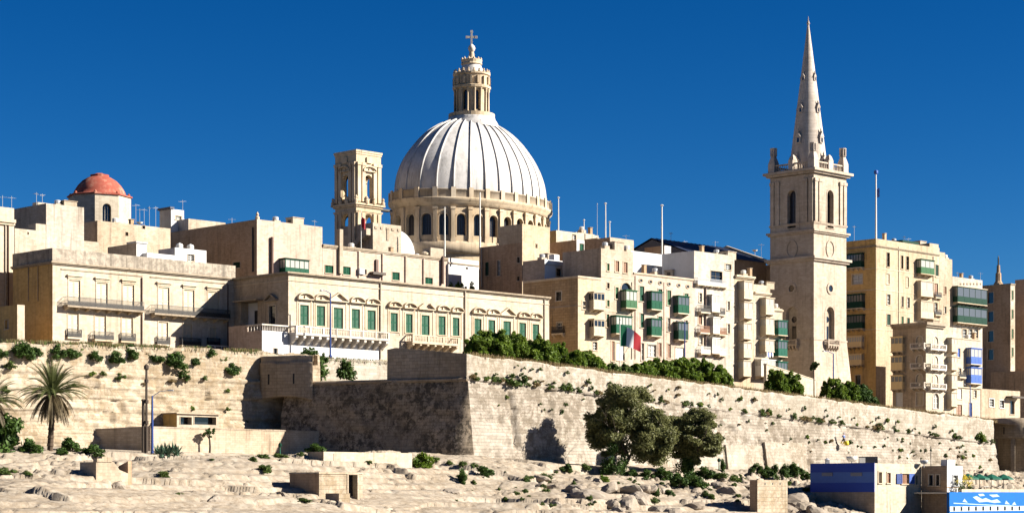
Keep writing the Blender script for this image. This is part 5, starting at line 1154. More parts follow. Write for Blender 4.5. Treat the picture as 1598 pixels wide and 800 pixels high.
MB().lathe([(1.5, ze+3.35), (1.55, ze+3.75), (1.2, ze+3.8), (.5, ze+4.05), (0.02, ze+4.1)], 16).build('cap', 'red_plaster', ch)
for k in range(8):
    a = R(-87+45*k); MB().lathe([(.22, 0), (.24, .3), (.08, .5)], 7).build('knob', 'red_plaster', ch, (Ro*.93*math.cos(a), Ro*.93*math.sin(a), ze+.2))

# ================================================================== the Anglican tower and spire
b = B('church_tower', 'tall square limestone church tower with belfry windows and an octagonal stone spire', 1270, 310.6, 1323, 1205, 270, 10.0, 'tower_stone', cat='church tower')
b.L = b.W = 9.75; L_ = 9.75; zf = lambda y: b.fz(1270, y)
for z, pr, h, nm in ((zf(399), .75, .45, 'cornice'), (zf(357), .55, .35, 'cornice'), (zf(262), .95, .45, 'cornice'), (zf(527), .15, .3, 'string_course'), (zf(345), .18, .2, 'string_course')):
    m = MB(); m.box(-pr, L_+pr, -pr, L_+pr, z-h, z); m.box(-pr*.55, L_+pr*.55, -pr*.55, L_+pr*.55, z-h*1.8, z-h); m.build(nm, 'tower_stone', b.root)
m = MB(); z0, z1 = 0, zf(527)-.25; e = 1.45
q = [(-e, -e), (L_+e, -e), (L_+e, L_+e), (-e, L_+e)]; t_ = [(-.06, -.06), (L_+.06, -.06), (L_+.06, L_+.06), (-.06, L_+.06)]
for k in range(4): m.quad((*q[k], z0), (*q[(k+1)%4], z0), (*t_[(k+1)%4], z1), (*t_[k], z1))
m.build('battered_base', 'tower_stone', b.root)
b.winm('f', L_*.5-.95, L_*.5+.95, zf(352), zf(294)+.2, 'leaded', True, 'tower_stone', .25, True, dep=.9); b.winm('s', L_*.5-.95, L_*.5+.95, zf(352), zf(294)+.2, 'leaded', True, 'tower_stone', .25, True, dep=.9)
for face in ('f', 's'):
    for a in (.55, 1.75, L_-1.75, L_-.55):
        b.strip('pilaster', face, a, .8, zf(345), zf(282), .22, 'tower_stone'); b.strip('capital', face, a, 1.0, zf(282), zf(277), .32, 'tower_stone')
    loc, rz = b.place(face, L_/2, zf(385)); m = MB(); n = 16
    for k in range(n):
        t0, t1 = 2*math.pi*k/n, 2*math.pi*(k+1)/n; m.prism([(1.0*math.cos(t0), 1.35*math.sin(t0)), (1.0*math.cos(t1), 1.35*math.sin(t1)), (1.3*math.cos(t1), 1.68*math.sin(t1)), (1.3*math.cos(t0), 1.68*math.sin(t0))], -.14, .02)
    m.build('roundel', 'tower_stone', b.root, loc, rz)
    loc, rz = b.place(face, L_/2, zf(447)); m = MB()
    for k in range(n):
        t0, t1 = 2*math.pi*k/n, 2*math.pi*(k+1)/n; m.prism([(.62*math.cos(t0), .62*math.sin(t0)), (.62*math.cos(t1), .62*math.sin(t1)), (1.05*math.cos(t1), 1.05*math.sin(t1)), (1.05*math.cos(t0), 1.05*math.sin(t0))], -.16, .02)
    o = m.build('round_window', 'tower_stone', b.root, loc, rz); MB().prism([(.64*math.cos(2*math.pi*k/n), .64*math.sin(2*math.pi*k/n)) for k in range(n)], -.03, .01).build('pane', 'glass_dark', o)
    o = b.winm(face, L_*.5-1.2, L_*.5+1.2, zf(534), zf(480)+.5, 'blind', True, 'tower_stone', .45, False, dep=.75)
    pn = MB(); n = 14; pn.prism([(.55*math.cos(2*math.pi*k/n), 4.4+.55*math.sin(2*math.pi*k/n)) for k in range(n)], .66, .72); pn.box(-.4, .4, .66, .72, .6, 3.2); pn.build('opening', 'glass_dark', o)
    b.stone_balcony(face, L_*.5, zf(536), 3.6, .9, .95, 5, 'tower_stone', 1.1, corbw=.3)
b.done()
zt = b.H + .9
for face_i, (x0, x1, y0, y1) in enumerate(((.0, L_, -.1, .25), (-.1, .25, .25, L_-.25), (0, L_, L_-.25, L_+.1), (L_-.25, L_+.1, .25, L_-.25))):
    m = MB(); zl = zf(262)
    m.box(x0, x1, y0, y1, zl, zl+.25); m.box(x0, x1, y0, y1, zl+1.15, zl+1.4)
    n = 20; hor = x1-x0 > y1-y0
    for k in range(n):
        f = (k+.5)/n; x, y = (x0+(x1-x0)*f, (y0+y1)/2) if hor else ((x0+x1)/2, y0+(y1-y0)*f); m.lathe([(.09, zl+.2), (.13, zl+.5), (.06, zl+.9), (.1, zl+1.2)], 6, x, y, cap=False)
    m.build('balustrade', 'tower_stone', b.root)
for x, y in ((.45, .45), (L_-.45, .45), (.45, L_-.45), (L_-.45, L_-.45)):
    zl = zf(262); m = MB(); m.box(x-.72, x+.72, y-.72, y+.72, zl, zl+1.7); m.lathe([(1.0, zl+1.7), (.86, zl+2.1), (.55, zl+2.9), (.5, zl+3.1)], 4, x, y, R(45)); m.lathe([(.62, zl+3.1), (.5, zl+3.25), (.5, zl+4.3), (.66, zl+4.4), (.66, zl+4.6)], 8, x, y)
    pn = m.build('pinnacle', 'spire_stone', b.root)
    for k in range(8): a = R(45*k); MB().lathe([(.09, zl+3.2), (.09, zl+4.4)], 5, x+.55*math.cos(a), y+.55*math.sin(a)).build('colonnette', 'spire_stone', pn)
for x, y in ((L_/2, .3), (.3, L_/2)): MB().box(x-.7, x+.7, y-.5, y+.5, zf(262), zf(262)+1.9).lathe([(.8, zf(262)+1.9), (.5, zf(262)+2.6), (.2, zf(262)+2.9)], 4, x, y, R(45)).build('parapet_block', 'spire_stone', b.root)
cxy = L_/2; zs0 = zf(262)-.3; ztip = 85.3-10.0; r0 = 3.62
sp = MB(); N8 = 8; lv = 26; rows = []
for j in range(lv+1):
    f = j/lv; rr = r0*(1-f)**1.0 + .10; rows.append([(cxy + rr*math.cos(R(22.5+45*k)), cxy + rr*math.sin(R(22.5+45*k)), zs0 + (ztip-zs0)*f) for k in range(9)])
spire = link('spire', grid_mesh('spire', np.array(rows), 'spire_stone'), b.root)
MB().lathe([(.16, ztip-.6), (.3, ztip-.3), (.2, ztip), (.1, ztip+.3), (.04, ztip+1.0)], 8, cxy, cxy).build('finial', 'spire_stone', spire)
for f, s_, ks in ((.04, 1.0, (0, 2, 4, 6)), (.20, .95, (0, 2, 4, 6)), (.40, .8, (0, 2, 4, 6)), (.61, .62, range(0, 8, 2))):
    for k in ks:
        a = R(45*k); rr = (r0*(1-f))*math.cos(R(22.5)); z = zs0 + (ztip-zs0)*f
        m = MB(); m.box(-.5*s_, .5*s_, -.42*s_, .5, 0, 1.15*s_); m.prism([(-.62*s_, 1.15*s_), (.62*s_, 1.15*s_), (0, 2.2*s_)], -.5*s_, .5); m.lathe([(.14*s_, 2.1*s_), (.18*s_, 2.4*s_), (.03, 2.9*s_)], 6, 0, -.2*s_)
        lu = m.build('lucarne', 'spire_stone', spire, (cxy + rr*math.cos(a), cxy + rr*math.sin(a), z), a+R(90)); MB().box(-.26*s_, .26*s_, -.44*s_, -.40*s_, .12*s_, .95*s_).build('opening', 'glass_dark', lu)
# nave with slate roof behind the apartments
E1 = onD(1198, 409, 331); E0 = onD(1080, 400, 331); Ln = (E1.x-E0.x)/S2; zb = 14.0
nv = thing('church_nave', 'long church nave with a dark slate roof and stone gable coping beside the tall tower', 'church', (E0.x, E0.y, zb), R(45)); he = E1.z-zb; W2 = 9.4; hr = he+3.4
m = MB(); m.box(0, Ln, .4, W2*2-.4, 0, he-.05); m.build('wall', 'limestone_brown', nv); MB().prism([(.4, he-.06), (W2*2-.4, he-.06), (W2, hr-.3)], .02, Ln-.02, 'x').build('gable', 'slate', nv)
MB().quad((-.2, 0, he), (Ln-.5, 0, he), (Ln-.5, W2, hr), (-.2, W2, hr)).quad((-.2, 0, he-.2), (Ln-.5, 0, he-.2), (Ln-.5, 0, he), (-.2, 0, he)).build('roof', 'slate', nv); MB().quad((-.2, 2*W2, he), (Ln-.5, 2*W2, he), (Ln-.5, W2, hr), (-.2, W2, hr)).build('roof', 'slate', nv)
for x0 in (Ln-.5,): m = MB(); m.prism([(-.3, he-.4), (-.3, he+.35), (W2, hr+.4), (2*W2+.3, he+.35), (2*W2+.3, he-.4), (W2, hr-.4)], x0, x0+.6, 'x'); m.build('gable_coping', 'trim', nv)
m = MB()
for k in range(1, 18): x = Ln*k/18; m.prism([(0, he+.02), (W2, hr+.02), (W2, hr+.08), (0, he+.08)], x-.04, x+.04, 'x')
m.build('roof_seams', 'slate', nv)
m = MB().box(Ln+.2, Ln+11, -3.4, W2, 0, he-.5); m.build('transept', 'limestone_brown', nv)
# distant obelisk-like spire at the right
p = onD(1558, 445, 420); s = thing('distant_spire', 'thin distant stone spire with a dark tip above the shaded tenement', 'spire', (p.x, p.y, 15.0), R(45)); hh = p.z-15
MB().box(-.9, .9, -.9, .9, 0, hh+.5).build('shaft', 'limestone_brown', s); MB().lathe([(1.15, hh+.5), (.8, hh+1.2), (.75, hh+3.2), (.5, hh+3.4), (.42, hh+5.4)], 8, rot=R(22.5)).build('pinnacle', 'limestone_brown', s); MB().lathe([(.2, hh+5.3), (.2, hh+7.3), (.03, hh+8.0)], 6).build('tip', 'iron', s)
# ================================================================== foreground masonry
b = B('low_wall', 'low smooth cream wall block standing on the rock before the dark bastion flank', 505, 239, 643, 480, 704, 0.0, 'plaster_cream', 'limestone', cat='wall', par=.1)
o = b.strip('panel', 'f', b.fx(526), 1.0, b.fz(526, 721), b.fz(526, 707), .03, 'limestone_pale'); b.done()
b = B('rock_hut', 'rough stone hut built into the rock with a tall dark doorway', 498, 216, 566, 452, 736, -4.0, 'curtain_stone', 'limestone_brown', cat='hut', par=.1)
b.win('f', 543.5, 557.5, 740, 779, 'dark', frame='limestone', fw=.16, sill=False, dep=.7); b.course(b.H-.16, .16, .08, 'limestone'); b.done()
b = B('stone_block', 'squared stone block lying in front of the dark hut doorway', 529, 208.5, 546, 508, 769, -4.0, 'curtain_stone', 'limestone_grey', cat='block', par=.05); b.done()
p = on_rock(150, 752); t = thing('ruined_cell', 'small ruined ochre stone cell with a collapsed side on the rock', 'ruin', (p.x, p.y, p.z-.6), R(45))
m = MB(); m.prism([(0, 0), (3.4, 0), (3.4, 1.2), (2.5, 1.5), (1.9, 2.2), (0, 2.3)], 0, .45); m.box(0, .45, .45, 2.6, 0, 2.2); m.build('wall', 'limestone', t); m = MB(); m.prism([(0, 0), (2.6, 0), (2.6, 1.0), (1.4, 1.9), (0, 2.3)], 3.4, 3.8, 'x'); m.build('broken_wall', 'limestone_brown', t)
for k in range(3): x = .3+k*.55; MB().box(x-.26, x+.26, -.08, .53, 2.2, 2.4+random.uniform(.1, .3)).build('coping_stone', 'limestone', t)
b = B('stone_pier', 'tall squared stone pier rising from the boulders near the blue restaurant', 1182, 204, 1229, 1170, 748, -6.0, 'curtain_stone', 'limestone_brown', cat='pier', par=.05)
for k in range(3): b.strip('drain_hole', 'f', b.L*(k+1)/4, .16, b.H-.55, b.H-.3, .01, 'black_panel')
b.done()
b = B('terrace_hut', 'low flat-roofed hut with long dark openings on the terrace above the retaining wall', 276, 288.5, 341, 254, 645, 6.5, 'limestone_pale', 'limestone_ochre', cat='hut', par=.1)
for r in ((281,299,650,662),(303,337,650,662)): b.win('f', *r, 'dark', fw=.05, sill=False, dep=.8)
b.block('roof_slab', -.2, b.L+.3, -.25, b.W, b.H, b.H+.15, 'limestone'); b.done()

# ================================================================== waterside restaurant
b = B('restaurant', 'flat-roofed waterside restaurant with a dark blue banded side wall', 1365, 198.0, 1438, 1265, 722, -6.5, 'plaster_cream', 'limestone_grey', cat='restaurant', par=.15)
for (y0, y1, mt, d) in ((722, 736, 'navy_paint', .06), (736, 752.5, 'bluegrey_paint', .04), (752.5, 767, 'navy_paint', .06)):
    z1, z0 = b.sz(1315, y0), b.sz(1315, y1); MB().box(-d, .01, -.0, b.W, z0+.002, z1).build('painted_band', mt, b.root)
for r in ((1283,1300,736.5,742),(1328,1346,736.5,742)): a, c, z0, z1 = b.rect('s', r); o = MB().box(-.1, 0, a, c, z0, z1).build('vent_grille', 'louvre_grey', b.root); [MB().box(-.13, -.1, a+.05, c-.05, z0+.1*k+.02, z0+.1*k+.05).build('slat', 'grey_metal', o) for k in range(4)]
b.win('f', 1371, 1376, 736, 753, 'blind'); b.win('f', 1384, 1389.5, 737, 753, 'brown'); b.win('f', 1407, 1418, 738.5, 754, 'brown'); b.win('f', 1428, 1432, 741, 755, 'blind')
for x0, x1 in ((1398.5, 1407), (1418, 1426)): a, c, z0, z1 = b.rect('f', (x0, x1, 738.5, 754)); b.put('open_shutter', shutter_mesh('blue_paint' if x0 > 1410 else 'lamp_blue'), 'f', (a+c)/2, z0, -.08, ((c-a), 1, z1-z0))
b.done(); rest = b
zr = rest.C.z
p = onD(1329, 716, 208.1); d = thing('satellite_dish', 'white dish antenna with a box on the blue banded restaurant roof', 'dish', (p.x, p.y, zr-.2)); MB().lathe([(.05, .5), (.4, .55), (.62, .8), (.68, 1.15), (.55, 1.15), (.3, .75)], 14).build('dish', 'white_paint', d, smooth=True); MB().tube((0,0,0), (0,0,.6), .06, n=6).build('post', 'grey_metal', d); MB().box(.9, 1.6, -.4, .4, 0, 1.0).build('box', 'white_paint', d)
p = onD(1355, 720, 206.3); d = thing('solar_panel', 'black tilted panel standing on the restaurant roof', 'panel', (p.x, p.y, zr-.2), R(-8)); MB().prism([(0, .15), (.5, 1.15), (.55, 1.12), (.06, .12)], -1.15, 1.15, 'x').build('panel', 'black_panel', d); MB().box(-1, -.9, .4, .5, 0, 1.0).box(.9, 1, .4, .5, 0, 1.0).build('stand', 'grey_metal', d)
p = onD(1291, 721, 210.0); d = thing('roof_vent', 'small grey roof vent on the blue banded restaurant', 'vent', (p.x, p.y, zr-.2)); MB().box(-.25, .25, -.25, .25, 0, .7).build('duct', 'grey_metal', d); MB().lathe([(.38, .7), (.05, .95)], 8).build('cap', 'grey_metal', d)
b = B('restaurant_wing', 'projecting white restaurant wing with a brown shaded side and two slit windows', 1478, 192.7, 1502, 1438.2, 726, -6.5, 'plaster_white', 'limestone_brown', cat='restaurant', par=.15)
b.win('s', 1450, 1456, 740.5, 757, 'dark'); b.win('s', 1461, 1466, 740.5, 757, 'dark'); b.win('f', 1487, 1494.5, 741, 757, 'grey', frame='grey_metal'); b.block('chimney', b.fx(1483), b.fx(1495), .4, 1.3, b.H-.1, b.H+.75, 'plaster_white'); b.course(b.sz(1460, 760), .08, .04, 'limestone_brown'); b.done()
p = onD(1442, 722, 197.1); d = thing('satellite_dish', 'grey dish antenna on the shaded restaurant wing beside a pole', 'dish', (p.x, p.y, b.C.z-.2)); MB().lathe([(.05, .45), (.35, .5), (.52, .75), (.5, .9)], 12).build('dish', 'grey_metal', d, smooth=True); MB().tube((0,0,0), (0,0,.5), .05, n=6).build('post', 'grey_metal', d); MB().tube((.9,.4,0), (.9,.4,2.6), .05, n=6).build('pole', 'iron', d)
b = B('sign_terrace', 'bright blue restaurant terrace front painted with white sails and a row of small windows', 1481.5, 188.3, 1680, 1478, 767, -7.0, 'sign_blue', cat='restaurant', W=.35, par=.02)
z0, z1 = b.fz(1490, 797), b.fz(1490, 789.5); n = 22; x0, x1 = b.fx(1480.5), b.fx(1615)
MB().box(.05, b.fx(1615), -.05, .01, z0, z1).build('window_band', 'white_paint', b.root)
for k in range(n):
    x = b.fx(1488.5 + k*11.3)
    if x < x1: MB().box(x-.21, x+.21, -.07, -.03, z0+.06, z1-.03).build('window', 'glass_dark', b.root)
def sail(pts): MB().prism([(b.fx(x), b.fz(x, y)) for x, y in pts], -.012, .005).build('painted_sail', 'sail_paint', b.root)
sail([(1488, 783.5), (1534, 786), (1582, 788), (1582, 789.3), (1534, 787.4), (1488, 785)]); sail([(1502, 782), (1505, 777), (1510, 783.5)]); sail([(1518, 775), (1524, 773), (1533, 778), (1538, 776), (1547, 780), (1556, 778), (1562, 783), (1552, 784), (1540, 782), (1528, 783)]); sail([(1526, 770), (1534, 769.5), (1537, 772.5), (1529, 773.5)]); sail([(1543, 771), (1556, 770.5), (1560, 774), (1549, 775)]); sail([(1568, 785.5), (1570, 780), (1576, 786.3)]); sail([(1579, 786.5), (1583, 782), (1586, 787.3)])
b.done(); terr = b
b.block('deck', b.fx(1503), b.fx(1675), .36, 7.0, b.H-.2, b.H-.02, 'concrete')
m = MB().box(b.fx(1502), b.fx(1660), .1, .25, b.H+.0, b.H+.35); m.build('terrace_parapet', 'plaster_cream', b.root)
zt = b.C.z
for k, px in enumerate((1511, 1528, 1547, 1566)):
    p = onD(px, 755, 192.9); t = thing('parasol', 'dark green parasol open over the blue restaurant terrace', 'parasol', (p.x, p.y, zt-.05), R(20*k), 'green parasols on the blue terrace')
    MB().tube((0,0,0), (0,0,2.3), .035, n=6).build('pole', 'iron', t); MB().lathe([(1.3, 1.55), (1.28, 1.72), (.7, 2.0), (.05, 2.28)], 8, cap=False).build('canopy', 'canvas_green', t); MB().lathe([(.3, 0), (.3, .1)], 10).build('base', 'concrete', t)
p = onD(1506, 748, 191.1); t = thing('flower_shrub', 'yellow flowering shrub in a trough at the end of the blue terrace', 'shrub', (p.x, p.y, zt-.05)); MB().box(-.8, .8, -.3, .3, 0, .5).build('trough', 'concrete', t); link('foliage', bush_mesh(3, 1.7, 2.0, 'leaf_caper', 10, 60, .1), t, (0,0,.3)); link('flowers', bush_mesh(4, 1.9, 1.5, 'yellow_flower', 8, 60, .07), t, (0,0,1.0))
for k, px in enumerate((1520, 1536, 1556)):
    p = onD(px, 765, 191.2); t = thing('terrace_table', 'small dark table with chairs behind the blue terrace parapet', 'table', (p.x, p.y, zt-.05), R(30*k), 'tables on the blue terrace'); MB().box(-.4, .4, -.4, .4, .7, .75).build('table_top', 'white_paint', t); MB().tube((0,0,0), (0,0,.7), .05, n=6).build('leg', 'iron', t)

# ================================================================== poles, lamps, aerials, flags
def pole(px, y0, y1, D, r, mat, label, cat='pole', name='mast', group=None, down=1.5):
    p = onD(px, y1, D); h = (y1-y0)/F*p.y; t = thing(name, label, cat, (p.x, p.y, p.z-down), 0, group)
    MB().tube((0,0,0), (0,0,h+down), r, r*.6, 8).build('shaft', mat, t); MB().lathe([(r*1.6, h+down), (r*2, h+down+.1), (.01, h+down+.25)], 8).build('cap', mat, t); return t, h+down
pole(871.5, 309, 358, 352, .13, 'white_paint', 'white flag mast on the pale roof house beside the dome'); pole(945, 318, 369, 346, .13, 'white_paint', 'tallest white mast on the roofs between dome and tower'); pole(932, 319, 366, 349, .05, 'grey_metal', 'thin grey mast beside the tallest roof mast'); pole(951.5, 347, 370, 337, .12, 'white_paint', 'short white mast on the roof house near the slate roof'); pole(911.5, 344, 362, 352, .10, 'white_paint', 'short white mast on the ochre-sided roof house'); pole(1033, 321, 390, 325, .16, 'white_paint', 'white roof mast beside the brown chimney wall')
t, h = pole(1367, 268, 373, 328, .2, 'white_paint', 'tall white flagpole with a blue disc on the ochre-sided tenement', name='flagpole'); MB().lathe([(.02, h-.6), (.38, h-.4), (.42, h-.1), (.38, h+.2), (.02, h+.4)], 12).build('disc', 'blue_paint', t); link('cloth', grid_mesh('cloth', np.array([[(.2+i*.12, .1*math.sin(i), h-3.2-j*.35) for j in range(6)] for i in range(5)]), 'blue_paint'), t)
AER = [(4, 326, 305, 356), (18, 328, 306, 356), (57, 320, 300, 372), (66, 318, 302, 372), (212, 350, 318, 380), (218, 351, 325, 380), (225, 352, 325, 382), (233, 352, 322, 384), (243, 353, 322, 384), (285, 328, 312, 397), (362, 350, 340, 372), (491, 352, 343, 370), (1047, 385, 362, 345), (1068, 386, 375, 350), (1116, 388, 376, 350), (1188, 393, 380, 345), (1333, 374, 352, 340), (1411, 378, 368, 330), (1418, 380, 371, 335), (977, 378, 366, 350), (1530, 437, 425, 360), (1494, 433, 424, 335), (1502, 434, 425, 335)]
for k, (px, y1, y0, D) in enumerate(AER):
    p = onD(px, y1, D); h = (y1-y0)/F*p.y; t = thing('roof_aerial', 'thin metal television aerial on a city roof', 'aerial', (p.x, p.y, p.z-1.2), R(37*k), 'television aerials on the roofs'); m = MB().tube((0,0,0), (0,0,h+1.2), .035, n=5)
    t_m = m.build('mast', 'grey_metal', t); m = MB().tube((-.6,0,h+.95), (.6,0,h+.95), .02, n=4)
    for q in range(5): x = -.55+q*.27; m.tube((x,-.4+.03*q,h+.95), (x,.4-.03*q,h+.95), .014, n=4)
    m.build('aerial_bars', 'grey_metal', t)
p = onD(218, 352, 379); 
for px, y, D in ((218, 348, 379), (1178, 391, 346)):
    p = onD(px, y, D); t = thing('roof_dish', 'small white satellite dish among the roof aerials', 'dish', (p.x, p.y, p.z-.8), 0, 'roof dishes'); MB().tube((0,0,-.5), (0,0,.7), .05, n=6).build('post', 'grey_metal', t); MB().lathe([(.05, .6), (.4, .7), (.55, .95)], 12).build('dish', 'white_paint', t)
def lamp(px, y0, y1, D, label, arm=(1.6, 0), r=.13, down=3.0):
    p = onD(px, y1, D); h = (y1-y0)/F*p.y+down; t = thing('street_lamp', label, 'street lamp', (p.x, p.y, p.z-down), R(45)); MB().lathe([(r*2.1, 0), (r*2.1, 1.3+down*.5), (r, 1.5+down*.5), (r*.7, h)], 8).build('post', 'lamp_blue', t)
    m = MB().tube((0,0,h-.05), (arm[0]*.5, arm[1]*.5, h+.25), .05, n=6).tube((arm[0]*.5, arm[1]*.5, h+.25), (arm[0], arm[1], h+.3), .045, n=6); m.build('arm', 'lamp_blue', t); MB().lathe([(.05, h+.36), (.22, h+.28), (.26, h+.16), (.1, h+.12)], 8, arm[0], arm[1]).build('lamp_head', 'grey_metal', t)
lamp(515.5, 457, 553, 304.5, 'blue street lamp in front of the green-shuttered palazzo', (-1.6, 0)); lamp(1068.5, 502, 590, 300, 'dark blue street lamp before the shrubs below the oval vents', (0, 1.6)); lamp(1300.5, 551, 604, 296, 'blue street lamp with an arm at the foot of the church tower', (-2.8, 0)); lamp(1514, 601, 655, 290, 'blue street lamp before the house with blue balconies', (0, 1.2))
p = pt(237.5, 700, 224); p.z = ground_z(p.x, p.y); t = thing('quay_lamp', 'bright blue lamp post with a curved arm at the corner of the retaining wall', 'street lamp', tuple(p)); hh = pt(237.5, 617, 224).z - p.z; MB().lathe([(.16, -.5), (.14, hh*.5), (.09, hh)], 8).build('post', 'lamp_blue', t); MB().tube((0,0,hh-.1), (.8,0,hh+.45), .05, n=6).tube((.8,0,hh+.45), (1.9,0,hh+.6), .045, n=6).build('arm', 'grey_metal', t); MB().box(1.7, 2.3, -.12, .12, hh+.52, hh+.66).build('lamp_head', 'grey_metal', t)
for px, y0, y1, lab, rr in ((223.5, 625, 694, 'short dark timber pole beside the bright blue lamp post', .2), (228.5, 577, 690, 'tall dark pole with a bulbous head beside the bright blue lamp post', .16)):
    p = pt(px, y1, 225); p.z = ground_z(p.x, p.y); hh = pt(px, y0, 225).z - p.z; t = thing('timber_pole', lab, 'pole', tuple(p)); MB().tube((0,0,-.6), (0,0,hh), rr, rr*.8, 8).build('shaft', 'wood_dark', t); MB().lathe([(rr, hh), (rr*1.8, hh+.15), (rr*1.8, hh+.45), (.02, hh+.7)] if rr < .2 else [(rr, hh), (rr*1.1, hh+.1), (rr*.9, hh+.2)], 8).build('head', 'wood_dark', t)
    if rr < .2:
        for z in (hh*.35, hh*.6, hh*.85): MB().lathe([(rr*1.5, z), (rr*1.5, z+.35)], 8).build('collar', 'wood_dark', t)
for px, y in ((437, 699), (1122, 735)):
    p = onD(px, y, 276 if px < 800 else 249); p.z = ground_z(p.x, p.y); t = thing('lantern_post', 'low dark green lantern post before a sunlit wall', 'lamp', tuple(p), 0, 'low lantern posts'); MB().lathe([(.12, -.4), (.08, .2), (.06, 1.0)], 8).build('post', 'canvas_green', t); MB().lathe([(.06, 1.0), (.2, 1.1), (.24, 1.35), (.02, 1.6)], 8).build('lantern', 'green_dark', t)
# tricolour flag
p = onD(967.5, 545, 266); zg = zw(a_of(p))-.5; t = thing('national_flag', 'green, white and red tricolour flag hanging before the pale apartment houses', 'flag', (p.x, p.y, zg)); hp = pt(967.5, 503, p.y).z - zg
MB().tube((0,0,-.3), (0,0,hp+.3), .06, .05, 8).build('pole', 'white_paint', t); MB().lathe([(.09, hp+.3), (.02, hp+.5)], 8).build('finial', 'iron', t)
k_ = p.y/F
def cl(i, j):   # i along the fly 0..1, j down the hoist 0..1
    x = i*33*k_; z = hp - (3 + j*34 + i*19 - 3*math.sin(i*3.1) + (j*0 - i*j*10))*k_; return (x*(1-.18*j*(1-i)), .35*math.sin(i*7+j*1.5)*i + .2*i, z)
for q, mt in enumerate(('flag_green', 'flag_white', 'flag_red')): link('flag_panel', grid_mesh('flag_panel', np.array([[cl((q + i/8)/3, j/10) for j in range(11)] for i in range(9)]), mt, True), t)

# rope-access worker on the bastion wall
def skin(name, verts, edges, radii, mat, parent, sub=1):
    bm = bmesh.new(); ly = bm.verts.layers.skin.verify(); bv = [bm.verts.new(v) for v in verts]
    for e in edges: bm.edges.new((bv[e[0]], bv[e[1]]))
    for v, r in zip(bv, radii): v[ly].radius = (r, r)
    bv[0][ly].use_root = True
    me = bpy.data.meshes.new(name); bm.to_mesh(me); bm.free(); me.materials.append(MATS[mat])
    o = link(name, me, parent); o.modifiers.new('skin', 'SKIN'); s_ = o.modifiers.new('sub', 'SUBSURF'); s_.levels = sub; s_.render_levels = sub; return o
p = onD(1317, 694, WALL_D-1.9); t = thing('person', 'person in grey, yellow and black clothes hanging on a rope against the bastion', 'person', (p.x, p.y, p.z), R(45))
vb = [(0,0,.95),(0,.02,1.2),(0,.02,1.42),(0,0,1.55),(0,-.02,1.72),(-.2,0,1.42),(-.26,.15,1.2),(-.12,.3,1.3),(.2,0,1.42),(.2,.12,1.68),(.06,.1,1.95),(-.11,0,.88),(-.24,.2,.55),(-.2,.42,.2),(-.2,.28,.12),(.11,0,.88),(.26,.16,.5),(.24,.42,.12),(.24,.28,.04)]
eb = [(0,1),(1,2),(2,3),(3,4),(2,5),(5,6),(6,7),(2,8),(8,9),(9,10),(0,11),(11,12),(12,13),(13,14),(0,15),(15,16),(16,17),(17,18)]
skin('body', vb, eb, [.14,.13,.15,.06,.11,.07,.05,.04,.07,.05,.04,.09,.07,.05,.04,.09,.07,.05,.04], 'skin', t, 2)
skin('shirt', [vb[i] for i in (1,2,5,6,8,9)] + [(0,.01,1.05)], [(6,0),(0,1),(1,2),(2,3),(1,4),(4,5)], [.155,.17,.09,.07,.09,.07,.16], 'bluegrey_paint', t, 2)
skin('trousers', [vb[0], vb[11], vb[12], vb[15], vb[16]], [(0,1),(1,2),(0,3),(3,4)], [.16,.115,.10,.115,.10], 'black_panel', t, 2); skin('gaiters', [vb[12], vb[13]], [(0,1)], [.105,.08], 'yellow_flower', t, 1); skin('gaiters', [vb[16], vb[17]], [(0,1)], [.105,.08], 'yellow_flower', t, 1)
MB().lathe([(.12, 1.72), (.135, 1.76), (.11, 1.86), (.02, 1.9)], 10, 0, -.02).build('helmet', 'grey_metal', t)
o = MB().tube((0,0,0), (0,1.3,3.6), .02, n=5).build('climbing_rope', 'cream_paint', None, (p.x, p.y, p.z+1.0), R(45)); tag(o, 'rope running from the hanging person up to the bastion ledge', 'rope')
bg_ = thing('tool_bag', 'round yellow tool bag hanging below the person on the rope', 'bag', (p.x, p.y, p.z+.3), R(45)); MB().lathe([(.02, -.35), (.3, -.3), (.36, 0), (.3, .3), (.02, .35)], 12, .25, -.28).build('bag', 'yellow_flower', bg_, smooth=True); MB().tube((.25,-.28,.3), (.05,-.05,.75), .015, n=4).build('strap', 'iron', bg_)

# ================================================================== vegetation
def shrub(px, w_px, ytop, D, seed, label, leaf='leaf_oleander', group=None, zb=None, name='street_shrub', n=210, size=.17):
    p = onD(px, ytop, D); z0 = zw(a_of(p)) if zb is None else zb; w = w_px*p.y/F*1.12; h = p.z-z0+.2
    rg = np.random.RandomState(seed); lob = [(rg.uniform(-.62, .62), rg.uniform(-.6, .4), rg.uniform(.05, .62), rg.uniform(.34, .52)) for _ in range(13)] + [(rg.uniform(-.3, .3), 0, .66, .36)]
    return tree(name, label, (p.x, p.y, z0-.3), h, w, leaf, seed, trunk_h=min(.5, h*.12), group=group, n_leaf=n, size=size, depth_=min(w, 5.0), trunk_r=.10, cat='shrub', clumps_n=int(50+w*9), lobes=lob, ragged=True)
GL = 'bushy green shrub in the row behind the bastion parapet before the palazzo'; G2 = 'bushy green shrub in the row below the pale apartment houses'
for k, (px, w, y, D) in enumerate(((742,32,520,263),(768,62,507,264),(805,60,511,265),(840,56,519,264),(873,48,529,264),(898,36,541,262))): shrub(px, w, y, D, 100+k, GL, group='shrubs before the palazzo')
shrub(922, 44, 543, 262, 120, 'rounded lighter green shrub below the narrow town house')
for k, (px, w, y, D) in enumerate(((1000,42,562,262),(1030,52,554,263),(1065,58,553,264),(1098,54,555,264),(1122,40,566,262))): shrub(px, w, y, D, 130+k, G2, group='shrubs before the apartments')
for k, (px, w, y, D) in enumerate(((955,26,566,260.5),(975,22,568,260.5))): shrub(px, w, y, D, 150+k, 'low dusty green scrub beneath the tricolour flag', 'leaf_caper', 'scrub under the flag')
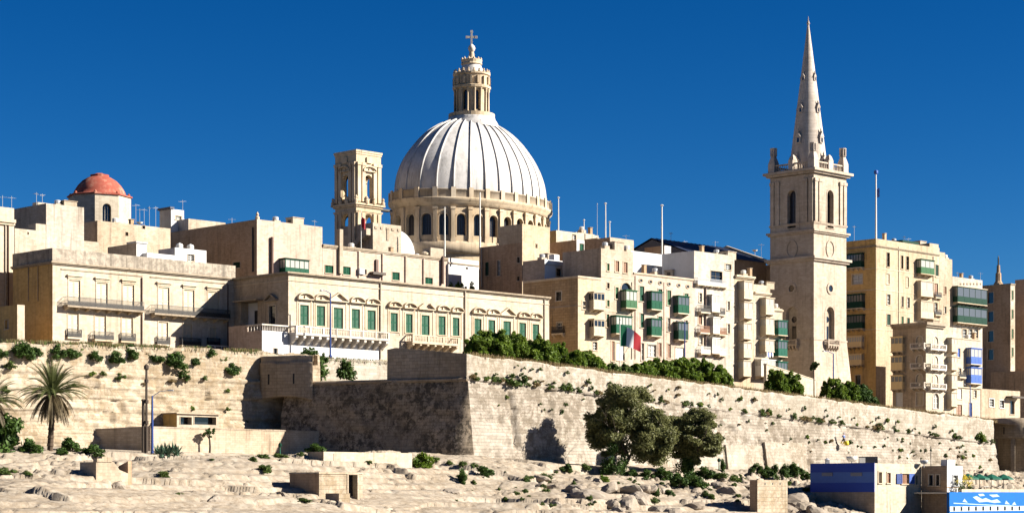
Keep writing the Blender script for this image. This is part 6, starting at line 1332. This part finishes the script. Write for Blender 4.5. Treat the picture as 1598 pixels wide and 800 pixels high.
shrub(1212, 34, 569, 262, 160, 'open green shrub before the teal balconies', name='street_shrub'); shrub(1234, 34, 577, 262, 161, 'broad green shrub at the foot of the cream tower wall')
shrub(1300, 44, 584, 263, 162, 'green shrub beside the blue lamp at the tower foot'); shrub(1322, 36, 592, 262, 163, 'middle green shrub between the tower foot and the tenement'); shrub(1346, 44, 597, 262, 164, 'dark rounded shrub at the foot of the ochre-sided tenement', 'leaf_dark')
p = onD(1270, 570, 268); tree('mop_tree', 'small round-headed tree on a bare stem at the tower foot', (p.x, p.y, zw(a_of(p))), p.z+.5-zw(a_of(p)), 1.9, 'leaf_dark', 170, trunk_h=p.z-.7-zw(a_of(p)), n_leaf=120, size=.12, trunk_r=.09, clumps_n=24)
p, q = onD(1196, 568, 299), onD(1275, 590, 299); px_wall('garden_wall', 'sloping sunlit cream wall at the foot of the church tower', [(p.x, p.y, p.z, 10.0), (q.x, q.y, q.z-.4, 10.0)], .6, 'plaster_cream')
# olives
def olive(px, ybase, ytop, wpx, D, seed, label, lean, lobes, n=64):
    p = onD(px, ybase, D); z0 = ground_z(p.x, p.y); h = (HY-ytop)/F*p.y - z0; w = wpx/F*p.y
    return tree('olive_tree', label, (p.x, p.y, z0-.1), h, w, 'leaf_olive', seed, trunk_h=h*.20, n_leaf=400, size=.19, lean=lean, trunk_r=.28, clumps_n=n, lobes=lobes, depth_=w*.8)
olive(962, 735, 596, 134, 244, 201, 'large grey-green olive tree with a forked trunk against the bastion wall', (1.6, 0),
      [(-.62,0,.50,.38),(-.35,.1,.74,.36),(-.15,-.2,.82,.26),(.1,.1,.72,.34),(.45,0,.50,.40),(.72,.1,.40,.30),(.35,-.3,.36,.34),(-.4,-.3,.40,.36),(0,.2,.45,.4),(-.75,.2,.30,.22),(.78,-.1,.22,.24),(.3,.1,.16,.3),(-.45,.1,.16,.3),(.6,.2,.1,.22)], 150)
olive(1072, 736, 634, 100, 242, 202, 'smaller dark olive tree standing beside the large olive', (.6, 0),
      [(-.55,0,.5,.42),(-.1,.1,.68,.42),(.3,0,.72,.36),(.62,.1,.5,.42),(.1,-.3,.45,.45),(-.4,.2,.3,.34),(.5,-.2,.28,.34),(.1,.1,.2,.3)], 105)
for px, y, w, h, lab in ((958, 738, 3.6, 4.6, 'dark ivy-like thicket round the foot of the large olive'), (1070, 738, 2.6, 3.8, 'dark thicket round the foot of the smaller olive')):
    p = onD(px, y, 242.5); t = thing('thicket', lab, 'shrub', (p.x, p.y, ground_z(p.x, p.y)-.1)); link('foliage', bush_mesh(int(px), w, h, 'leaf_dark', 22, 160, .14), t); link('stem', stem_mesh(5, h*.6, .08), t)
# palm
p = on_rock(78, 702); palm = thing('palm_tree', 'date palm with spreading green fronds and drooping dry fronds on the shore', 'palm', tuple(p)); hc = (HY-615)/F*p.y - p.z
m = MB(); prev = Vector((0, 0, -.5)); nseg = 14
for k in range(nseg):
    f = (k+1)/nseg; q = Vector((.25*math.sin(f*1.5), 0, hc*f)); m.tube(prev, q, .34-.06*f + (.05 if k % 2 else 0), .30-.06*f, 9, cap=False); prev = q
m.build('trunk', 'palm_bark', palm); top = Vector((.25, 0, hc)); rng = np.random.RandomState(5)
def frond(ang, el, ln, droop, mat, name):
    m = MB(); d0 = Vector((math.cos(ang)*math.cos(el), math.sin(ang)*math.cos(el), math.sin(el))); pos = top.copy(); n = 16; pts = [pos.copy()]; d = d0.copy()
    for k in range(n): d = (d + Vector((0, 0, -droop*(.6+k/n)))).normalized(); pos = pos + d*(ln/n); pts.append(pos.copy())
    for k in range(n): m.tube(pts[k], pts[k+1], .05*(1-k/n)+.012, .05*(1-(k+1)/n)+.01, 5, cap=False)
    side = d0.cross(Vector((0,0,1))).normalized()
    for k in range(2, n*3+1):
        f = k/(n*3); i = min(n-1, int(f*n)); a = pts[i].lerp(pts[i+1], f*n-i); tg = (pts[i+1]-pts[i]).normalized(); up = side.cross(tg)
        ll = .62*math.sin(math.pi*min(1, f*.85+.12))*rng.uniform(.8, 1.15)
        for s_ in (-1, 1):
            e = a + (side*s_*.75 + tg*.65 + up*.30*(1 if mat == 'leaf_palm' else -1.2)).normalized()*ll; w = tg*.035
            m.poly([a-w, a+w, e])
    return m.build(name, mat, palm)
for k in range(60): frond(k*2.399+rng.uniform(-.2, .2), R(rng.uniform(8, 82)), rng.uniform(3.5, 4.5), rng.uniform(.055, .09), 'leaf_palm', 'frond')
for k in range(40): frond(k*2.399+rng.uniform(-.3, .3), R(rng.uniform(-50, 12)), rng.uniform(2.9, 4.0), rng.uniform(.09, .15), 'frond_dry', 'dry_frond')
p2_ = on_rock(-14, 704); pc = palm.copy(); COL.objects.link(pc); pc.location = p2_; pc.rotation_euler = (0, 0, 2.1); pc.scale = (.92, .92, .85); pc['label'] = 'second date palm whose fronds reach in beside the dark shore bush'
for c_ in palm.children: d_ = c_.copy(); COL.objects.link(d_); d_.parent = pc
# bushes on the curtain top, plants in the walls
BV = [bush_mesh(300+k, 1.6, 1.35, 'leaf_dark', 16, 110, .11) for k in range(4)]; CV = [bush_mesh(320+k, 1.0, .8, ('leaf_caper', 'leaf_oleander', 'leaf_caper', 'leaf_dark', 'leaf_caper', 'leaf_dry')[k % 6], 7 + k % 3*3, 40, .10) for k in range(6)]; SV = [stem_mesh(330+k, .6) for k in range(2)]
def plant(loc, sx, sz, variants, label, group, name='wall_plant', cat='plant', k=0):
    t = thing(name, label, cat, tuple(loc), R(k*77 % 360), group); link('foliage', variants[k % len(variants)], t, (0,0,0), 0, (sx, sx, sz)); link('stem', SV[k % 2], t, (0,0,0), 0, (sx, sx, sz)); return t
for k, (px, y, w) in enumerate(((6,556,22),(30,560,28),(58,556,22),(88,556,28),(116,556,24),(148,563,22),(178,563,28),(212,562,16),(246,566,22),(274,570,27),(305,570,18),(360,584,20))):
    p = onD(px+random.uniform(-5, 5), y+random.uniform(-3, 3), CUR_D-.35); w_ = w/F*p.y*random.uniform(.75, 1.2); plant(p, w_/1.3, w_/1.5, BV, 'dark rounded bush overhanging the top of the curtain wall', 'bushes along the curtain top', 'wall_bush', 'bush', k)
rs = np.random.RandomState(19)
for k in range(26):
    px = rs.uniform(-5, 380); p = onD(px, rs.uniform(545, 553)+px*.03, CUR_D+.5); w_ = rs.uniform(.5, 1.5); plant(p, w_, w_*rs.uniform(.4, .9), BV if k % 3 == 0 else CV, 'ragged low shrub in the hedge line on the curtain wall top', 'low shrubs on the curtain top', 'wall_bush', 'bush', k)
rs = np.random.RandomState(12); n_ = 0
WL = 'small green caper plant rooted in the bastion masonry'; WG = 'plants in the bastion wall'
def wplant(px, off, s, kind=0):
    global n_
    Y = YD(px, WALL_D); a = a_of((T(px)*Y, Y)); z = (float(zc_w(a)) + .15 if kind == 0 else float(zc_w(a)) + off if kind == 1 else float(zc_w(a)) - off)
    dd = WALL_D - (0 if z > float(zc_w(a)) else BT*(1-z/float(zc_w(a)))) - .12; x, y = aD(a, dd); n_ += 1
    plant((x, y, z-.15), s, s*rs.uniform(.7, 1.2), CV, WL, WG, k=n_)
for px in np.concatenate([rs.uniform(735, 900, 14), rs.uniform(900, 1150, 13), rs.uniform(1050, 1550, 44)]): wplant(float(px), 0, rs.uniform(.5, 1.25))
for px in rs.uniform(740, 1540, 46): wplant(float(px), rs.uniform(.5, 2.4), rs.uniform(.35, .8), 1)
for px in rs.uniform(745, 1545, 60): wplant(float(px), rs.uniform(.8, 4.5), rs.uniform(.3, .75), 2)
for px in rs.uniform(1200, 1545, 22): wplant(float(px), rs.uniform(2.4, 3.0), rs.uniform(.5, .9), 2)
for px, s in ((795, 2.2), (812, 1.8), (772, 1.2), (835, 1.1), (880, 1.3), (1530, 2.0), (1490, 1.5), (1395, 1.4), (1370, 1.6)): wplant(px, 0, s)
for k, (px, y, s) in enumerate(((18,574,1.6),(144,586,1.0),(188,590,1.3),(292,594,2.4),(160,584,1.0),(268,596,.9),(318,592,1.0),(355,640,.8),(8,610,1.2),(384,660,.7),(60,640,.8),(372,672,.8),(410,612,1.4),(300,640,1.0),(258,640,.9),(175,645,1.1),(115,602,.8),(225,600,.7),(330,655,.8),(355,612,.9))):
    p = onD(px, y, CUR_D-1.0); plant(p, s, s*.8, CV, 'small plant growing on the ledges of the curtain wall', 'plants on the curtain ledges', k=k)
for k, (px, y, s) in enumerate(((487,596,2.6),(483,575,2.2),(537,588,1.9),(505,565,.9))):
    p = onD(px, y, 298); plant(p, s, s*1.1, BV, 'leafy creeper hanging beside the rounded turret', 'creepers by the turret', 'creeper', 'plant', k)
# bushes and tufts on the shore
SH = [(15,702,4.6,4.6,'dark'),(48,706,2.2,1.6,'dark'),(110,704,2.4,2.0,'dark'),(95,708,1.6,1.0,'dark'),(145,716,2.2,1.3,'dark'),(60,690,1.8,2.0,'dark'),(215,702,1.5,1.0,'cap'),(150,690,1.8,1.4,'cap'),(196,690,1.5,1.6,'cap'),(10,740,2.0,1.0,'cap'),(40,742,1.2,.6,'cap'),
      (660,728,2.6,2.3,'bright'),(755,742,2.1,1.6,'dark'),(722,754,1.2,1.9,'dark'),(722,732,1.2,.9,'cap'),(740,727,.9,.8,'cap'),(700,724,1.3,.7,'cap'),(680,722,1.2,.6,'cap'),(849,751,1.8,1.1,'cap'),(822,750,1.1,.9,'cap'),(884,738,1.7,1.3,'dark'),(910,735,1.8,1.1,'cap'),(942,750,1.7,1.0,'bright'),(853,766,1.0,.6,'cap'),(805,773,.9,.5,'cap'),(820,768,.8,.5,'cap'),
      (985,742,2.0,1.2,'dark'),(1010,748,1.8,1.4,'dark'),(1032,748,2.6,2.0,'dark'),(1060,760,2.8,2.2,'dark'),(1075,750,2.4,1.6,'dark'),(1090,762,2.2,1.7,'dark'),(1020,772,1.6,1.5,'dark'),(1045,772,1.4,1.0,'dark'),(1100,745,2.4,1.6,'dark'),(1125,748,2.2,1.2,'cap'),(1150,752,2.4,1.4,'cap'),(1100,776,1.2,1.0,'cap'),(1110,778,1.0,.8,'cap'),(1020,785,1.1,.8,'cap'),(1128,735,1.0,2.0,'dark'),
      (1196,746,1.8,2.0,'dark'),(1208,745,1.6,2.4,'dark'),(1224,744,1.7,2.0,'dark'),(1240,744,2.2,2.4,'dark'),(1254,746,2.0,1.6,'dark'),(1232,757,2.2,.8,'cap'),(1262,765,2.0,.8,'cap'),(1290,772,1.6,1.4,'dark'),(1180,742,1.8,1.3,'dark'),
      (412,714,1.3,.8,'cap'),(436,712,1.8,.6,'cap'),(470,712,1.0,.6,'cap'),(412,740,1.4,1.0,'cap'),(402,700,1.0,.7,'cap'),(492,706,2.2,1.4,'dark'),(576,724,.8,.6,'cap'),(630,724,1.5,.5,'bright'),(470,782,1.6,.4,'cap'),(255,742,1.2,.9,'cap'),(300,700,.9,.6,'cap'),(395,718,1.0,.6,'cap'),(330,718,.8,.4,'cap'),(280,770,.8,.4,'cap'),(885,722,.8,.8,'cap'),(870,706,.8,.9,'dark')]
KIND = {'dark': ('leaf_dark', 'dark green bush growing among the shore rocks', 'dark shore bushes'), 'cap': ('leaf_caper', 'small olive-green tuft on the pale shore rock', 'shore tufts'), 'bright': ('leaf_oleander', 'bright green rounded bush on the pale shore rock', 'bright shore bushes')}
SVV = {k: [bush_mesh(400+i*7+len(k), 1.0, 1.0, v[0], 15, 120, .075) for i in range(3)] for k, v in KIND.items()}
for k, (px, y, w, h, kd) in enumerate(SH):
    p = on_rock(px, y); t = thing('shore_bush', KIND[kd][1], 'bush', (p.x, p.y, p.z-.15), R(k*53 % 360), KIND[kd][2]); link('foliage', SVV[kd][k % 3], t, (0,0,0), 0, (w, w, h)); link('stem', SV[k % 2], t, (0,0,0), 0, (w*.8, w*.8, h*.9))
rs = np.random.RandomState(31)
for k in range(70):
    px = rs.uniform(690, 1280); y = rs.uniform(738, 792); p = on_rock(px, y); w = rs.uniform(.3, .8); t = thing('shore_bush', KIND['cap'][1], 'bush', (p.x, p.y, p.z-.08), R(k*53 % 360), KIND['cap'][2]); link('foliage', SVV['cap'][k % 3], t, (0,0,0), 0, (w, w, w*.7)); link('stem', SV[k % 2], t, (0,0,0), 0, (w*.8, w*.8, w*.6))
# agaves
for k, (px, y) in enumerate(((246,708),(258,706),(270,706),(262,712),(252,714),(276,712))):
    p = on_rock(px, y); t = thing('agave', 'spiky agave rosette in the clump before the retaining wall', 'agave', (p.x, p.y, p.z-.1), R(50*k), 'agaves before the retaining wall'); m = MB(); rg = np.random.RandomState(k)
    for q in range(34):
        a = q*2.4; el = R(rg.uniform(12, 85)); ln = rg.uniform(1.0, 1.6); d = Vector((math.cos(a)*math.cos(el), math.sin(a)*math.cos(el), math.sin(el))); sd = d.cross(Vector((0,0,1))).normalized()*.09; mid = d*ln*.55; tip = d*ln - Vector((0,0,.1)); m.quad(-sd*.8, sd*.8, mid+sd, mid-sd); m.poly([mid-sd, mid+sd, tip])
    m.build('leaves', 'leaf_agave', t); MB().lathe([(.22, -.1), (.25, .2), (.05, .4)], 7).build('heart', 'leaf_agave', t)
p = onD(327, 699, 280.6); tree('mop_tree', 'small round-headed tree standing before the sunlit retaining wall', (p.x, p.y, ground_z(p.x, p.y)), p.z + 2.4 - ground_z(p.x, p.y), 1.5, 'leaf_dark', 177, trunk_h=max(.6, p.z + 1.1 - ground_z(p.x, p.y)), n_leaf=110, size=.1, trunk_r=.12, clumps_n=22)
for k, px in enumerate((704, 714, 722, 738)):
    p = onD(px, 445, 352-0 if px < 700 else 358.5); plant((p.x, p.y, p.z-1.2), 1.4, 2.6, CV, 'scraggy plant on the ledge before the whitewashed wall', 'plants by the whitewashed wall', k=k)
# dry grass along the wall tops
def grass(name, label, pts, n, h, mat, seed, spread):
    rg = np.random.RandomState(seed); i = rg.randint(0, len(pts), n); P = np.array(pts)[i]
    P = P + np.stack([rg.normal(0, spread, n), rg.normal(0, spread, n), np.zeros(n)], 1); a = rg.uniform(0, 6.28, n); w = .05; hh = h*rg.uniform(.4, 1.3, n)
    dx, dy = np.cos(a)*w, np.sin(a)*w; lean = rg.normal(0, .35, (n, 2))*hh[:, None]; z = np.zeros(n)
    q = np.stack([P - np.stack([dx, dy, z+.1], 1), P + np.stack([dx, dy, z-.1], 1), P + np.stack([lean[:, 0]+dx*.2, lean[:, 1]+dy*.2, hh], 1), P + np.stack([lean[:, 0]-dx*.2, lean[:, 1]-dy*.2, hh], 1)], 1).reshape(-1, 3)
    return stuff(link(name, leaf_mesh(name, q, mat)), label, 'grass')
pts = []
for px in np.arange(735, 1552, .7):
    Y = YD(px, WALL_D+1.7); a = a_of((T(px)*Y, Y)); k_ = .4+.6*vnoise(px/30, 0., 3)
    for q in range(3): x, y = aD(a, WALL_D+1.2+q*.5); pts.append((x, y, float(zt_w(a))-.25))
grass('dry_grass', 'strip of dry straw-coloured grass along the bastion parapet', pts, 15000, .6, 'leaf_dry', 9, .25)
pts = []
for px in np.arange(-20, 408, .8):
    Y = YD(px, CUR_D+1.0); a = a_of((T(px)*Y, Y)); zq = float(np.interp(a, [110, 150, 165], [17.0, 17.8, 18.0]))
    if vnoise(px/25, 0., 8) > .42: x, y = aD(a, CUR_D+.8); pts.append((x, y, zq)); x, y = aD(a, CUR_D+1.8); pts.append((x, y, zq))
for px in np.arange(405, 612, .8):
    Y = YD(px, 303.8); a = a_of((T(px)*Y, Y)); x, y = aD(a, 303.8); pts.append((x, y, 18.1))
grass('dry_grass', 'strip of dry grass along the curtain wall below the mansions', pts, 5500, .5, 'leaf_dry', 10, .3)
pts = [(p_[0], p_[1], p_[2]) for p_ in pts]; grass('green_weeds', 'green weeds mixed into the dry grass on the curtain wall', pts, 3500, .5, 'leaf_caper', 11, .4)

# ================================================================== boulders
def boulder_mesh(seed):
    bm = bmesh.new(); bmesh.ops.create_icosphere(bm, subdivisions=3, radius=1.0); rg = np.random.RandomState(seed); pl = rg.normal(size=(9, 3)); pl /= np.linalg.norm(pl, axis=1)[:, None]; dd = rg.uniform(.5, .85, 9)
    for v in bm.verts:
        c = np.array(v.co); c = c/np.linalg.norm(c); r = 1.0
        for n_, d_ in zip(pl, dd):
            q = c @ n_
            if q > 1e-3: r = min(r, d_/q)
        r *= 1 + .05*math.sin(c[0]*9+seed)*math.cos(c[1]*8) + rg.normal()*.012
        v.co = Vector(c*r)
    me = bpy.data.meshes.new('boulder'); bm.to_mesh(me); bm.free(); me.materials.append(MATS['boulder']); return me
BM = [boulder_mesh(k) for k in range(6)]; rs = np.random.RandomState(77); BL = []
for px, y, s in ((1234,786,2.0),(1246,796,2.2),(1258,792,1.6),(1226,798,1.5),(1272,800,1.8),(1030,796,1.3),(1050,800,1.2),(870,760,1.2),(905,772,1.6),(930,776,2.0),(950,764,1.4),(985,770,1.6),(1000,780,1.3),(705,768,1.0),(845,756,.9),(980,790,1.5),(1135,770,1.5),(1080,790,1.2),(1120,760,1.1),(330,780,1.0),(180,758,.9),(150,740,.8),(440,772,.8),(560,778,.5)): BL.append((px, y, s))
for k in range(34): BL.append((rs.uniform(840, 1290), rs.uniform(745, 800), rs.uniform(.35, 1.1)))
for k, (px, y, s) in enumerate(BL):
    p = on_rock(px, y); o = link('boulder', BM[k % 6], None, (p.x, p.y, p.z-s*.12), 0, (s*rs.uniform(.9, 1.4), s*rs.uniform(.8, 1.2), s*rs.uniform(.5, .85))); o.rotation_euler = (rs.uniform(-.4, .4), rs.uniform(-.4, .4), rs.uniform(0, 6.28)); tag(o, 'weathered limestone boulder lying on the rocky shore', 'boulder', 'boulders on the shore')

# ================================================================== roof clutter
rs = np.random.RandomState(91); RC = [(846,404,331),(856,405,333),(908,361,356),(921,364,356),(944,386,316),(960,389,316),(978,392,318),(1005,425,318),(1022,428,318),(1050,432,318),(1070,436,316),(1095,393,316),(1118,397,318),(1136,401,316),(1160,430,316),(1170,432,316),(1188,445,315),(1196,447,315),(1210,482,315),(1380,375,332),(1395,378,336),(1435,384,334),(1475,404,332),(1500,434,332),(1515,437,332),(1455,507,306),(1510,529,306),(1520,530,306),(90,320,372),(105,322,372),(180,350,380),(205,353,380),(430,347,362),(460,351,362),(548,388,358),(610,398,358),(650,404,358)]
for k, (px, y, D) in enumerate(RC):
    p = onD(px, y, D); kd = k % 4; hgt = rs.uniform(.5, 1.1)
    if kd in (0, 2):
        t = thing('water_tank', 'small pale water tank on a roof of the old city', 'water tank', (p.x, p.y, p.z-.5), R(45), 'water tanks on the city roofs'); MB().box(-.6, .6, -.5, .5, 0, .5+hgt*.35).build('plinth', 'limestone_pale', t); MB().lathe([(.45, .5+hgt*.35), (.48, .6+hgt*.35), (.48, .9+hgt*.5), (.3, 1.0+hgt*.5)], 10).build('tank', 'white_paint' if kd else 'grey_metal', t)
    elif kd == 1:
        t = thing('stair_head', 'small pale stair head block on a roof of the old city', 'roof block', (p.x, p.y, p.z-.5), R(45), 'stair heads on the city roofs'); MB().box(-1.1, 1.1, -.9, .9, 0, .6+hgt).build('block', 'limestone_pale', t); MB().box(-1.2, 1.2, -1.0, 1.0, .6+hgt, .72+hgt).build('roof_slab', 'limestone_grey', t); MB().box(-1.12, -1.09, -.4, .4, .1, .5+hgt*.8).build('door', 'wood_dark', t)
    else:
        t = thing('chimney', 'short square chimney stack on a roof of the old city', 'chimney', (p.x, p.y, p.z-.5), R(45), 'chimneys on the city roofs'); MB().box(-.3, .3, -.3, .3, 0, .9+hgt).build('stack', 'limestone_brown', t); MB().box(-.38, .38, -.38, .38, .9+hgt, 1.0+hgt).build('cap', 'trim_dark', t)
